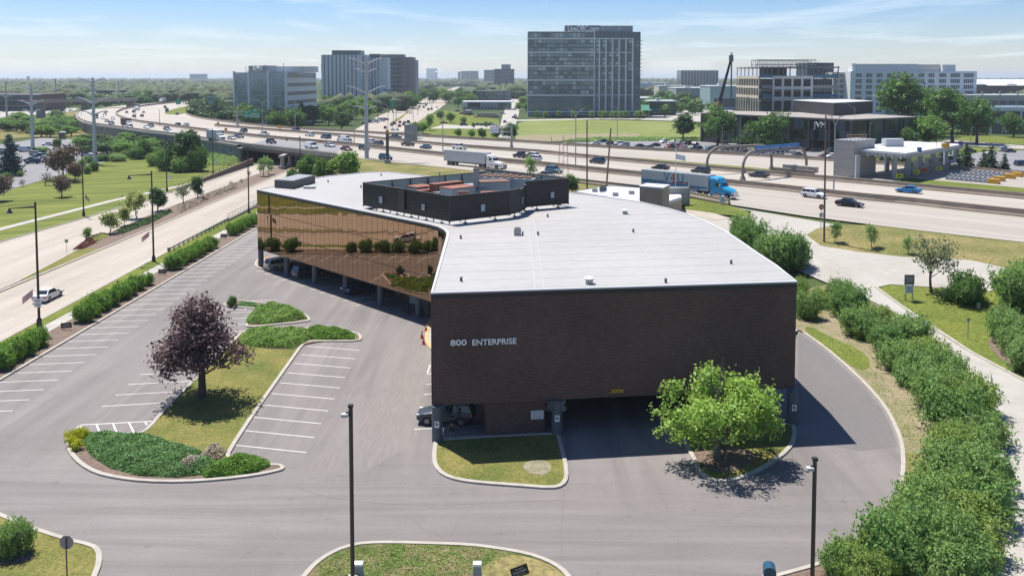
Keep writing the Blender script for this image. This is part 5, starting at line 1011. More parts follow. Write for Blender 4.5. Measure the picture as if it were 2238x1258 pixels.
def car_meshes(t):
    if t in VM: return VM[t]
    L,W,zl,belt,hood,roof,wb,rf,rr_,rb,trunk,wr,base = SPEC[t]; h = L/2; out = []
    def keep(mb, nm, m, sm=False):
        o = mb.build(nm, m, smooth=sm, angle=35 if sm else None); me = o.data; bpy.data.objects.remove(o); return me
    st_ = [(-h,.80,zl+.12,trunk*.80),(-h+.10,.93,zl+.04,trunk*.95),(-h+.45,1,zl,trunk),(rb,1,zl,max(trunk,belt)),(0,1,zl,belt),(wb,1,zl,belt),(wb+.15,.995,zl,hood+.02),(h-.75,.97,zl,hood-.07),(h-.22,.90,zl+.03,hood-.20),(h-.04,.76,zl+.10,hood-.30),(h,.66,zl+.16,hood-.40)]
    vs, fs, n = [], [], 8
    for x, wf, a, b in st_:
        w2 = W/2*wf
        for yy, z in ((-w2*.86,a),(-w2,a+.12),(-w2*1.0,a+(b-a)*.55),(-w2*.93,b-.06),(-w2*.80,b),(w2*.80,b),(w2*.93,b-.06),(w2,a+(b-a)*.55),(w2,a+.12),(w2*.86,a)): vs.append((x,yy,z))
    n = 10
    for i in range(len(st_)-1): fs += [(i*n+k, (i+1)*n+k, (i+1)*n+(k+1)%n, i*n+(k+1)%n) for k in range(n)]
    fs += [tuple(range(n)), tuple((len(st_)-1)*n+k for k in range(n))[::-1]]
    out.append(('body', keep(MB().add(vs, fs), 'body', PT['white'], True), 'B', None, []))
    bw, rw_ = W/2*.90, W/2*.70; zb_ = belt-.04
    B0 = [(wb,-bw,zb_),(wb,bw,zb_),(rb,bw,zb_),(rb,-bw,zb_)]; R0 = [(rf,-rw_,roof),(rf,rw_,roof),(rr_,rw_,roof),(rr_,-rw_,roof)]
    R1 = [(x,y*1.06,z-.07) for x,y,z in R0]; R1 = [(R1[0][0]+.06,*R1[0][1:]),(R1[1][0]+.06,*R1[1][1:]),(R1[2][0]-.04,*R1[2][1:]),(R1[3][0]-.04,*R1[3][1:])]
    cab = MB().add(B0+R1+R0, [(0,1,5,4),(1,2,6,5),(2,3,7,6),(3,0,4,7),(4,5,9,8),(5,6,10,9),(6,7,11,10),(7,4,8,11),(8,9,10,11)])
    out.append(('cabin', keep(cab, 'cabin', PT['white']), 'B', None, []))
    def pane(a, b, c, d, i0=.08, i1=.08, j0=.10, j1=.06, off=.012):
        a, b, c, d = (Vector(p) for p in (a,b,c,d)); nn_ = (b-a).cross(d-a).normalized()
        f = lambda s, t_: (a.lerp(b, s)).lerp(d.lerp(c, s), t_)+nn_*off
        return [f(i0,j0), f(1-i1,j0), f(1-i1,1-j1), f(i0,1-j1)]
    gl = lambda nm, q: out.append((nm, keep(MB().add(q, [(0,1,2,3)]), nm, M_glass), None, None, []))
    gl('windshield', pane(B0[0],B0[1],R1[1],R1[0],.05,.05)); gl('rear_window', pane(B0[2],B0[3],R1[3],R1[2],.08,.08,.2 if t in ('suv','van','jeep','minivan') else .1))
    if t != 'van':
        for s_, (a,b,c,d) in ((1,(B0[1],B0[2],R1[2],R1[1])),(-1,(B0[3],B0[0],R1[0],R1[3]))):
            cut = ((0,.52),(.54,1)) if t in ('sedan','pickup','hatch') else ((0,.36),(.38,.68),(.70,1))
            for c0_, c1_ in cut:
                if s_ < 0: c0_, c1_ = 1-c1_, 1-c0_
                gl('side_window', pane(a,b,c,d, .03+.94*c0_, 1-(.03+.94*c1_)))
    else:
        gl('side_window', pane(B0[1],B0[2],R1[2],R1[1],.02,.78)); gl('side_window', pane(B0[3],B0[0],R1[0],R1[3],.78,.02))
    tm = keep(MB().tube([(0,-.115,0),(0,-.09,0),(0,.09,0),(0,.115,0)], [wr*.88,wr,wr,wr*.88], 16), 'tyre', M_tyre, True)
    rm = keep(MB().tube([(0,-.125,0),(0,.125,0)], wr*.56, 12), 'rim', M_rim)
    for x in (base/2+.05, -base/2+.05):
        for s_ in (1,-1):
            out.append(('wheel', tm, None, (x, s_*(W/2-.10), wr), [('rim', rm)]))
            out.append(('wheel_arch', keep(MB().tube([(x,s_*(W/2-.2),wr+.02),(x,s_*(W/2+.004),wr+.02)], wr*1.1, 14), 'wheel_arch', M_trim), None, None, []))
    for s_ in (1,-1):
        out.append(('headlight', keep(MB().box((h-.32,s_*W*.40-.17,hood-.36),(h-.03,s_*W*.36+.10,hood-.20)), 'headlight', M_lamp), None, None, []))
        out.append(('tail_light', keep(MB().box((-h+.005,s_*W*.40-.14,trunk*.95-.30),(-h+.2,s_*W*.40+.10,trunk*.95-.10)), 'tail_light', M_tail), None, None, []))
        out.append(('mirror', keep(MB().box((wb-.32,s_*(W/2+.09)-.09,belt-.02),(wb-.15,s_*(W/2+.09)+.09,belt+.14)), 'mirror', M_trim), None, None, []))
    out.append(('grille', keep(MB().box((h-.1,-W*.26,zl+.2),(h+.012,W*.26,hood-.38)), 'grille', M_trim), None, None, []))
    out.append(('number_plate', keep(MB().box((-h-.012,-.26,zl+.32),(-h+.1,.26,zl+.46)), 'number_plate', M_plate), None, None, []))
    if t == 'pickup':
        out.append(('load_bed', keep(MB().box((-h+.12,-W/2*.78,trunk-.005),(-1.1,W/2*.78,trunk+.012)), 'load_bed', M_trim), None, None, []))
    VM[t] = out; return out
NAMES = dict(sedan='sedan', suv='suv', hatch='hatchback', van='cargo_van', minivan='minivan', pickup='pickup_truck', jeep='off_road_car')
def car(t, color, loc, rz_, label, group=None, far=False, sc=1.0):
    r_ = thing(NAMES[t], loc, label, 'car' if t not in ('pickup','van') else 'truck' if t == 'pickup' else 'van', group, rz_); r_.scale = (sc,)*3
    for nm, me, role, off, subs in car_meshes(t):
        if far and nm in ('mirror','number_plate','grille','wheel_arch','headlight'): continue
        o = bpy.data.objects.new(nm, me); link(o, r_)
        if off: o.location = off
        if role == 'B': o.material_slots[0].link = 'OBJECT'; o.material_slots[0].material = PT[color]
        for sn, sm_ in subs:
            if not far: link(bpy.data.objects.new(sn, sm_), o)
    return r_
def tang(line_, p):
    best = 1e9; d = Vector((1,0))
    for a, b in zip(line_, line_[1:]):
        dd, _ = segd(p, a, b)
        if dd < best: best, d = dd, (b-a).normalized()
    return math.atan2(d.y, d.x)
CN = dict(navy='dark blue', skyblue='light blue', teal='blue-grey')
TN = dict(sedan='sedan', suv='SUV', hatch='hatchback', van='cargo van', minivan='minivan', pickup='pickup truck', jeep='boxy off-road car')
def hcar(t, c, u, v, where, away=False, far=False, sc=1.0):
    p = P(u, v, ZH+.005); a = tang(Aw, p.xy)+(math.pi if away else 0)
    return car(t, c, p, a, '%s %s %s' % (CN.get(c, c), TN[t], where), None, far, sc)
# near carriageway (towards the viewer's right)
for t, c, u, v, w_ in (('suv','white',1779,432,'on the expressway behind the black sedan'),('sedan','black',1857,451,'on the expressway ahead of the white SUV'),('sedan','grey',1196,388,'on the expressway beside the rooftop screen'),('suv','teal',1211,378,'on the expressway beside the grey sedan'),('suv','teal',843,349,'on the expressway behind the dark gantry post'),('jeep','charcoal',796,328,'on the expressway passing the tall steel power pole'),('sedan','maroon',757,329,'on the expressway at the end of the dark bridge deck'),('sedan','silver',721,321,'on the dark bridge deck behind the white van'),('van','white',681,325,'on the dark bridge deck'),('jeep','black',593,314,'entering the dark bridge deck'),('sedan','silver',507,305,'following the white box truck'),('suv','grey',523,302,'beside the silver sedan ahead of the box truck'),('suv','grey',365,285,'on the curve above the retaining wall'),('sedan','white',372,291,'on the curve close to the parapet'),('suv','charcoal',330,278,'on the curve ahead of the maroon box truck'),('sedan','white',321,281,'on the curve just ahead of the maroon box truck'),('suv','charcoal',244,272,'following the maroon box truck on the curve'),('sedan','charcoal',234,267,'on the far bend behind the dark SUV'),('sedan','silver',247,261,'on the far bend by the inner barrier'),('sedan','white',225,260,'in the middle lane of the far bend'),('van','charcoal',210,259,'on the far bend beside the steel power pole'),('sedan','grey',229,252,'high on the far bend'),('sedan','white',212,251,'high on the far bend beside the grey sedan'),('sedan','charcoal',203,247,'at the top of the far bend'),('sedan','charcoal',232,246,'at the top of the far bend by the bridge')):
    hcar(t, c, u, v, w_, False, u < 600)
# second carriageway (away from the viewer)
for t, c, u, v, w_ in (('sedan','blue',1985,421,'on the expressway opposite the toll canopy'),('sedan','charcoal',1658,387,'on the expressway under the toll arch'),('suv','charcoal',1531,379,'on the expressway at the first toll arch'),('sedan','black',1443,371,'on the expressway behind the long blue truck'),('suv','navy',1305,357,'on the expressway near the leaning wooden pole'),('pickup','black',1139,345,'on the expressway in front of two white SUVs'),('suv','white',1163,345,'on the expressway beside the black pickup'),('suv','white',1167,352,'on the expressway below the black pickup'),('pickup','white',1004,326,'with a ladder rack on the expressway'),('sedan','teal',930,325,'on the expressway beyond the white trailer'),('pickup','brown',891,319,'on the expressway under the gantry sign'),('suv','grey',826,318,'on the expressway beside the dark gantry post'),('suv','white',808,314,'on the expressway beside the grey SUV'),('suv','white',757,313,'behind the white van beyond the bridge'),('van','white',750,309,'beyond the bridge deck'),('minivan','grey',712,303,'beyond the dark bridge deck'),('suv','white',677,298,'beyond the dark bridge deck'),('pickup','white',577,297,'with a white cap beyond the bridge'),('suv','grey',532,289,'near the green overhead sign'),('suv','charcoal',388,276,'on the curve beside a rounded sedan'),('sedan','silver',407,275,'on the curve beside the dark SUV'),('sedan','charcoal',310,255,'on the far bend beyond the inner barrier'),('sedan','charcoal',293,256,'far along the bend by a post'),('sedan','silver',314,247,'far along the bend in the right lanes'),('sedan','grey',277,247,'far along the bend by the inner barrier'),('suv','charcoal',292,246,'far along the bend beside a tall post'),('sedan','charcoal',387,251,'on the slip road by the grass gore'),('suv','navy',361,236,'far along the expressway by the small green sign'),('sedan','charcoal',327,231,'far along the expressway by the barrier'),('sedan','grey',280,235,'far along the expressway on the outer lanes'),('sedan','silver',325,229,'far along the expressway beyond the barrier')):
    hcar(t, c, u, v, w_, True, u < 700)
hcar('pickup','charcoal',863,304,'with a loaded bed on the far collector road', True); hcar('suv','charcoal',646,287,'on the far collector road behind the barrier', True, True)
# boulevard and lot
p = P(97,652); car('sedan','white',(-58.6,p.y-.3,.005),R(91),'white sedan driving along the boulevard past the speed limit sign', None)
PT['slate'] = paint('slate', (.035,.046,.056)); car('suv','slate',(*P(975,921).xy,.005),R(176),'blue-grey SUV parked under the brick corner of the building')
dpk = R(40)
for (u, v, t, c, a, lab) in ((598,590,'suv','tan',R(42)+math.pi,'tan SUV parked under the far end of the glass wing'),(660,606,'suv','charcoal',R(42)+math.pi,'dark SUV with a silver bumper parked under the glass wing'),(770,641,'suv','navy',R(222)+0,'dark blue SUV facing out from under the glass wing')):
    q = P(u, v); dv = Vector((math.cos(R(44)), math.sin(R(44)))); car(t, c, (q.x+dv.x*1.1, q.y+dv.y*1.1, .005), R(44)+(0 if u < 700 else math.pi), lab)
for (x, y, t, c, lab) in ((-4.6,81,'sedan','red','red car mostly hidden behind the brick corner'),(-4.4,85.5,'suv','charcoal','dark SUV mostly hidden behind the brick corner, beside the red car'),(11.8,76.5,'pickup','charcoal','dark pickup parked deep under the building'),(8.2,79,'sedan','charcoal','dark sedan parked deep under the building, beside the pickup'),(3.6,72.8,'suv','silver','pale SUV parked behind the brick core'),(19.5,75,'suv','grey','grey SUV parked by the right-hand column under the building')):
    car(t, c, (x, y, .005), R(176 if x < -4 else 90), lab)
# parked cars: neighbouring car park
rc = random.Random(5); cols = ['white','silver','grey','black','charcoal','navy','teal','maroon','white','charcoal']
def parked(l, group, where, ang, z=0.03, far=True):
    for i, (u, v, t, c) in enumerate(l): car(t, c, (*P(u, v, z).xy, z), ang+rc.gauss(0,.02)+(math.pi if rc.random() < .4 else 0), '%s %s parked %s' % (CN.get(c, c), TN[t], where), group, far)
parked([(30,322,'sedan','charcoal'),(38,326,'suv','maroon'),(47,330,'suv','charcoal'),(58,332,'van','silver'),(80,340,'suv','silver'),(88,345,'suv','navy'),(100,349,'sedan','white'),(106,355,'sedan','silver')],'cars at the kerb of the neighbouring car park','at the kerb of the neighbouring car park', R(8))
parked([(143,325,'sedan','teal'),(151,328,'sedan','silver'),(160,331,'sedan','navy'),(167,334,'sedan','charcoal'),(175,337,'sedan','white')],'cars in the middle row of the neighbouring car park','in the middle row of the neighbouring car park', R(35))
parked([(222,325,'sedan','red'),(236,326,'suv','silver'),(268,335,'suv','black'),(282,337,'sedan','maroon'),(215,322,'sedan','charcoal')],'cars along the hedge of the neighbouring car park','along the hedge of the neighbouring car park', R(10))
parked([(8,332,'sedan','silver'),(4,340,'suv','charcoal'),(16,347,'suv','white'),(66,352,'sedan','grey'),(72,358,'suv','navy'),(190,341,'sedan','silver'),(118,317,'sedan','charcoal'),(104,318,'sedan','white')],'cars in the near bays of the neighbouring car park','in a near bay of the neighbouring car park', R(20))
# parked cars: beside the black office block
row1 = [(1301,316,'sedan','white'),(1322,311,'sedan','navy'),(1336,317,'suv','grey'),(1352,317,'suv','white'),(1364,320,'suv','silver'),(1401,322,'sedan','black'),(1414,326,'sedan','charcoal'),(1431,320,'sedan','black')]
parked(row1,'cars at the open end of the office car park','at the open end of the office car park', R(15), .015, False)
for i in range(13): u = 1462+i*16.5; t, c = rc.choice(['sedan','suv','suv','hatch']), ['red','black','white','charcoal','navy','teal','navy','charcoal','black','grey','charcoal','navy','white'][i]; parked([(u, 324+i*.9, t, c)], 'cars in the packed row of the office car park', 'in the packed row of the office car park', R(52), .015, False)
parked([(1449,313,'suv','white'),(1472,314,'sedan','silver'),(1486,315,'suv','white'),(1505,317,'suv','charcoal'),(1520,318,'sedan','navy')],'cars behind the packed row','in the back row of the office car park', R(52), .015)
parked([(1607,326,'van','white'),(1697,324,'suv','silver'),(1712,329,'suv','navy'),(1735,327,'suv','charcoal'),(1765,331,'sedan','black'),(1783,332,'sedan','black'),(1816,333,'suv','navy')],'cars below the black office windows','below the black office windows', R(20), .015, False)
parked([(1700,338,'sedan','charcoal'),(1745,341,'sedan','grey'),(1660,334,'sedan','charcoal'),(1803,343,'sedan','maroon'),(1818,344,'sedan','white')],'cars behind the toll barrier','behind the expressway barrier by the toll arch', R(15), .015)
parked([(2120,332,'sedan','navy'),(2165,337,'sedan','white'),(2195,331,'suv','silver'),(2207,333,'sedan','charcoal'),(2234,362,'minivan','navy')],'cars in the car park beyond the pines','in the car park beyond the pines', R(10), .015)
# traffic on the far boulevard and the side street
def far_traffic(l, where, group, ang):
    for i, (u, v) in enumerate(l): t, c = rc.choice(['sedan','suv','sedan','minivan']), rc.choice(cols); car(t, c, P(u, v, -.02), ang+rc.gauss(0,.03), '%s %s %s' % (CN.get(c, c), TN[t], where), group, True)
far_traffic([(842,281),(856,275),(861,272),(873,277),(874,269),(868,285),(884,270),(882,274),(892,269),(858,285),(936,241),(926,236),(917,235),(943,240),(955,236),(931,232)],'waiting in traffic on the far boulevard','cars on the far boulevard', R(100))
far_traffic([(806,269),(815,266),(820,269),(830,263),(834,266),(838,262),(842,263),(797,272),(880,234),(893,230),(903,232),(910,226),(888,236),(900,222)],'in the queue on the left of the far boulevard','cars queued on the far boulevard', R(190))
far_traffic([(1103,268),(1113,278),(1115,285),(1122,258),(1126,255),(1128,260),(1131,228),(1135,222),(1140,215),(1143,208),(1125,240)],'on the pale side street beside the tower','cars on the side street', R(95))
far_traffic([(1014,275),(1045,274),(1055,275),(1075,275),(1082,276),(970,270)],'on the frontage road before the grassy bank','cars on the frontage road', R(5))
far_traffic([(960+i*5+rc.uniform(-2,2), 214-i*3.6) for i in range(9)],'far up the boulevard','cars far up the boulevard', R(105))
far_traffic([(1030,252),(1050,255),(1068,252),(1010,250),(1085,256),(1000,244),(1098,250)],'outside the low white shop','cars outside the white shop', R(10))
far_traffic([(10+i*13+rc.uniform(-3,3), 243+rc.uniform(-3,2)) for i in range(12)],'in the long row by the brown offices','cars by the brown offices', R(5)); far_traffic([(1405+i*14+rc.uniform(-3,3), 246+rc.uniform(-3,5)) for i in range(12)],'in the shopping car park behind the tower','cars behind the tower', R(15))
# ---------------------------------------------------------------- trucks
def wheel_at(r_, x, y, wr=.5):
    tm = MB().tube([(0,-.15,0),(0,.15,0)], wr, 16).build('wheel', M_tyre, r_); tm.location = (x, y, wr); MB().tube([(0,-.16,0),(0,.16,0)], wr*.55, 10).build('rim', M_rim, tm)
def semi(u, v, cabm, label, deco=None, sc=1.0, mack=False):
    p = P(u, v, ZH+.005); a = tang(Aw, p.xy); r_ = thing('semi_truck', p, label, 'truck', None, a); r_.scale = (sc,)*3
    M_tr = mat('trailer_white', (0.66,0.68,0.69), .45, var=.04, vscale=.5, stretch=(6,1,.2))
    tl = MB().box((-10.9,-1.3,1.15),(4.9,1.3,4.1)).build('trailer', M_tr, r_)
    MB().box((-10.92,-1.31,4.06),(4.92,1.31,4.12)).build('roof_rail', M_galv, tl); MB().box((-10.9,-1.315,1.1),(4.9,1.315,1.22)).build('side_rail', M_galv, tl)
    for k in range(13): MB().box((-10.6+k*1.2,-1.312,1.24),(-10.57+k*1.2,-1.302,4.05)).build('panel_seam', M_galv, tl)
    for s_ in (1,-1): MB().box((-5.8,s_*1.28-.02,.45),(2.2,s_*1.28+.02,1.12)).build('side_skirt', M_tr if not mack else M_trim, r_) if not mack else None
    for x in (-9.2,-7.95, 3.0, 4.25):
        for s_ in (1,-1): wheel_at(r_, x, s_*1.05)
    for s_ in (1,-1): wheel_at(r_, 9.0, s_*1.1); MB().box((1.0,s_*.9-.08,.3),(1.2,s_*.9+.08,1.15)).build('landing_leg', M_galv, r_)
    MB().box((-10.3,-.5,.75),(9.9,.5,1.05)).build('frame', M_trim, r_)
    # tractor: sleeper, cab, hood as one lofted body
    st_ = [(5.3,1.22,.6,3.95),(6.2,1.25,.55,4.0),(7.0,1.25,.55,3.75),(7.45,1.22,.55,3.0),(7.9,1.15,.6,2.3),(8.2,1.1,.65,2.1),(9.6,.95,.6,1.75),(10.05,.85,.55,1.35)]
    if mack: st_ = [(5.3,1.1,.6,3.55),(5.9,1.15,.55,3.75),(6.7,1.15,.55,3.6),(7.3,1.15,.55,2.95),(7.75,1.1,.6,2.15),(8.1,1.05,.65,2.0),(9.7,.95,.6,1.75),(10.05,.85,.55,1.4)]
    vs, fs, n = [], [], 8
    for x, w2, z0, z1 in st_: vs += [(x,-w2*.9,z0),(x,-w2,z0+.25),(x,-w2,z1-.3),(x,-w2*.8,z1),(x,w2*.8,z1),(x,w2,z1-.3),(x,w2,z0+.25),(x,w2*.9,z0)]
    for i in range(len(st_)-1): fs += [(i*n+k,(i+1)*n+k,(i+1)*n+(k+1)%n,i*n+(k+1)%n) for k in range(n)]
    fs += [tuple(range(n)), tuple(range((len(st_)-1)*n, len(st_)*n))[::-1]]
    cb_ = MB().add(vs, fs).build('cab', cabm, r_, smooth=True, angle=30)
    zt_, zb_ = st_[3][3], st_[4][3]
    MB().add([(7.47,-1.0,zt_-.05),(7.47,1.0,zt_-.05),(7.93,.95,zb_+.08),(7.93,-.95,zb_+.08)], [(0,3,2,1)]).build('windshield', M_glass, cb_)
    for s_ in (1,-1):
        MB().box((6.5,s_*1.262-.01,2.25),(7.3,s_*1.262+.01,2.95)).build('side_window', M_glass, cb_); MB().box((7.5,s_*1.5-.1,2.0),(7.6,s_*1.5+.1,2.75)).build('mirror', M_chr, cb_)
        MB().box((6.2,s_*1.1-.25,.45),(7.6,s_*1.1+.25,1.0)).build('fuel_tank', M_chr, r_); MB().box((9.75,s_*.8-.15,1.05),(10.08,s_*.8+.15,1.3)).build('headlight', M_lamp, cb_); MB().tube([(9.0,s_*1.05,.55),(9.0,s_*1.23,.55)], .62, 14).build('wheel_arch', M_trim, cb_)
    MB().box((10.0,-.6,.75),(10.12,.6,1.5)).build('grille', M_chr, cb_); MB().box((9.95,-1.1,.4),(10.3,1.1,.75)).build('bumper', M_chr, cb_)
    return r_, tl
PT_cab = paint('bright_blue_cab', (.02,.31,.56)); PT_wcab = PT['white']
v4, tl = semi(1508,424.5, PT_cab, 'long white trailer truck with a bright blue cab and V4U lettering')
M_v4b = mat('trailer_blue', (.03,.25,.46), .45); M_v4r = mat('trailer_red', (.50,.05,.06), .45); M_v4g = mat('trailer_grey', (.24,.27,.33), .45)
for s_ in (-1,):
    def stripe(x0, x1, z0, z1, m, nm): MB().add([(x0,-1.318,z0),(x1,-1.318,z0),(x1,-1.318,z1),(x0,-1.318,z1)], [(0,1,2,3)]).build(nm, m, tl)
    stripe(-10.8,-4.6,1.55,2.05,M_v4b,'blue_stripe'); stripe(-8.3,-4.7,1.95,2.3,M_v4g,'grey_stripe'); stripe(-10.8,-8.3,2.06,2.3,M_v4b,'blue_stripe'); stripe(-4.59,1.0,1.55,2.0,M_v4b,'blue_stripe'); stripe(-.9,3.2,1.35,1.55,M_v4g,'grey_stripe'); stripe(1.01,4.7,1.56,1.9,M_v4b,'blue_stripe')
    for body, x, m, sz_ in (('V',-4.6,M_v4b,2.5),('4',-3.1,M_v4r,2.5),('U',-1.35,M_v4b,2.5)): text('logo_letter', body, sz_, face_m(Vector((x,-1.33,3.0))), m, tl, .004, sx=1.0)
    MB().add([(-3.4,-1.335,2.2),(.1,-1.335,2.35),(.1,-1.335,2.55),(.7,-1.335,2.25),(.1,-1.335,1.95),(.1,-1.335,2.15),(-3.4,-1.335,2.0)], [(0,6,5,1),(2,1,5,4),(2,4,3)]).build('arrow', M_v4r, tl)
semi(1038,364.5, PT_wcab, 'plain white trailer truck with a white cab on the expressway', sc=.93, mack=True)
def boxtruck(u, v, bm_, label, sc=1.0):
    p = P(u, v, ZH+.005); r_ = thing('box_truck', p, label, 'truck', None, tang(Aw, p.xy)); r_.scale = (sc,)*3
    MB().box((-5.2,-1.25,1.1),(2.0,1.25,3.9)).build('cargo_box', bm_, r_); MB().box((-5.2,-.5,.7),(4.6,.5,1.1)).build('frame', M_trim, r_)
    st_ = [(2.2,1.15,.7,2.9),(3.4,1.15,.6,2.85),(3.9,1.1,.6,2.1),(4.9,1.0,.6,1.8),(5.1,.9,.6,1.5)]; vs, fs = [], []
    for x, w2, z0, z1 in st_: vs += [(x,-w2,z0),(x,-w2,z1-.2),(x,-w2*.85,z1),(x,w2*.85,z1),(x,w2,z1-.2),(x,w2,z0)]
    for i in range(4): fs += [(i*6+k,(i+1)*6+k,(i+1)*6+(k+1)%6,i*6+(k+1)%6) for k in range(6)]
    fs += [tuple(range(6)), tuple(range(24,30))[::-1]]; cb_ = MB().add(vs, fs).build('cab', PT['white'], r_)
    MB().add([(3.43,-.95,2.75),(3.43,.95,2.75),(3.9,.95,2.15),(3.9,-.95,2.15)], [(0,3,2,1)]).build('windshield', M_glass, cb_); MB().box((5.05,-.6,.9),(5.15,.6,1.5)).build('grille', M_trim, cb_)
    for x in (-3.2, 4.1):
        for s_ in (1,-1): wheel_at(r_, x, s_*1.0, .48)
boxtruck(473,308,mat('white_box',(.66,.67,.68),.5),'white box truck above the grey retaining wall'); boxtruck(278,278.5,mat('maroon_box',(.13,.05,.05),.6),'maroon box truck on the curving expressway',1.05); boxtruck(300,241,mat('brown_box',(.20,.16,.15),.6),'brown box truck far along the expressway',1.1); boxtruck(355,224,mat('pale_box',(.5,.52,.52),.6),'pale box truck farthest along the expressway',1.1)
# camper van at the car park edge
p = P(137,304); r_ = thing('camper', p, 'dark-fronted camper parked at the edge of the neighbouring car park', 'camper', None, R(-70))
MB().box((-3,-1.2,.5),(2.6,1.2,3.2)).build('body', PT['charcoal'], r_); MB().box((-3,-1.22,2.7),(2.6,1.22,3.22)).build('roof_band', PT['white'], r_); MB().box((2.6,-1.1,1.5),(2.64,1.1,2.6)).build('windshield', M_glass, r_); MB().box((-1,-.4,3.2),(0,.4,3.5)).build('roof_unit', PT['white'], r_)
for x in (-2,1.8):
    for s_ in (1,-1): wheel_at(r_, x, s_*1.0, .42)
# tank trailer by the shop, two white utility trailers
p = P(1022,252); r_ = thing('tank_truck', p, 'grey tank truck standing beside the low white shop', 'truck', None, R(60)); MB().tube([(-4,0,2.6),(4,0,2.6)], 1.6, 14).build('tank', M_galv, r_); MB().box((-4.5,-1.2,.5),(4.5,1.2,1.2)).build('frame', M_trim, r_)
p = P(1065,258); r_ = thing('flatbed_trailer', p, 'red-brown flatbed trailer in front of the low white shop', 'trailer', None, R(2)); MB().box((-9,-1.3,.6),(9,1.3,1.3)).build('bed', PT['maroon'], r_); MB().box((-5,-1.2,1.3),(6,1.2,3.6)).build('load', PT['tan'], r_)
# ================================================================ street furniture
def at_px(u, v, z=None): return T(u, v) if z is None else P(u, v, z)
M_lampg = mat('lamp_glass', (0.75,0.75,0.72), .3)
def flag(parent, p, d, wd, h, us=True, sag=.35):
    """small flag hanging on a short staff; d = horizontal direction"""
    f = empty('flag', p, 0, parent); n = 7; d = Vector((d[0], d[1], 0)).normalized()
    pt = lambda a, b: Vector((d.x*a*wd+.08*math.sin(a*7)*d.y, d.y*a*wd-.08*math.sin(a*7)*d.x, -b*h-sag*wd*a))
    for j in range(7 if us else 1):
        b0, b1 = (j/7, (j+1)/7) if us else (0, 1); mb = MB()
        for i in range(n): mb.quad(pt(i/n,b0), pt((i+1)/n,b0), pt((i+1)/n,b1), pt(i/n,b1))
        mb.build('stripe' if us else 'cloth', (M_red if j % 2 == 0 else M_white) if us else M_white, f)
    if us:
        mb = MB()
        for i in range(3): mb.quad(*[q+Vector((d.y,-d.x,0))*.01 for q in (pt(i/n,0),pt((i+1)/n,0),pt((i+1)/n,.55),pt(i/n,.55))])
        mb.build('canton', mat('flag_blue', (.03,.05,.22), .7), f)
    return f
def lamp(x, y, h, arm, label, m=M_bronze, fl=None):
    r_ = thing('street_lamp', (x, y, .05), label, 'street lamp')
    MB().tube([(0,0,0),(0,0,h)], [.15,.10], 10).build('pole', m, r_, smooth=True, angle=40); MB().tube([(0,0,0),(0,0,.75),(0,0,.95)], [.30,.28,.16], 8).build('base', m, r_)
    MB().tube([(0,0,h-.35),(arm,0,h-.55)], [.14,.05], 6).tube([(0,0,h),(0,0,h+.2)], .12, 8).build('arm', m, r_)
    MB().tube([(arm,0,h-.5),(arm,0,h-.75),(arm,0,h-1.05)], [.08,.16,.36], 10).build('lamp_shade', m, r_); MB().tube([(arm,0,h-1.04),(arm,0,h-1.12)], .33, 10).build('lamp_glass', M_lampg, r_)
    if fl:
        zf, dr, us = fl; MB().tube([(0,0,zf),(dr*.55,-.2,zf+.45)], .02, 4).build('flag_staff', M_galv, r_); flag(r_, Vector((dr*.5,-.18,zf+.42)), (dr,-.3), 1.1, .75, us, .8)
    return r_
def lpx(u, v, vt, arm, label, fl=None):
    p = P(u, v); h = zat(vt, p.y); lamp(p.x, p.y, h, arm, label, fl=(zat(fl[0], p.y), fl[1], fl[2]) if fl else None); return p, h
p, h = lpx(86,713,446,-2.9,'brown street lamp carrying the speed limit sign', (640,-1,True))
sg_ = thing('speed_limit_sign', (p.x, p.y-.18, zat(661,p.y)), 'white speed limit 40 sign strapped to the street lamp', 'sign')
MB().cbox((0,0,0),(.82,.03,.98)).build('panel', M_white, sg_)
for body, dz, s_ in (('SPEED',.33,.2),('LIMIT',.14,.2),('40',-.22,.5)): text('lettering', body, s_, face_m(Vector((0,-.02,dz))), M_black, sg_, .004)
MB().cbox((0,-.003,0),(.76,.031,.93)).build('border', M_white, sg_)
lpx(336,572,377,-3.4,'brown street lamp beside the guardrail', (512,-1,True)); lpx(544,466,322,-3.4,'brown street lamp at the end of the fence'); lpx(657,398,299,-3.5,'brown street lamp in front of the bridge'); lpx(183,472,328,3.0,'black street lamp on the lawn with a flag', (430,1,True)); lpx(365,418,305,3.0,'black street lamp on the lawn with a white flag', (386,1,False)); lpx(466,381,283,3.0,'black street lamp near the block wall with a white flag', (352,1,False))
# lot lights in the foreground
def lotlight(u, v, vt, label):
    p = P(u, v); h = zat(vt, p.y); r_ = thing('lot_light', (p.x,p.y,.05), label, 'lamp post')
    MB().tube([(0,0,0),(0,0,h)], .115, 4).build('pole', M_bronze, r_); MB().cbox((0,0,h+.02),(.26,.26,.14)).build('cap', M_black, r_); MB().cbox((0,0,.3),(.5,.5,.6)).build('base', M_walk, r_)
    MB().tube([(0,0,h-.25),(-.25,-.1,h-.35)], .04, 6).build('bracket', M_black, r_); MB().cbox((-.3,-.12,h-.45),(.36,.3,.16)).build('floodlight', mat('white_fixture',(.6,.6,.58),.4), r_)
lotlight(771,1284,889,'dark square lot light post standing on the weedy island'); lotlight(1774,1330,1005,'dark square lot light post beside the mailbox')
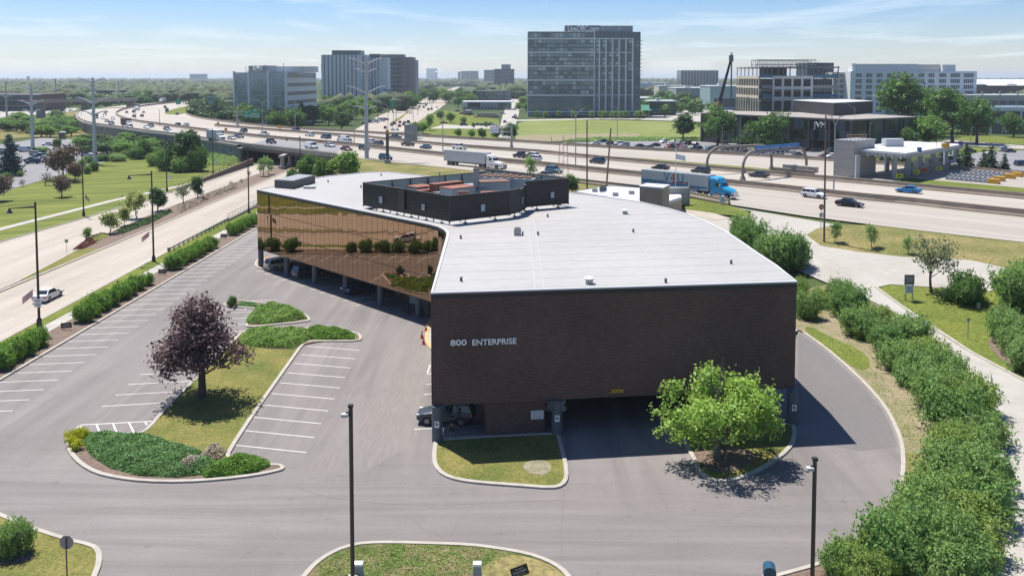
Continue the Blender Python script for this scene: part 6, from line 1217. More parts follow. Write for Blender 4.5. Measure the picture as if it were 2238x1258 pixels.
# stop sign seen from behind
p = P(148,1300); r_ = thing('stop_sign', (p.x,p.y,.05), 'stop sign seen from its bare grey back on the corner lawn', 'sign'); h = zat(1187,p.y)
MB().tube([(0,0,0),(0,0,h+.3)], .035, 6).build('post', M_bronze, r_); mb = MB(); oc = [(.40*math.cos(R(22.5+45*k)), .40*math.sin(R(22.5+45*k))) for k in range(8)]
mb.add([(a,.045,h+b) for a,b in oc]+[(a,.06,h+b) for a,b in oc], [tuple(range(8)), tuple(range(8,16))[::-1]]+[(k,(k+1)%8,8+(k+1)%8,8+k) for k in range(8)]).build('plate', mat('bare_plate',(.42,.38,.34),.6), r_); mb = MB(); mb.add([(a*.97,.064,h+b*.97) for a,b in oc], [tuple(range(8))[::-1]]).build('red_face', M_red, r_)
# utility pedestals, mailbox, yard signs
M_ped = mat('pedestal_green', (0.36,0.42,0.40), .6)
for u, v, sc_, lab in ((784,1272,1.0,'grey-green utility pedestal beside the lot light'),(1043,1270,.95,'grey-green utility pedestal in the middle of the weedy island')):
    p = P(u, v); r_ = thing('utility_pedestal', (p.x,p.y,.08), lab, 'utility box'); MB().add([(-.3,-.25,0),(.3,-.25,0),(.3,.25,0),(-.3,.25,0),(-.2,-.17,.95),(.2,-.17,.95),(.2,.17,.95),(-.2,.17,.95)], [(0,1,5,4),(1,2,6,5),(2,3,7,6),(3,0,4,7)]).build('casing', M_ped, r_); MB().box((-.24,-.2,.93),(.24,.2,1.06)).build('lid', M_white, r_); r_.scale = (sc_,)*3
p = P(1681,1290); r_ = thing('mailbox', (p.x,p.y,.05), 'dark blue collection mailbox at the edge of the drive', 'mailbox', None, R(-12)); mb = MB(); pr = [(-.33,0),(-.33,1.05)]+[(-.33*math.cos(t_), 1.05+.28*math.sin(t_)) for t_ in (.4,.8,1.2,1.57,1.95,2.35,2.75)]+[(.33,1.05),(.33,0)]
n = len(pr); mb.add([(a,-.36,b+.12) for a,b in pr]+[(a,.36,b+.12) for a,b in pr], [tuple(range(n)), tuple(range(n,2*n))[::-1]]+[(k,n+k,n+(k+1)%n,(k+1)%n) for k in range(n)]).build('body', mat('mail_blue',(.02,.09,.16),.4), r_)
for sx_ in (-.27,.27):
    for sy_ in (-.3,.3): MB().cbox((sx_,sy_,.06),(.06,.06,.13)).build('leg', mat('mail_blue',(.02,.09,.16),.4), r_)
MB().box((-.14,-.375,.55),(.16,-.362,.85)).build('emblem_plate', M_white, r_); MB().add([(-.1,-.38,.62),(.12,-.38,.68),(.05,-.38,.78),(-.06,-.38,.74)], [(0,1,2,3)]).build('emblem', mat('mail_blue',(.02,.09,.16),.4), r_); MB().box((-.345,-.15,.5),(-.332,.2,.75)).build('notice', M_white, r_)
def yard(u, v, wd, label, rz_=0.0, tilt=0.0):
    p = P(u, v); r_ = thing('yard_sign', (p.x,p.y,.08), label, 'sign', None, rz_); r_.rotation_euler = (0, tilt, rz_)
    MB().cbox((0,0,.5),(wd,.02,.62)).build('panel', M_black, r_)
    for s_ in (-.3,.3): MB().tube([(s_*wd,.02,0),(s_*wd,.02,.3)], .012, 4).build('stake', M_galv, r_)
    for body, dz, s_ in (('now leasing',.66,.11),('SULLIVAN',.48,.19),('OFFICE SPACE',.3,.1)): text('lettering', body, s_*wd/1.1, face_m(Vector((0,-.013,dz))), M_white, r_, .002)
yard(146,722,1.25,'black yard sign beside the long hedge clump',R(-4),R(-6)); yard(355,602,1.15,'black yard sign beside the guardrail hedge'); yard(489,522,1.1,'black yard sign near the glass wing'); yard(1141,1268,1.0,'tilted black yard sign on the weedy island',R(10),R(-16))
# hydrant by the hedge
p = P(250,625); r_ = thing('fire_hydrant', (-52.9,p.y,.08), 'small dark fire hydrant on the boulevard verge', 'hydrant'); MB().tube([(0,0,0),(0,0,.55),(0,0,.75)], [.13,.12,.03], 8).build('body', M_bronze, r_); MB().tube([(-.2,0,.45),(.2,0,.45)], .07, 8).build('nozzle', M_bronze, r_)
# traffic cones
M_cone = mat('cone_orange', (0.75,0.10,0.03), .5)
for i, (u, v, lab) in enumerate(((931,724,'orange traffic cone farthest along the yellow kerb'),(922,739,'orange traffic cone in the middle of three by the yellow kerb'),(925.5,752,'orange traffic cone nearest the brick corner by the yellow kerb'))):
    p = P(u, v); r_ = thing('traffic_cone', (p.x,p.y,.003), lab, 'traffic cone', 'cones by the yellow kerb'); MB().tube([(0,0,.03),(0,0,.85)], [.17,.035], 10).build('cone', M_cone, r_); MB().cbox((0,0,.02),(.44,.44,.04)).build('base', M_cone, r_); MB().tube([(0,0,.45),(0,0,.6)], [.108,.083], 10).build('reflective_band', M_white, r_)
# person under the brick corner
p = P(988,957); me = bpy.data.meshes.new('person'); J = [(0,0,.95),(0,0,1.15),(0,0.02,1.35),(0,.02,1.47),(0,-.04,1.55),(0,-.06,1.66),(.19,.02,1.40),(.25,0,1.14),(.12,-.24,1.18),(-.19,.02,1.40),(-.26,0,1.14),(-.1,-.24,1.20),(.10,0,.92),(.11,-.03,.50),(.11,.02,.09),(.12,-.13,.04),(-.10,0,.92),(-.12,.0,.50),(-.13,.05,.09),(-.14,-.10,.04)]
E_ = [(0,1),(1,2),(2,3),(3,4),(4,5),(2,6),(6,7),(7,8),(2,9),(9,10),(10,11),(0,12),(12,13),(13,14),(14,15),(0,16),(16,17),(17,18),(18,19)]
rd = [.15,.145,.15,.06,.075,.095,.075,.05,.038,.075,.05,.038,.10,.065,.042,.04,.10,.065,.042,.04]
me.from_pydata(J, E_, []); po = bpy.data.objects.new('person_b', me); ts = bpy.data.scenes.new('tmp'); ts.collection.objects.link(po); md = po.modifiers.new('s','SKIN'); sv = me.skin_vertices[0].data
for i, r__ in enumerate(rd): sv[i].radius = (r__, r__*.85)
sv[0].use_root = True; ss = po.modifiers.new('ss','SUBSURF'); ss.levels = 2; ss.render_levels = 2
ts.view_layers[0].update(); pm = bpy.data.meshes.new_from_object(po.evaluated_get(ts.view_layers[0].depsgraph)); bpy.data.objects.remove(po); bpy.data.scenes.remove(ts); pm.name = 'person'
M_skin = mat('skin', (0.42,0.26,0.19), .6); M_cloth = mat('black_clothes', (0.012,0.012,0.013), .9); pm.materials.clear()
for m_ in (M_cloth, M_skin): pm.materials.append(m_)
for f in pm.polygons: z_ = f.center.z; f.material_index = 1 if (z_ > 1.46 or (.10 < z_ < .52) or (abs(f.center.x) < .3 and f.center.y < -.1 and .9 < z_ < 1.3)) else 0
po = thing('person', (p.x, p.y, 0), 'person in dark shirt and shorts looking down beside the corner column', 'person', None, R(10)); link(bpy.data.objects.new('body', pm), po)
hb_ = bmesh.new(); bmesh.ops.create_icosphere(hb_, subdivisions=2, radius=.118); bmesh.ops.translate(hb_, verts=hb_.verts, vec=(0,-.035,1.69)); bmesh.ops.delete(hb_, geom=[v for v in hb_.verts if v.co.y < -.10 and v.co.z < 1.70], context='VERTS'); hm = bpy.data.meshes.new('hair'); hb_.to_mesh(hm); hb_.free(); hm.materials.append(mat('dark_hair',(.02,.015,.012),.8)); link(bpy.data.objects.new('hair', hm), po)
MB().cbox((.01,-.30,1.20),(.08,.02,.15)).build('phone', M_black, po)
# guardrail and fence along the boulevard
gr = thing('guardrail', (-54.6,138,.0), 'steel guardrail between the boulevard and the hedge', 'guardrail')
y0, y1 = P(366,552).y, P(490,484).y
for i in range(15): yy = y0+(y1-y0)*i/14; MB().cbox((-54.75-.01*(yy-y0),yy,.4),(.14,.14,.8)).build('post', M_wood, gr, gr.location)
MB().add([(-54.62,y0,.5),(-54.95,y1,.5),(-54.95,y1,.82),(-54.62,y0,.82),(-54.54,y0,.66),(-54.87,y1,.66)], [(0,1,5,4),(4,5,2,3)]).build('rail', M_galv, gr, gr.location); MB().cbox((-54.65,y0-.3,.6),(.5,.1,.55)).build('end_plate', M_wood, gr, gr.location)
fe = thing('fence', (-55.2,y1,0), 'slender metal fence on a low kerb wall near the glass wing', 'fence'); y2 = y1+26
MB().box((-55.35,y1,0),(-55.0,y2,.45)).build('kerb_wall', M_kerb, fe, fe.location)
for i in range(27): yy = y1+(y2-y1)*i/26; MB().cbox((-55.17,yy,.95),(.05,.05,1.1)).build('post', M_brown, fe, fe.location)
for h in (.6, 1.5): MB().cbox((-55.17,(y1+y2)/2,h),(.05,y2-y1,.05)).build('rail', M_brown, fe, fe.location)
# small back-of-sign on the median tip
p = P(146,553); r_ = thing('median_sign', (p.x,p.y,.1), 'grey back of a small sign at the median tip', 'sign'); MB().tube([(0,0,0),(0,0,2.1)], .03, 6).build('post', M_galv, r_); MB().cbox((0,0,1.85),(.55,.03,.5)).build('plate', mat('bare_plate',(.42,.38,.34),.6), r_)
# ---------------------------------------------------------------- steel power poles with arm pairs
def monopole(u, v, vt, arms, label, z=None, m=M_galvw):
    p = P(u, v, z or 0); h = zat(vt, p.y)-p.z; r_ = thing('power_pole', p, label, 'power pole'); s_ = FPX/p.y
    MB().tube([(0,0,-.2),(0,0,h)], [.68,.36], 12).build('pole', m, r_, smooth=True, angle=40)
    for va, hw in arms:
        zc = zat(va, p.y)-p.z; w_ = hw/s_
        for sg2 in (-1, 1): MB().tube([(0,0,zc-w_*.36),(sg2*w_*.55,0,zc-w_*.08),(sg2*w_*.85,0,zc),(sg2*w_,0,zc)], [.28,.22,.17,.12], 6).build('arm', m, r_)
        for sg2 in (-1, 1): MB().tube([(sg2*w_,0,zc),(sg2*(w_+.2),0,zc-w_*.18-.6)], .07, 5).build('insulator', M_galv, r_)
    return p, h
monopole(802,386,128,[(128,37),(151,25),(189,43),(232,22)],'tall pale steel power pole rising behind the office roof')
monopole(208,357,170,[(172,27),(187,26),(213,40),(243,26)],'pale steel power pole beside the clipped bushes')
monopole(72,333,186,[(187,26),(199,17),(220,28),(240,20)],'pale steel power pole in the neighbouring car park')
monopole(15,258,178,[(180,13),(197,14),(209,12)],'pale steel power pole by the brown low office'); monopole(123,237,172,[(185,11),(196,9)],'slim steel power pole behind the meadow'); monopole(260,232,178,[(188,12),(203,16)],'slim steel power pole beside the far overpass'); monopole(366,222,178,[(185,9),(197,8)],'slim steel power pole far along the expressway')
# ---------------------------------------------------------------- expressway lamps, gantries, signs
def hlamp(u, v, vt, arms, label, z=ZH, m=M_galv, name='highway_lamp'):
    p = P(u, v, z); h = zat(vt, p.y)-z; s_ = FPX/p.y; r_ = thing(name, p, label, 'street lamp')
    MB().tube([(0,0,0),(0,0,h*.9)], [.16,.10], 8).build('pole', m, r_, smooth=True, angle=40)
    for a in arms:
        w_ = a/s_; MB().tube([(0,0,h*.88),(w_*.6,0,h*.97),(w_,0,h)], [.08,.07,.06], 5).build('arm', m, r_); MB().cbox((w_*1.05,0,h),(.9,.3,.14)).build('lamp_head', m, r_)
for u, v, vt, arms, lab in ((1258,363,238,(-17,17),'double-armed expressway lamp beside the inner barrier'),(1822,418,254,(-10,12),'double-armed expressway lamp beside the tall wooden pole'),(574,297,217,(-14,13),'double-armed expressway lamp before the silver office'),(774,315,224,(-15,13),'double-armed expressway lamp by the tall power pole'),(645,283,209,(-20,),'single-armed expressway lamp before the silver office'),(520,272,208,(-16,),'single-armed expressway lamp by the green sign'),(349,275,236,(),'plain expressway pole on the curve'),(292,252,229,(),'dark plain post on the far bend'),(297,262,232,(),'plain pole near the maroon box truck'),(968,339,218,(),'plain expressway pole beyond the white trailer')): hlamp(u, v, vt, arms, lab)
for u, v, vt, arms, lab in ((1349,312,227,(-20,),'single-armed lamp beside the office car park'),(1866,322,226,(-22,),'single-armed lamp at the corner of the black office'),(1617,331,246,(),'plain tall pole before the black office'),(1578,326,272,(4,),'small car park lamp before the black office'),(1900,335,268,(4,),'small car park lamp behind the toll block'),(2121,330,278,(3,),'small lamp on the far lawn'),(848,292,224,(-14,),'single-armed lamp beside the far boulevard'),(1403,306,291,(),'thin pole in the mown field'),(1205,318,297,(),'short dark pole by the bare strip')): hlamp(u, v, vt, arms, lab, 0.0)
def wpole(u, v, ut, vt, label, r=.16, z=None):
    p = T(u, v) if z is None else P(u, v, z); q = PD(ut, vt, p.y); tag(MB().tube([(0,0,-.2),tuple(q-p)], [r,r*.7], 8).build('utility_pole', M_wood), label, 'utility pole').location = p
wpole(1801,529,1805,252,'tall weathered wooden pole on the ramp grass'); wpole(1283,412,1283,263,'straight grey wooden pole behind the white flat roof',.18); wpole(1323,438,1335,281,'leaning weathered wooden pole by the white flat roof',.2)
wd_ = P(1801,529); 
# overhead green sign
def gantry_sign():
    p = P(519,277,ZH); r_ = thing('overhead_sign', p, 'green overhead direction sign on a grey post above the far lanes', 'sign'); s_ = FPX/p.y
    MB().tube([(0,0,0),(0,0,zat(244,p.y)-ZH)], .45, 10).build('post', M_galv, r_); zc = zat(248,p.y)-ZH
    for dz in (.9,-.9): MB().tube([(-1.2,0,zc+dz),(48/s_,0,zc+dz)], .12, 6).build('truss_chord', M_galv, r_)
    for k in range(7): MB().tube([(k*7/s_,0,zc-.9),((k+1)*7/s_,0,zc+.9)], .06, 4).build('truss_brace', M_galv, r_)
    for u0, u1, v0, v1, tx in ((531,546.5,242.5,257.5,(('88',1.0,.9),('Chicago',-.5,.85),('>',-1.6,.9))),(547.5,567.5,240,258.5,(('83',1.6,1.1),('Spring Rd',.0,1.0),('Elmhurst Rd',-1.1,.9)))):
        a, b = PD(u0,v0,p.y-.4)-p, PD(u1,v1,p.y-.4)-p; o = MB().box((a.x,-.45,b.z),(b.x,-.38,a.z)).build('sign_panel', M_green, r_)
        for body, dz, s2 in tx: text('lettering', body, s2, face_m(Vector(((a.x+b.x)/2,-.47,(a.z+b.z)/2+dz))), M_white, o, .005)
gantry_sign()
def back_gantry():
    p = P(847,356,ZH); r_ = thing('sign_gantry', p, 'dark gantry post with the silver back of a large sign over the expressway', 'sign gantry'); zt_ = zat(292,p.y)-ZH; s_ = FPX/p.y
    MB().tube([(0,0,0),(0,0,zt_)], .42, 10).build('post', mat('dark_steel',(.10,.105,.11),.5), r_); MB().cbox((0,0,.4),(1.4,1.4,.9)).build('footing', M_walk, r_); MB().cbox((0,0,zt_+.5),(.75,.5,1.0)).build('yellow_box', M_yellow, r_)
    z0, z1 = zat(304,p.y)-ZH, zat(290,p.y)-ZH; L_ = 76/s_; dirv = Vector((.78,.62,0))
    for z_ in (z0, z1):
        for oy in (0, 1.0): MB().tube([(0,oy,z_),(L_,oy+1,z_)], .10, 6).build('truss_chord', M_galv, r_)
    for k in range(8): MB().tube([(k*L_/8,.5,z0 if k % 2 else z1),((k+1)*L_/8,.5,z1 if k % 2 else z0)], .07, 4).build('truss_brace', M_galv, r_)
    a, b = PD(882,273,p.y)-p, PD(911,311,p.y)-p; sp_ = MB().box((a.x,1.5,b.z),(b.x,1.6,a.z)).build('sign_back', mat('sign_back',(.46,.49,.51),.5,metal=.2), r_)
    for k in range(4): x = a.x+(b.x-a.x)*(k+.5)/4; MB().box((x-.06,1.35,b.z),(x+.06,1.498,a.z)).build('stiffener', M_galv, sp_)
back_gantry()
p = P(1118,324,ZH); r_ = thing('sign_gantry', p, 'grey cantilever post with a truss and small white sign over the expressway', 'sign gantry'); s_ = FPX/p.y; zt_ = zat(275,p.y)-ZH
MB().tube([(0,0,0),(0,0,1.2),(0,0,zt_)], [.7,.42,.32], 10).build('post', M_galv, r_); z0, z1 = zat(289,p.y)-ZH, zat(277,p.y)-ZH
for z_ in (z0, z1): MB().tube([(0,0,z_),(-32/s_,0,z_)], .1, 5).build('truss_chord', M_galv, r_)
for k in range(6): MB().tube([(-k*5/s_,0,z0 if k % 2 else z1),(-(k+1)*5/s_,0,z1 if k % 2 else z0)], .06, 4).build('truss_brace', M_galv, r_)
a, b = PD(1071,277,p.y)-p, PD(1090,291,p.y)-p; o = MB().box((a.x,-.3,b.z),(b.x,-.2,a.z)).build('sign_panel', M_white, r_)
for body, dz, s2 in (('PAY TOLL',.7,.65),('CASH $3.80',-.25,.7),('ONLINE',-1.0,.5)): text('lettering', body, s2, face_m(Vector(((a.x+b.x)/2,-.32,(a.z+b.z)/2+dz))), M_blue, o, .004)
for u, v, vt, w_, m_, lab in ((477,279,268,5.5,M_yellow,'yellow diamond warning sign at the collector road nose'),(494,291,281,6,M_yellow,'yellow warning sign behind the white box truck'),(612,288,275,7,M_yellow,'yellow warning sign beyond the bridge'),(523,277,262,4.5,M_yellow,'yellow box sign on the green sign post'),(365,245,238,8,M_green,'small green exit sign on the grass gore'),(390,234,219,11,M_green,'green overhead panel far along the expressway')):
    p = P(u, v, ZH); s_ = FPX/p.y; zt_ = zat(vt,p.y)-ZH; r_ = thing('road_sign', p, lab, 'sign'); w2 = w_/s_; MB().tube([(0,0,0),(0,0,zt_)], .08, 5).build('post', M_galv, r_); MB().cbox((0,-.1,zt_-w2*.3),(w2,.06,w2*1.05)).build('panel', m_, r_)
p = P(428,250); s_ = FPX/p.y; zt_ = zat(212,p.y); r_ = thing('billboard', (*P(466,247).xy,0), 'white billboard with a green band above the roadside trees', 'billboard'); p = r_.location; MB().cbox((0,0,(zat(212,p.y)+zat(246,p.y))/2),(24/ (FPX/p.y),1.2,zat(212,p.y)-zat(246,p.y))).build('panel', mat('pale_billboard',(.50,.56,.60),.6), r_); MB().cbox((-1,-.65,zat(217,p.y)),(18/(FPX/p.y),.1,2.2)).build('green_band', M_green, r_); MB().cbox((0,0,2),(1,.8,4)).build('post', M_galv, r_)
# far overpass across the bend
p0, p1 = P(205,237,ZH), P(266,235,ZH); r_ = thing('overpass', (*p0.xy,0), 'pale concrete overpass crossing the far bend of the expressway', 'bridge'); zc = ZH+6.4; d = (p1-p0).xy; d.normalize(); nn = Vector((-d.y,d.x)); a, b = p0.xy-d*45, p1.xy+d*10
MB().prism([tuple(a-nn*5),tuple(b-nn*5),tuple(b+nn*5),tuple(a+nn*5)], zc-1.5, zc, bottom=True).build('deck', M_barl, r_, r_.location); MB().prism([tuple(a-nn*5.2),tuple(b-nn*5.2),tuple(b-nn*4.9),tuple(a-nn*4.9)], zc-.6, zc+1.1).build('parapet', M_barl, r_, r_.location)
for q in (a.lerp(b,.08), a.lerp(b,.5), a.lerp(b,.97)): MB().prism([tuple(q-d*1-nn*4),tuple(q+d*1-nn*4),tuple(q+d*1+nn*4),tuple(q-d*1+nn*4)], -.1, zc-1.5).build('pier', M_wallg, r_, r_.location)
# ---------------------------------------------------------------- toll plaza
M_pipe = mat('toll_pipe', (0.29,0.26,0.235), .7, spec=.2)
def arch(pa, pb, vt, label, sign=False):
    a, b = P(*pa, ZH), P(*pb, ZH); h = zat(vt, a.y)-ZH; r_ = thing('toll_arch', a, label, 'toll gantry'); d = b-a; L_ = d.length; d.normalize(); q = []
    rr_ = 3.6
    for k in range(7): t_ = k/6*math.pi/2; q.append(d*(rr_-rr_*math.cos(t_))+Vector((0,0,h-rr_+rr_*math.sin(t_))))
    q2 = [d*(L_-(p_.dot(d)))+Vector((0,0,p_.z)) for p_ in q][::-1]
    MB().tube([(0,0,0)]+q+q2+[tuple(d*L_)], .32, 12).build('pipe_frame', M_pipe, r_, smooth=True, angle=50)
    for e in (Vector((0,0,0)), d*L_): MB().tube([tuple(e),tuple(e+Vector((0,0,.9)))], [.75,.45], 10).build('footing', M_pipe, r_)
    for k in range(9): e = d*(L_*(.2+.6*k/8)); MB().cbox((e.x,e.y,h-.75),(.4,.4,.35)).build('camera_box', M_galv, r_)
    MB().tube([tuple(d*L_*.16+Vector((0,0,h-.95))),tuple(d*L_*.84+Vector((0,0,h-.95)))], .06, 5).build('equipment_rail', M_galv, r_)
    if sign:
        yw = math.atan2(d.y, d.x); o = empty('sign_board', d*L_*.52+Vector((0,0,h+.35)), yw, r_); MB().box((-8.2,-.15,-.75),(8.2,.15,.75)).build('panel', M_blue, o)
        text('lettering', 'OPEN ROAD TOLLING', .78, face_m(Vector((-4.0,-.17,0))), M_white, o, .005); text('lettering', 'York Rd Plaza 51', .78, face_m(Vector((4.1,-.17,0))), M_white, o, .005); MB().box((-.1,-.17,-.5),(.1,-.16,.5)).build('divider', M_white, o)
arch((1545,380),(1686,371),323,'slender pipe toll arch without a sign over the expressway'); arch((1623,394),(1762,378),333,'pipe toll arch carrying a long blue sign', True)
mb = MB(); a, b = P(1690,381,ZH), P(1778,390,ZH); r_ = thing('equipment_wall', a, 'concrete wall with equipment boxes beside the toll arches', 'wall'); d = (b-a); L_ = d.length; yw = math.atan2(d.y,d.x); r_.rotation_euler = (0,0,yw)
MB().box((0,0,0),(L_,.5,1.7)).build('wall', M_barr, r_)
for k in range(5): MB().box((2+k*L_/6,.7,1.2),(3.6+k*L_/6,1.8,2.5)).build('equipment_box', M_walk, r_)
# canopy
M_canw = mat('canopy_white', (0.70,0.71,0.71), .5); M_cang = mat('canopy_grey', (0.42,0.45,0.48), .5); M_cblk = mat('grey_block_wall', (0.50,0.48,0.44), .8, var=.06, vscale=1.2, bump=.15)
g0 = P(1868,388,ZH); g1 = P(1952,390,ZH); 
TC = thing('toll_canopy', (*P(1952,390,ZH).xy,ZH), 'white flat toll canopy on grey columns', 'canopy'); to = TC.location
zt_ = zat(329,to.y)  # roof height near corner
cA, cB, cC, cD = P(1838,323,zt_).xy, P(1978,334.5,zt_).xy, P(2104,315,zt_).xy, P(1985,308.5,zt_).xy
MB().prism([tuple(p_) for p_ in (cA,cB,cC,cD)], zt_-.25, zt_).build('roof_deck', M_canw, TC, to); MB().prism([tuple(p_) for p_ in (cA,cB,cC,cD)], zt_-1.15, zt_-.26, bottom=True).build('fascia', M_cang, TC, to)
MB().prism([tuple(p_) for p_ in offset_line([cA,cB,cC,cD],-.25,True)], zt_-.45, zt_-.02).build('white_edge', M_canw, TC, to)
for u, v in ((1873,389),(1954,391),(1908,381),(1938,376),(1985,383),(2010,377),(2038,370),(2066,364),(2085,358),(1876,383)): 
    p_ = P(u, v, ZH); MB().cbox((p_.x,p_.y,(ZH+zt_-1.15)/2),(.85,.85,zt_-1.15-ZH)).build('column', M_cang, TC, to)
for k in range(8): e = cA.lerp(cB, (k+.5)/8); MB().cbox((e.x,e.y-.15,zt_-1.0),(.25,.6,.9)).build('bracket', M_galv, TC, to)
ac = (cA+cB+cC+cD)/4; MB().cbox((ac.x-3,ac.y,zt_+.9),(4.2,2.6,1.8)).build('rooftop_unit', M_galvw, TC, to)
for k in range(6): MB().tube([(ac.x-9+k*3,ac.y-3,zt_),(ac.x-9+k*3,ac.y-3,zt_+1.1)], .05, 4).build('rail_post', M_galv, TC, to)
for f_, m_, nm in ((.22,M_blue,'blue_sign'),(.66,M_yellow,'yellow_sign'),(.70,M_red,'striped_sign'),(.95,mat('violet_sign',(.14,.07,.3),.5),'striped_sign')):
    e = cB.lerp(cC, f_); MB().cbox((e.x-.1,e.y-.4,zt_+.3),(1.8 if m_ is M_yellow else 1.0,.15,1.1)).build(nm, m_, TC, to)
bA = P(1824,384,ZH).xy; bB = P(1866,388,ZH).xy; zb2 = zat(305,bA.y); TB = thing('toll_building', (*bA,ZH), 'tall plain concrete toll block beside the canopy', 'building'); d = (bB-bA).normalized(); nn = Vector((-d.y,d.x))
MB().prism([tuple(bA),tuple(bB),tuple(bB+nn*9),tuple(bA+nn*9)], ZH, zb2-.4).build('wall', M_cblk, TB, TB.location); MB().prism([tuple(bA-d*.2-nn*.2),tuple(bB+d*.2-nn*.2),tuple(bB+d*.2+nn*9.2),tuple(bA-d*.2+nn*9.2)], zb2-.4, zb2).build('coping', M_galv, TB, TB.location)
for k in range(1,4): MB().prism([tuple(bA-nn*.02-d*.02),tuple(bB-nn*.02+d*.02),tuple(bB),tuple(bA)], ZH+(zb2-ZH)*k/4-.03, ZH+(zb2-ZH)*k/4+.03).build('joint', M_wallg, TB, TB.location)

for k in range(6): MB().tube([(bB.x-1+k*.9,bB.y+2,zb2),(bB.x-1+k*.9,bB.y+2,zb2+1.2)], .06, 4).build('roof_rail', mat('faded_red',(.45,.25,.2),.7), TB, TB.location)
for h in (.6,1.2): MB().tube([(bB.x-1,bB.y+2,zb2+h),(bB.x+3.5,bB.y+2,zb2+h)], .06, 4).build('roof_rail', mat('faded_red',(.45,.25,.2),.7), TB, TB.location)
# toll lane islands with yellow attenuators
for i, (u0, v0, u1, v1) in enumerate(((2068,392,2160,400),(2075,386,2172,394.5),(2098,381,2195,389),(2120,376.5,2212,385))):
    a, b = P(u0,v0,ZH), P(u1,v1,ZH); d = b-a; r_ = thing('crash_cushion', a, 'grey crash cushion with a yellow nose in the toll lanes', 'crash cushion', 'crash cushions of the toll lanes', math.atan2(d.y,d.x)); L_ = d.length
    MB().box((0,-.45,0),(L_,.45,.5)).build('rail_bed', M_cang, r_)
    for k in range(9): MB().box((L_*k/9+.2,-.5,.5),(L_*k/9+.45,.5,.8)).build('bay_frame', M_cang, r_)
    MB().box((L_,-.55,.05),(L_+2.2,.55,1.0)).build('nose', M_yellow, r_)
for u, v, lab in ((1966,395,'yellow arrow panel at the end of the toll island'),(2003,386,'yellow marker panel beside the toll booths'),(2052,378,'yellow marker panel farthest along the toll booths'),(2020,382,'orange marker panel in the shade of the toll canopy')): 
    p = P(u, v, ZH); r_ = thing('marker_panel', p, lab, 'sign'); MB().cbox((0,0,1.1),(1.6,.08,1.0)).build('panel', mat('lime_sign',(.62,.66,.03),.5) if 'orange' not in lab else M_cone, r_); MB().add([(-.4,-.06,1.35),(.3,-.06,1.1),(-.4,-.06,.85)], [(0,2,1)]).build('arrow', M_black, r_); MB().cbox((0,.1,.3),(.2,.1,.6)).build('post', M_galv, r_)
for k in range(5): p = P(1990+k*22, 381-k*4.2, ZH); r_ = thing('toll_booth', p, 'small grey toll booth in the shade of the canopy', 'booth', 'toll booths'); MB().cbox((0,0,.5),(1.4,5,1.0)).build('island', M_walk, r_); MB().cbox((0,1,1.9),(1.2,2.0,1.9)).build('cabin', M_cang, r_); MB().cbox((0,-.02,2.2),(1.0,.05,.8)).build('window', M_glass, r_)
# ---------------------------------------------------------------- ramp signs and letting board
p = T(1794,500); r_ = thing('do_not_enter_sign', p, 'red do not enter sign on a post at the ramp', 'sign'); s_ = FPX/p.y; zt_ = zat(452,p.y)-p.z
MB().tube([(0,0,0),(0,0,zt_+.4)], .05, 6).build('post', M_galv, r_); mb = MB(); n = 18; mb.add([(.42*math.cos(k*2*math.pi/n),-.07,zt_+.42*math.sin(k*2*math.pi/n)) for k in range(n)], [tuple(range(n))]).build('red_disc', M_red, r_); MB().cbox((0,-.08,zt_),(.55,.01,.13)).build('white_bar', M_white, r_); MB().cbox((0,-.06,zt_-1.25),(.6,.03,.75)).build('arrow_plate', M_white, r_); MB().add([(-.15,-.085,zt_-1.5),(-.05,-.085,zt_-1.5),(.0,-.085,zt_-1.15),(.2,-.085,zt_-1.2),(.05,-.085,zt_-1.0),(-.12,-.085,zt_-1.1)], [(0,1,2,5),(2,3,4,5)]).build('arrow', M_black, r_)
p = T(1986,657); r_ = thing('letting_board', p, 'grey and white letting board on two posts beside the service road', 'sign'); z1, z0, zm = zat(600,p.y)-p.z, zat(641,p.y)-p.z, zat(622,p.y)-p.z
for s2 in (-.42,.42): MB().cbox((s2,.03,z1/2),(.09,.09,z1)).build('post', M_wood, r_)
MB().cbox((0,-.04,(z1+zm)/2),(1.2,.05,z1-zm)).build('upper_panel', mat('grey_board',(.18,.18,.17),.6), r_); lo_ = MB().cbox((0,-.04,(z0+zm)/2),(.95,.05,(zm-z0)*.9)).build('lower_panel', mat('pale_blue_board',(.52,.62,.70),.6), r_)
for body, dz, s2 in (('OFFICE SPACE',.25,.15),('AVAILABLE',.05,.15),('FOR LEASE',-.15,.15)): text('lettering', body, s2, face_m(Vector((0,-.07,(z1+zm)/2+dz))), M_white, r_, .003)
for body, dz, s2 in (('COMMERCIAL',.15,.12),('847',-.12,.16)): text('lettering', body, s2, face_m(Vector((0,-.07,(z0+zm)/2+dz))), M_blue, r_, .003)
p = T(2115,742); r_ = thing('lawn_sign', p, 'thin post with a small round sign on the right-hand lawn', 'sign'); zt_ = zat(696,p.y)-p.z; MB().tube([(0,0,0),(0,0,zt_)], .04, 6).build('post', M_galv, r_); MB().cbox((0,-.03,zt_-.1),(.3,.03,.35)).build('plate', M_galv, r_)
p = T(2138,675); tag(MB().cbox((0,0,.35),(.3,.25,.7)).cbox((0,0,.72),(.34,.29,.05)).build('utility_box', M_walk), 'small pale utility box before the round dark shrub', 'utility box').location = p
p = T(1578,447); r_ = thing('route_sign', p, 'square white sign on the end of the ramp barrier', 'sign'); MB().cbox((0,-.4,1.0),(1.15,.05,1.1)).build('panel', M_white, r_); text('lettering', '0', .95, face_m(Vector((0,-.44,1.0))), mat('brown_ink',(.14,.08,.07),.6), r_, .003); MB().tube([(0,-.3,0),(0,-.3,1.0)], .04, 5).build('post', M_galv, r_)
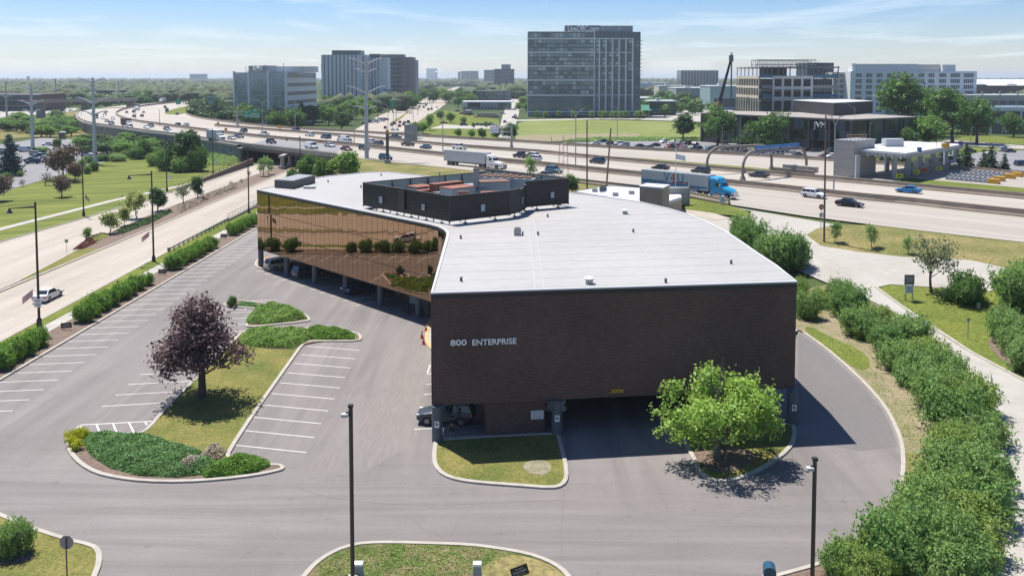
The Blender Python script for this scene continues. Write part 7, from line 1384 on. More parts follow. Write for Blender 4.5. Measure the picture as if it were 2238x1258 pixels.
p = P(1099,383,ZH); r_ = thing('road_sign', P(1104,383,4.0), 'brown back of a small sign behind the rooftop screen', 'sign'); MB().tube([(0,0,0),(0,0,2.4)], .06, 5).build('post', M_wood, r_); MB().cbox((0,0,2.1),(.9,.04,1.1)).build('plate', mat('bare_plate',(.42,.38,.34),.6), r_)
# ---------------------------------------------------------------- low white-roofed building behind, with tan plant block and yard fence
zr2 = 6.9
def q2(l): return [P(u, v, zr2).xy for u, v in l]
W2 = thing('annexe_building', (20,150,0), 'low building with a white flat roof and tan block behind the office', 'building'); wo2 = W2.location
rf_ = q2([(1252,419),(1330,406),(1400,411),(1486,418),(1490,432),(1450,445),(1398,442)])
MB().prism([tuple(p_) for p_ in rf_], 0, zr2-.4).build('wall', mat('tan_wall',(.60,.44,.31),.8,var=.08,vscale=1.0), W2, wo2); MB().prism([tuple(p_) for p_ in offset_line(rf_,.0,True)], zr2-.4, zr2).build('roof', M_canw, W2, wo2)
o_ = offset_line(rf_, -.12, True); n = len(o_); MB().add([(p_.x,p_.y,zr2+.12) for p_ in o_]+[(p_.x,p_.y,zr2-.5) for p_ in o_], [(i,(i+1)%n,n+(i+1)%n,n+i) for i in range(n)]).build('metal_edge', M_galv, W2, wo2)
zb3 = zat(405,132); tb_ = [P(u,v,zb3).xy for u,v in ((1398,406),(1448,410),(1463,403.5),(1414,400))]
MB().prism([tuple(p_) for p_ in tb_], 2, zb3-.25).build('tan_block', mat('tan_wall',(.60,.44,.31),.8), W2, wo2); MB().prism([tuple(p_) for p_ in offset_line(tb_,-.12,True)], zb3-.25, zb3).build('block_roof', M_canw, W2, wo2)
a_, b_ = tb_[1], tb_[2]; e = a_.lerp(b_,.5); MB().box((a_.x+.3,a_.y-.3,zr2-2.2),(b_.x+.1,a_.y+.5,zr2+.3)).build('dark_doorway', M_dkfan, W2, wo2); MB().box((a_.x+.5,a_.y-.36,zr2-2.2),(b_.x-.1,a_.y-.31,zr2)).build('door', M_galvw, W2, wo2)
MB().tube([(tb_[0].x+1,tb_[0].y-.2,zb3-1.6),(tb_[0].x+2.6,tb_[0].y-.2,zb3-1.5),(tb_[0].x+2.6,tb_[0].y-.2,zb3+.6)], .05, 5).build('pipe', M_galv, W2, wo2)
for u, v in ((1380,424),(1300,419),(1345,428)): p_ = P(u,v,zr2); MB().cbox((p_.x,p_.y,zr2+.3),(1.0,.8,.6)).build('roof_vent', M_galv, W2, wo2)
p_ = P(1318,427,zr2); dm = MB(); dm.tube([(0,0,.1),(.15,-.1,.5),(.3,-.2,1.2)], .05, 5).build('dish_mast', M_galv, None).location = p_; bpy.data.objects['dish_mast'].parent = W2; bpy.data.objects['dish_mast'].location = p_-wo2
mb = MB(); n = 14; mb.add([(0,0,0)]+[(.75*math.cos(k*2*math.pi/n),-.35,.75*math.sin(k*2*math.pi/n)) for k in range(n)], [(0,1+k,1+(k+1)%n) for k in range(n)]); o = mb.build('satellite_dish', M_galv, W2); o.location = p_-wo2+Vector((.1,-.2,1.0)); o.rotation_euler = (R(-20),0,R(-25))
y_ = thing('yard_fence', T(1465,452), 'grey panel fence of the small yard beside the tan block', 'fence'); a, b = T(1452,446), T(1492,461)
fz = P(1452,443,4.6); MB().box((-1.5,0,0),(3.2,.1,3.4)).build('panel', M_galv, y_); MB().box((3.2,-.1,0),(3.5,.2,4.2)).build('post', M_galv, y_); MB().box((-1.5,-.1,3.4),(3.2,.2,3.55)).build('rail', M_white, y_)
# flagpole with white flag, red lattice mast
p = P(1476,438,4.0); r_ = thing('flagpole', p, 'white flagpole with a pale flag behind the blue-cab truck', 'flagpole'); zt_ = zat(309,p.y)-p.z; MB().tube([(0,0,0),(0,0,zt_)], [.09,.05], 8).build('pole', M_white, r_); flag(r_, Vector((.05,0,zat(336,p.y)-p.z)), (1,-.1), 1.8, 1.0, False, .25); f2 = flag(r_, Vector((.05,0,zat(313,p.y)-p.z)), (1,-.1), 1.6, .7, True, .2)
p = P(1231,399,4.4); r_ = thing('lattice_mast', p, 'thin red and white lattice mast beside the expressway', 'mast'); zt_ = zat(296,p.y)-p.z; M_mast = mat('faded_red_mast',(.50,.24,.16),.6); cs = [(-1.1,-.4),(1.1,-.4),(0,.9)]
for c_ in cs: MB().tube([(c_[0],c_[1],0),(c_[0]*.8,c_[1]*.8,zt_*(.86 if c_[0] else 1))], .06, 4).build('leg', M_mast, r_)
for k in range(11):
    z0, z1 = zt_*.86*k/11, zt_*.86*(k+1)/11
    for i in range(3): a, b = cs[i], cs[(i+1)%3]; MB().tube([(a[0]*.9,a[1]*.9,z0),(b[0]*.9,b[1]*.9,z1)], .03, 3).build('brace', M_mast if k % 4 < 2 else M_white, r_)
# traffic signals on the far boulevard
for u, v, vt, arm, lab in ((866,276,240,-26,'signal mast nearest the expressway on the far boulevard'),(903,262,243,-14,'signal mast with a short arm on the far boulevard'),(913,252,234,-22,'signal mast beyond the crossing of the far boulevard'),(944,240,222,-16,'signal mast far up the boulevard'),(826,268,250,0,'plain dark post by the crossing of the far boulevard')):
    p = P(u, v); s_ = FPX/p.y; zt_ = zat(vt,p.y); r_ = thing('traffic_signal', p, lab, 'traffic light'); MB().tube([(0,0,0),(0,0,zt_)], .16, 6).build('pole', M_bronze, r_)
    if arm: MB().tube([(0,0,zt_-.6),(arm/s_,0,zt_-.3)], .1, 5).build('arm', M_galv, r_)
    for k in range(3 if arm else 1): MB().cbox((arm/s_*(k+1)/3.3,-.2,zt_-1.1),(.5,.4,1.5)).build('signal_head', M_black, r_)
p = P(860,262); r_ = thing('street_name_sign', p, 'green street sign hanging over the far boulevard', 'sign'); s_ = FPX/p.y; zt_ = zat(219,p.y); MB().tube([(0,0,0),(0,0,zt_)], .18, 6).build('pole', M_galv, r_); MB().tube([(0,0,zt_-.2),(22/s_,0,zt_)], .1, 5).build('arm', M_galv, r_); MB().cbox((-2/s_,-.2,zt_-2.0),(9/s_,.1,4.2)).build('panel', M_green, r_)
# ================================================================ buildings of the middle distance and the skyline
G1 = mat('tower_glass', (0.135,0.195,0.235), .10, spec=.9, metal=.25); G2 = mat('tower_glass_dark', (0.072,0.10,0.125), .12, spec=.8, metal=.2); G3 = mat('tower_glass_pale', (0.34,0.42,0.45), .2, spec=.8); G4 = mat('tower_glass_teal', (0.105,0.18,0.20), .08, spec=.9, metal=.3)
BW = mat('pale_cladding', (0.80,0.83,0.86), .6); BD = mat('dark_cladding', (0.15,0.185,0.21), .5); BB = mat('brown_cladding', (0.33,0.29,0.27), .7); BT = mat('tan_precast', (0.78,0.68,0.57), .7); BG = mat('grey_cladding', (0.40,0.425,0.45), .7)
PANE = {}
def pane_mesh(w_, h_, m):
    k = (round(w_,2), round(h_,2), m.name)
    if k not in PANE:
        o = MB().box((-w_/2,-.06,-h_/2),(w_/2,.06,h_/2)).build('window', m); PANE[k] = o.data; bpy.data.objects.remove(o)
    return PANE[k]
def panes(root, a, d, x0, x1, z0, z1, nx, nz, fw, fh, mats, name='window', rg_=random.Random(9), out=.04):
    """grid of window pieces on a wall that starts at a and runs along d (root-local, horizontal)"""
    yw = math.atan2(d.y, d.x); nr = Vector((d.y,-d.x,0)); w_, h_ = (x1-x0)/nx*fw, (z1-z0)/nz*fh
    for i in range(nx):
        for j in range(nz):
            x = x0+(x1-x0)*(i+.5)/nx; z = z0+(z1-z0)*(j+.5)/nz; o = bpy.data.objects.new(name, pane_mesh(w_, h_, rg_.choice(mats))); link(o, root)
            o.location = Vector((a.x+d.x*x, a.y+d.y*x, z))+nr*out; o.rotation_euler = (0,0,yw)
def bar(root, a, d, x0, x1, z0, z1, m, name, out=.12, th=.3):
    nr = Vector((d.y,-d.x)); p0, p1 = Vector((a.x,a.y))+d.xy*x0+nr*out, Vector((a.x,a.y))+d.xy*x1+nr*out
    return MB().prism([tuple(p0),tuple(p1),tuple(p1-nr*th),tuple(p0-nr*th)], z0, z1, bottom=True).build(name, m, root)
X_ = Vector((1,0,0))
def frontal(name, label, u0, u1, vt, D, dep, m, cat='building'):
    a, b = PD(u0, 200, D), PD(u1, 200, D); r_ = thing(name, (a.x, D, 0), label, cat); W_ = b.x-a.x; H_ = zat(vt, D)
    MB().box((0,0,-.2),(W_,dep,H_)).build('wall', m, r_); return r_, W_, H_
O0 = Vector((0,0,0))
# --- glass residential tower
D = 612; r_, W_, H_ = frontal('glass_tower', 'dark glass residential tower with white bands and a rooftop name', 1154, 1399, 70, D, 24, BD); s_ = FPX/D
zz = lambda v: zat(v, D); xx = lambda u: (u-1154)/s_
for v0, v1 in ((83,86.5),(113,116),(143.5,146.5),(173.5,177),(206.5,210),(242.5,245.5)): bar(r_, O0, X_, xx(1153), xx(1298), zz(v1), zz(v0), BW, 'white_band')
bar(r_, O0, X_, xx(1153), xx(1300), zz(70.5), zz(69), BW, 'white_band'); bar(r_, O0, X_, xx(1297), xx(1299.5), zz(262), zz(69), BW, 'white_pier', .16)
for u in (1309.5,1323.5,1338,1352.5,1367,1382): bar(r_, O0, X_, xx(u-1.6), xx(u+1.6), zz(243), zz(83.5), BW, 'white_pier', .2)
for v0, v1 in ((83.5,86),(114,115.5),(144,145.5),(174.5,176),(207,208.5),(242.5,245)): bar(r_, O0, X_, xx(1299), xx(1384 if v0 < 240 else 1401), zz(v1), zz(v0), BW, 'white_band', .15)
levels = [(71.5,83),(86.5,113),(116,143.5),(146.5,173.5),(177,206.5)]
for v0, v1 in levels: panes(r_, O0, X_, xx(1156), xx(1297), zz(v1), zz(v0), 15, 1 if v0 < 80 else 3, .86, .72, [G1,G1,G2,G4,G1,G3,G2,G4,G3])
for v0, v1 in levels[1:]:
    panes(r_, O0, X_, xx(1299), xx(1384), zz(v1), zz(v0), 6, 3, .55, .62, [G2,G1,G2,G2,G3])
    panes(r_, O0, X_, xx(1385), xx(1398), zz(v1), zz(v0), 1, 3, .55, .6, [G2,G1])
panes(r_, O0, X_, xx(1156), xx(1297), zz(241), zz(211), 6, 1, .97, .92, [G1,G4]); panes(r_, O0, X_, xx(1300), xx(1398), zz(241), zz(210), 7, 1, .72, .92, [G1,G1,G4]); panes(r_, O0, X_, xx(1156), xx(1396), zz(262), zz(247), 15, 1, .8, .9, [G2,G1])
for k in range(15): 
    z = zz(88)-k*(zz(88)-zz(205))/14; MB().box((W_,2,z-.3),(W_+1.6,22,z)).build('balcony', BG, r_)
ph = MB().box((xx(1236),3,H_),(xx(1383),20,zz(56))).build('penthouse', BG, r_); sp = MB().box((xx(1235),2.6,H_-.1),(xx(1311),3.0,zz(55.5))).build('name_panel', BD, r_); o = text('name_lettering', 'LiveOBC.com', 5.4, Matrix.Identity(4), M_let, sp, .1, bold=.03)
ws = [v.co.x for v in o.data.vertices]; o.data.transform(Matrix.Diagonal(((xx(1309.5)-xx(1240.5))/(max(ws)-min(ws)),1,1,1))); o.data.transform(face_m(Vector((xx(1275),2.45,zz(62.8)))))
panes(ph, Vector((0,3,0)), X_, xx(1312), xx(1382), H_, zz(57), 6, 1, .5, .6, [G3,BG], 'panel')
# --- silver office with the corner of glass
GB = mat('blue_grid_glass', (0.15,0.235,0.30), .12, spec=.9, metal=.45); LC = PD(628,200,500); LL = PD(511,200,545); LR = PD(691,200,555); r_ = thing('silver_office', (LC.x,500,0), 'silver office block with a gridded glass corner and LEWIS lettering', 'building'); c_ = Vector((LC.x,500,0)); H_ = zat(158,500)
pl = [LL.xy-c_.xy, Vector((0,0)), LR.xy-c_.xy, LR.xy-c_.xy+Vector((-30,26)), LL.xy-c_.xy+Vector((8,26))]
MB().prism([tuple(p_) for p_ in pl], -.2, H_).build('wall', mat('blue_grey_frame',(.42,.50,.56),.6), r_)
A_ = Vector((pl[0].x,pl[0].y,0)); dL = Vector((-pl[0].x,-pl[0].y,0)); wL = dL.length; dL.normalize(); dR = Vector((pl[2].x,pl[2].y,0)); wR = dR.length; dR.normalize()
for f0, f1 in ((.03,.27),(.34,.64),(.70,.97)): panes(r_, A_, dL, wL*f0, wL*f1, 1, H_-1, 4, 9, .93, .90, [GB,GB,G4,GB])
for f in (.015,.305,.67,.985): bar(r_, A_, dL, wL*f-.9, wL*f+.9, 0, H_+.8, BW, 'pier', .5, .9)
for j in range(5):
    z1_ = H_-1.2-j*5.1; bar(r_, O0, dR, 0, wR, z1_-1.9, z1_, mat('violet_grey_glass',(.10,.105,.13),.2), 'window_band', .06); bar(r_, O0, dR, -.1, wR+.1, z1_-5.0, z1_-2.0, BW, 'white_band', .3)
zt_ = zat(143,505); tw = MB().prism([tuple(A_.xy+dL.xy*wL*.30-Vector((0,0))),tuple(A_.xy+dL.xy*wL*.66),tuple(A_.xy+dL.xy*wL*.66+Vector((3,9))),tuple(A_.xy+dL.xy*wL*.30+Vector((3,9)))], H_, zt_).build('tower_top', BG, r_)
yw = math.atan2(dL.y,dL.x); q = A_+dL*wL*.49+Vector((dL.y,-dL.x,0))*.5; text('name_lettering', 'LEWIS', 4.0, face_m(Vector((q.x,q.y,(H_+zt_)/2+.6)), yw), M_let, tw, .1, bold=.03); text('name_lettering', 'UNIVERSITY', 1.3, face_m(Vector((q.x,q.y,H_+.9)), yw), M_white, tw, .05)
MB().box((-8,8,H_),(14,18,H_+3.4)).build('plant_screen', BW, r_)
for k in range(5): MB().tube([(-26+k*11,8,H_),(-26+k*11,8,H_+3.5+k%3)], .15, 4).build('antenna', M_galv, r_)
# --- striped tower and brown tower
D = 800; r_, W_, H_ = frontal('striped_tower', 'office tower striped with white piers and black glass', 706, 783, 120, D, 30, G2); s_ = FPX/D
n = 9
for k in range(n+1): x = W_*k/n; bar(r_, O0, X_, x-1.15, x+1.15, 0, H_, BW, 'pier', .7, 1.2)
for k in range(n): bar(r_, O0, X_, W_*k/n+1.2, W_*(k+1)/n-1.2, 0, H_-.4, G2, 'glass_strip', .1, .2)
MB().box((W_,-.2,-.2),(W_+7.6,28,H_+.01)).build('side_wall', BW, r_); MB().box((W_+4.4,-.5,0),(W_+5.6,-.21,H_-1)).build('glass_strip', G2, r_); MB().box((W_*.24,4,H_),(W_+2,24,zat(110,D))).build('penthouse', BD, r_)
w2 = thing('striped_tower', (r_.location.x+W_+8.8, D+18, 0), 'rear wing of the striped tower, lower and set back', 'building'); H2 = zat(126,D+18); W2_ = 8.4
MB().box((0,0,-.2),(W2_,20,H2)).build('wall', G2, w2)
for k in range(4): bar(w2, O0, X_, W2_*k/3-.9, W2_*k/3+.9, 0, H2, BW, 'pier', .7, 1.2)
MB().box((W2_+.9,-.3,-.2),(W2_+7.2,20,H2+.02)).build('side_wall', BW, w2); MB().box((-2,4,H2),(8,16,zat(118,D+18))).build('penthouse', BD, w2)
D = 900; r_, W_, H_ = frontal('brown_tower', 'brown-grey office tower with dark window bands and slim piers', 830, 902, 125, D, 30, BB); s_ = FPX/D; xx = lambda u: (u-830)/s_
for j in range(11):
    for u0, u1 in ((851,864),(866,879.5),(881,893)): bar(r_, O0, X_, xx(u0), xx(u1), H_-4-j*4.6, H_-1.4-j*4.6, G2, 'window_band', .06)
for u in (850,865,880,894): bar(r_, O0, X_, xx(u)-.5, xx(u)+.5, 0, H_, BB, 'pier', .6, .8)
MB().box((xx(902),4,-.2),(xx(908),30,zat(131,D))).build('side_wing', BG, r_); MB().box((xx(830),2,H_),(xx(882),20,zat(119,D))).build('penthouse', BB, r_)
r_, W_, H_ = frontal('parking_deck', 'small white parking deck before the brown tower', 838, 853, 196, 780, 14, G2)
for k in range(4): bar(r_, O0, X_, -.2, W_+.2, H_*k/4+1.2, H_*k/4+2.8, BW, 'deck_band', .2)
# --- skyline beyond the boulevard
for nm, lab, u0, u1, vt, D, m, win in (('office_block','violet-grey office slab beside the glass tower',1080,1124,151,1700,mat('violet_cladding',(.15,.14,.17),.7),(11,8)),('office_block','pale distant office block above the boulevard',1008,1045,155.5,3300,BG,(9,5)),('office_block','distant teal office block beside the violet slab',1058,1081,153,2900,mat('teal_cladding',(.16,.22,.25),.6),(6,5)),('office_block','low dark office below the violet slab',1042,1117,199,985,G2,(12,2)),('shop_building','low white shop with a grey front',1010,1118,222,740,BW,None),('office_block','dark office slab with thin pale fins beyond the mall',1488,1569,154,1500,G2,None),('office_block','faint tall block on the horizon by the water tower',932,955,150,6500,BW,None),('office_block','far pale blocks above the left woods',415,448,162,4200,BG,None),('office_block','narrow far block beside the boulevard skyline',1001,1007,157,3400,BG,None)):
    r_, W_, H_ = frontal(nm, lab, u0, u1, vt, D, min(40, (u1-u0)*D/FPX*.6), m)
    if win: panes(r_, O0, X_, .5, W_-.5, H_*.15, H_-1, win[0], win[1], .8, .55, [G2,G1])
    if 'violet' in lab and 'slab' in lab and 'beside the glass' in lab: MB().box((W_*.36,2,H_),(W_*.82,14,zat(141,D))).build('penthouse', BG, r_)
    if 'fins' in lab:
        for k in range(13): bar(r_, O0, X_, W_*k/12-.35, W_*k/12+.35, 0, H_, BW, 'fin', .5, .6)
    if 'shop' in nm:
        for u0_, u1_, m_ in ((1022,1050,mat('maroon_panel',(.10,.05,.055),.6)),(1052,1088,BG),(1089,1117,G2)): s_ = FPX/D; MB().box(((u0_-1010)/s_,-.5,2.2),((u1_-1010)/s_,-.05,H_-1)).build('facade_panel', m_, r_)
        panes(r_, O0, X_, 1, W_-1, .2, 2.1, 14, 1, .9, .9, [G1,G2])
p = PD(953,168,5200); r_ = thing('water_tower', (p.x,5200,0), 'pale water tower on the horizon beside the boulevard', 'water tower'); zt_ = zat(156,5200); MB().tube([(0,0,-.2),(0,0,zt_-16)], [6,4], 10).build('stem', BG, r_)
bm = bmesh.new(); bmesh.ops.create_uvsphere(bm, u_segments=14, v_segments=9, radius=11); me = bpy.data.meshes.new('bowl'); bm.to_mesh(me); bm.free(); me.materials.append(BW); o = link(bpy.data.objects.new('bowl', me), r_); o.location = (0,0,zt_-9); o.scale = (1,1,.75)
p = PD(62,168,3200); r_ = thing('water_tower', (p.x,3200,0), 'small square-topped water tower above the left woods', 'water tower'); zt_ = zat(167,3200); MB().tube([(0,0,0),(0,0,zt_-6)], 2.5, 8).build('stem', BG, r_); MB().tube([(0,0,zt_-7),(0,0,zt_)], 5, 12).build('bowl', BG, r_)
# --- low brown offices on the left
M_rb = mat('red_brown_cladding',(.115,.07,.06),.7)
for u0, u1, vt, vb, lab in ((-60,88,206,243,'long brown low office with pale ledges beyond the wild plot'),(165,270,197,222,'dark brown office behind the far overpass'),(312,450,190,206,'red-brown low office beside the expressway horizon')):
    D = P(0,vb).y; r_, W_, H_ = frontal('low_office', lab, u0, u1, vt, D, 40, M_rb); nb = 3
    for k in range(nb): bar(r_, O0, X_, -.5, W_+.5, H_*(k+1)/nb-.6, H_*(k+1)/nb+.1, BW if k == nb-1 else BB, 'ledge', .5, .7)
    for k in range(nb): panes(r_, O0, X_, 1, W_-1, H_*k/nb+.7, H_*(k+1)/nb-.8, 12, 1, .9, .9, [G2])
# --- construction frame
D = 405; r_ = thing('construction_building', (PD(1662,200,D).x, D, 0), 'unfinished concrete and steel building with tan precast panels', 'building'); c_ = r_.location; s_ = FPX/D; zz = lambda v: zat(v, D)
xr = (1834-1662)/s_; lw = PD(1610,200,D+38).xy-c_.xy; ld = Vector((-lw.x,-lw.y,0)); wl_ = ld.length; ld.normalize(); la = Vector((lw.x,lw.y,0))
M_slab = mat('raw_concrete',(.30,.30,.29),.8,var=.1,vscale=.4); M_steel = mat('frame_steel',(.16,.18,.19),.6); M_bluem = mat('blue_membrane',(.08,.19,.28),.6); M_shadep = mat('shade_toned_precast',(.66,.66,.62),.75)  # M_shadep: tan precast of the front side, with its shade put into the colour
fl_v = [252,219,196,172,145]
fp_ = [lw, Vector((0,0)), Vector((xr,0)), Vector((xr,26)), lw+Vector((8,6))]
for v in (219,196.5,168,146): MB().prism([tuple(p_) for p_ in fp_], zz(v)-.55, zz(v), bottom=True).build('floor_slab', M_slab, r_)
MB().prism([tuple(p_) for p_ in [Vector((p_.x*.9+1,p_.y*.9+3)) for p_ in fp_]], -.2, zz(173)).build('core_wall', mat('core_grey',(.17,.175,.175),.8), r_)
MB().box((4,6,zz(168)),(14,16,zz(147))).build('stair_core', mat('core_grey',(.17,.175,.175),.8), r_)
# left facade: spandrels and piers of precast
for v0, v1 in ((166.5,172.5),(188,193.5),(209.5,215.5)): bar(r_, la, ld, 0, wl_-2.2, zz(v1), zz(v0), BT, 'spandrel', .3, .5)
for z0v, z1v in ((188,172.5),(209.5,193.5),(246,215.5)):
    for k in range(10): x = (wl_-2.2)*k/9; bar(r_, la, ld, max(0,x-.3), x+.3, zz(z0v), zz(z1v), BT, 'pier', .28, .45)
bar(r_, la, ld, wl_-2.1, wl_-1.4, zz(252), zz(146), M_steel, 'column', .1)
# front facade
xf = lambda u: (u-1662)/s_
for v0, v1 in ((166,172.5),(189,195.5),(212,220)): bar(r_, O0, X_, xf(1688), xf(1776), zz(v1), zz(v0), M_shadep, 'spandrel', .3, .5)
for z0v, z1v in ((189,172.5),(212,195.5),(246,220)):
    for u0, u1 in ((1688,1692),(1708,1713),(1729,1733.5),(1750,1755),(1771,1776)): bar(r_, O0, X_, xf(u0), xf(u1), zz(z0v), zz(z1v), M_shadep, 'pier', .28, .45)
for v0, v1, m_ in ((163,170,M_bluem),(186,194,M_slab),(206,212,M_bluem),(212.5,216,M_slab)): bar(r_, O0, X_, xf(1776), xf(1832), zz(v1), zz(v0), m_, 'edge_band', .25); bar(r_, O0, X_, xf(1666), xf(1687), zz(v1), zz(v0), m_, 'edge_band', .2)
for u in (1666,1676,1687,1700,1712,1726,1741,1748,1758,1768,1777,1787,1797,1808,1820,1831): bar(r_, O0, X_, xf(u)-.22, xf(u)+.22, zz(168), zz(145), M_steel, 'column', 0)
for u in (1779,1784,1790,1796,1803,1810,1818,1826): bar(r_, O0, X_, xf(u)-.18, xf(u)+.18, zz(212), zz(170), M_steel, 'stud', -.2)
for k in range(6): x = wl_*k/6; bar(r_, la, ld, x, x+.4, zz(167), zz(145), M_steel, 'column', 0)
for u0, u1, y in ((1657,1785,2),(1657,1785,12)):
    MB().tube([(xf(u0),y,zz(131)),(xf(u1),y,zz(131))], .18, 4).build('roof_beam', M_steel, r_); MB().tube([(xf(u0),y,zz(142)),(xf(u1),y,zz(142))], .15, 4).build('roof_beam', M_steel, r_)
    for k in range(15): x = xf(u0)+(xf(u1)-xf(u0))*k/14; MB().tube([(x,y,zz(146)),(x,y,zz(131))], .13, 4).tube([(x,y,zz(143)),(x+1.6,y,zz(131))], .1, 4).build('roof_post', M_steel, r_)
# crane
p = PD(1566,247,430); q = PD(1598,128,430); r_ = thing('mobile_crane', (p.x,430,0), 'mobile crane with a dark lattice boom beside the unfinished building', 'crane'); o_ = Vector((p.x,430,0))
MB().tube([tuple(p-o_), tuple(q-o_)], [1.0,.55], 6).build('boom', mat('dark_boom',(.03,.035,.04),.5), r_); q2_ = PD(1599,115,430); q3 = PD(1598,222,430); MB().tube([tuple(q2_-o_),tuple(q3-o_)], .35, 4).build('jib', BD, r_); MB().tube([tuple(PD(1562,256,430)-o_),tuple(PD(1573,222,430)-o_)], [1.3,1.1], 6).build('boom_base', mat('crane_tan',(.45,.27,.10),.6), r_); MB().box((-6,-1.5,0),(4,1.5,3)).build('carrier', mat('crane_tan',(.45,.27,.10),.6), r_); MB().cbox(tuple(q-o_),(2.0,1.2,3.2)).build('boom_head', BD, r_)
# --- pale hotel-like office with window groups
D = 590; r_, W_, H_ = frontal('pale_office', 'long pale office block with groups of narrow windows', 1858, 2134, 156, D, 26, mat('pale_blue_precast',(.84,.88,.92),.7)); s_ = FPX/D; xx = lambda u: (u-1858)/s_; zz = lambda v: zat(v, D)
for ci, (u0, u1) in enumerate(((1869,1883),(1892,1906),(1915,1928),(1937.5,1951),(1960,1974),(1983,1996),(2005.5,2019),(2028,2041),(2051,2067),(2076,2097),(2105,2127))):
    for j in range(7): 
        nw = 3 if ci < 8 else 4 if ci == 8 else 5; panes(r_, O0, X_, xx(u0), xx(u1), zz(169.2+j*12.7), zz(160.5+j*12.7), nw, 1, .8, .98, [G2,G2,BD])
MB().box((xx(1873),2,H_),(xx(2008),16,zz(140))).build('penthouse', BW, r_); MB().box((xx(2009),5,H_),(xx(2060),18,zz(141))).build('penthouse', mat('white_penthouse',(.62,.60,.58),.7), r_); MB().box((xx(2061),2,H_),(xx(2090),16,zz(141.5))).build('penthouse', BW, r_); MB().box((xx(1864),2,H_),(xx(1872),10,zz(139))).build('white_end', M_white, r_)
MB().box((-26/s_,10,-.2),(0,30,zz(158))).build('side_wing', mat('white_penthouse',(.62,.60,.58),.7), r_); panes(r_, Vector((-26/s_,10,0)), X_, .5, 26/s_-.5, zz(230), zz(160), 2, 6, .7, .62, [G2,BB]); MB().box((-66/s_,26,zz(166)),(-6/s_,50,zz(136))).build('dark_plant_room', mat('blue_black_cladding',(.05,.065,.10),.4), r_)
# --- black glass office
c0, cl_, cr_ = P(1862,262,12.3), P(1535,247.5,12.3), P(2000,256,12.3); r_ = thing('black_office', (c0.x,c0.y,0), 'low black glass office block with fins and a dark upper box', 'building'); ce = c0.xy; M_blk = mat('black_glass',(.012,.014,.018),.08,spec=.8); M_fin = mat('dark_fin',(.125,.10,.09),.6)
pl = [cl_.xy-ce, Vector((0,0)), cr_.xy-ce, cr_.xy-ce+Vector((-10,26)), cl_.xy-ce+Vector((8,26))]; MB().prism([tuple(p_) for p_ in pl], -.2, 12.0).build('wall', M_fin, r_); o_ = offset_line(pl,-.6,True); MB().prism([tuple(p_) for p_ in o_], 12.0, 12.5, bottom=True).build('roof', mat('pale_roof_gravel',(.36,.33,.30),.9,var=.1,vscale=.3), r_)
A_ = Vector((pl[0].x,pl[0].y,0)); dL = -A_.copy(); wL = dL.length; dL.normalize(); dR = Vector((pl[2].x,pl[2].y,0)); wR = dR.length; dR.normalize()
for j in range(3): panes(r_, A_, dL, .5, wL-.5, .4+j*3.8, 4.0+j*3.8, 32, 1, .93, .96, [M_blk,M_blk,G2]); panes(r_, O0, dR, .5, wR-.5, .4+j*3.8, 4.0+j*3.8, 12, 1, .93, .96, [M_blk,M_blk,G2])
for k in range(9): bar(r_, A_, dL, wL*k/8-.35, wL*k/8+.35, 0, 12, M_fin, 'fin', .7, .8)
for k in range(1,5): bar(r_, O0, dR, wR*k/4-.35, wR*k/4+.35, 0, 12, M_fin, 'fin', .7, .8)
zt_ = zat(227,340); bx = [P(1733,244,12.5).xy-ce, P(1822,253,12.5).xy-ce, P(1907,247,12.5).xy-ce, P(1830,240,12.5).xy-ce]; MB().prism([tuple(p_) for p_ in bx], 12.5, zt_).build('upper_box', mat('plum_cladding',(.055,.045,.052),.6), r_); MB().prism([tuple(p_) for p_ in offset_line(bx,-.2,True)], zt_, zt_+.25).build('upper_roof', M_canw, r_)
q = P(1835,262,9.0); d = text('name_lettering', 'JVM', 3.2, face_m(Vector((-7.5,-.2+7.5*abs(dL.y/dL.x),9.8)), math.atan2(dL.y,dL.x)), M_white, r_, .1)
d.location = Vector((dL.y,-dL.x,0))*.9
# --- shops behind the tower, parking deck and offices on the right
for u0, u1, vt, vb, dep, m, lab in ((1398,1462,182,207,40,BW,'white domed-front store beside the glass tower'),(1440,1500,188,214,40,BT,'round tan store front among the shops'),(1478,1562,193,226,50,BG,'long grey store with a dark front'),(1552,1640,189,240,40,mat('pale_teal_store',(.36,.50,.52),.7),'pale teal-fronted store beside the crane'),(1420,1478,222,252,20,mat('dark_green_store',(.04,.09,.05),.8),'dark green low building with a teal awning'),(1380,1425,215,236,30,BG,'grey flat store behind the tower'),(1585,1640,205,225,20,mat('red_band_store',(.42,.14,.10),.7),'store with an orange-red band')):
    D = P(0,vb).y; r_, W_, H_ = frontal('store', lab, u0, u1, vt, D, dep, m); MB().box((W_*.1,-.3,H_*.12),(W_*.75,-.02,H_*.48)).build('dark_front', G2, r_); MB().box((-.3,-.3,H_-.1),(W_+.3,dep+.3,H_+.6)).build('parapet', BW, r_); MB().box((W_*.3,dep*.3,H_+.6),(W_*.45,dep*.5,H_+2.4)).build('rooftop_unit', BG, r_)
    if 'awning' in lab: MB().add([(-6,-2,H_*.35),(8,-2,H_*.35),(8,3,H_*.75),(-6,3,H_*.75)], [(0,1,2,3)]).build('awning', mat('teal_awning',(.03,.30,.22),.6), r_)
D = 560; r_, W_, H_ = frontal('parking_garage', 'pale parking garage on the right with a ribbed deck', 2066, 2300, 208, D, 40, BG); bar(r_, O0, X_, -.5, W_+.5, H_-3.6, H_, mat('cream_band',(.56,.53,.48),.7), 'deck_band', .4); bar(r_, O0, X_, -.5, W_+.5, H_-8.6, H_-7.6, BW, 'deck_band', .4)
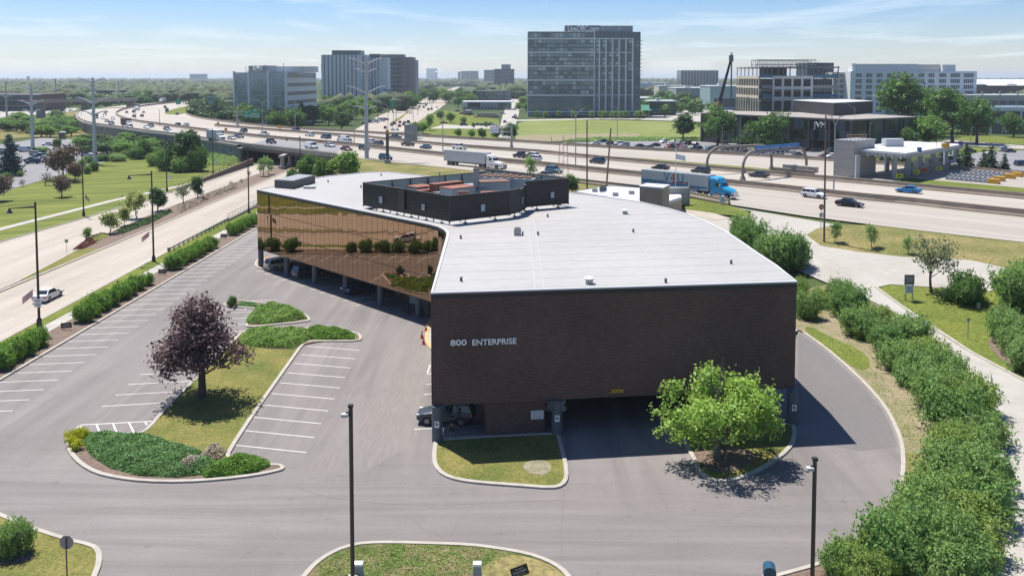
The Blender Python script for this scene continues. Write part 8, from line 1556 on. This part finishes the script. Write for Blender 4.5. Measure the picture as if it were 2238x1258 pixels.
for k in range(12): bar(r_, O0, X_, W_*k/12+1, W_*k/12+5, H_-7.5, H_-3.7, mat('mauve_panel',(.24,.20,.20),.7), 'bay_panel', .2)
for k in range(6): MB().box((W_*k/6+3,4,H_),(W_*k/6+3.7,5,H_+2.6)).build('roof_post', BB, r_)
D = 430; r_, W_, H_ = frontal('white_office', 'low white-banded office at the right edge', 2168, 2330, 236, D, 40, G2); bar(r_, O0, X_, -.5, W_+.5, H_-1.6, H_+.3, BW, 'white_band', .5); bar(r_, O0, X_, -.5, W_+.5, H_-7.2, H_-6, BW, 'white_band', .4)
for k in range(6): bar(r_, O0, X_, W_*k/5-.4, W_*k/5+.4, 0, H_, BW, 'pier', .45); 
panes(r_, O0, X_, .5, W_-.5, H_-5.8, H_-1.8, 10, 1, .9, .95, [M_rb,G2])
D = 900; r_, W_, H_ = frontal('brick_mall', 'brick mall with pale hipped roofs on the right', 2136, 2320, 187, D, 50, mat('mall_brick',(.24,.15,.13),.8)); MB().add([(W_*.12,-2,H_),(W_+2,-2,H_),(W_+2,40,H_+6),(W_*.12,40,H_+6)], [(0,1,2,3)]).build('roof_slope', BW, r_)
for x in (4, 36): MB().add([(x-5,0,H_+1),(x+5,0,H_+1),(x+5,10,H_+1),(x-5,10,H_+1),(x,5,H_+5)], [(0,1,4),(1,2,4),(2,3,4),(3,0,4)]).build('hip_roof', BW, r_); MB().box((x-5,.2,0),(x+5,9.8,H_+1)).build('pavilion', mat('mall_brick',(.24,.15,.13),.8), r_)
for u, v in ((2060,372),(2140,377),(2180,380)): pass
# ================================================================ haze
hz = MB().box((-17500,-450,-1.4),(17500,22500,82)).build('haze', [])
hm = bpy.data.materials.new('haze_air'); hm.use_nodes = True; t = hm.node_tree; t.nodes.clear(); vo = nd(t,'ShaderNodeVolumePrincipled'); vo.inputs['Density'].default_value = 0.0001; vo.inputs['Color'].default_value = (0.80,0.90,1.0,1); vo.inputs['Anisotropy'].default_value = .25
ou = nd(t,'ShaderNodeOutputMaterial'); t.links.new(vo.outputs[0], ou.inputs['Volume']); hz.data.materials.append(hm); kind(hz, 'stuff', 'thin pale summer haze over the suburb')
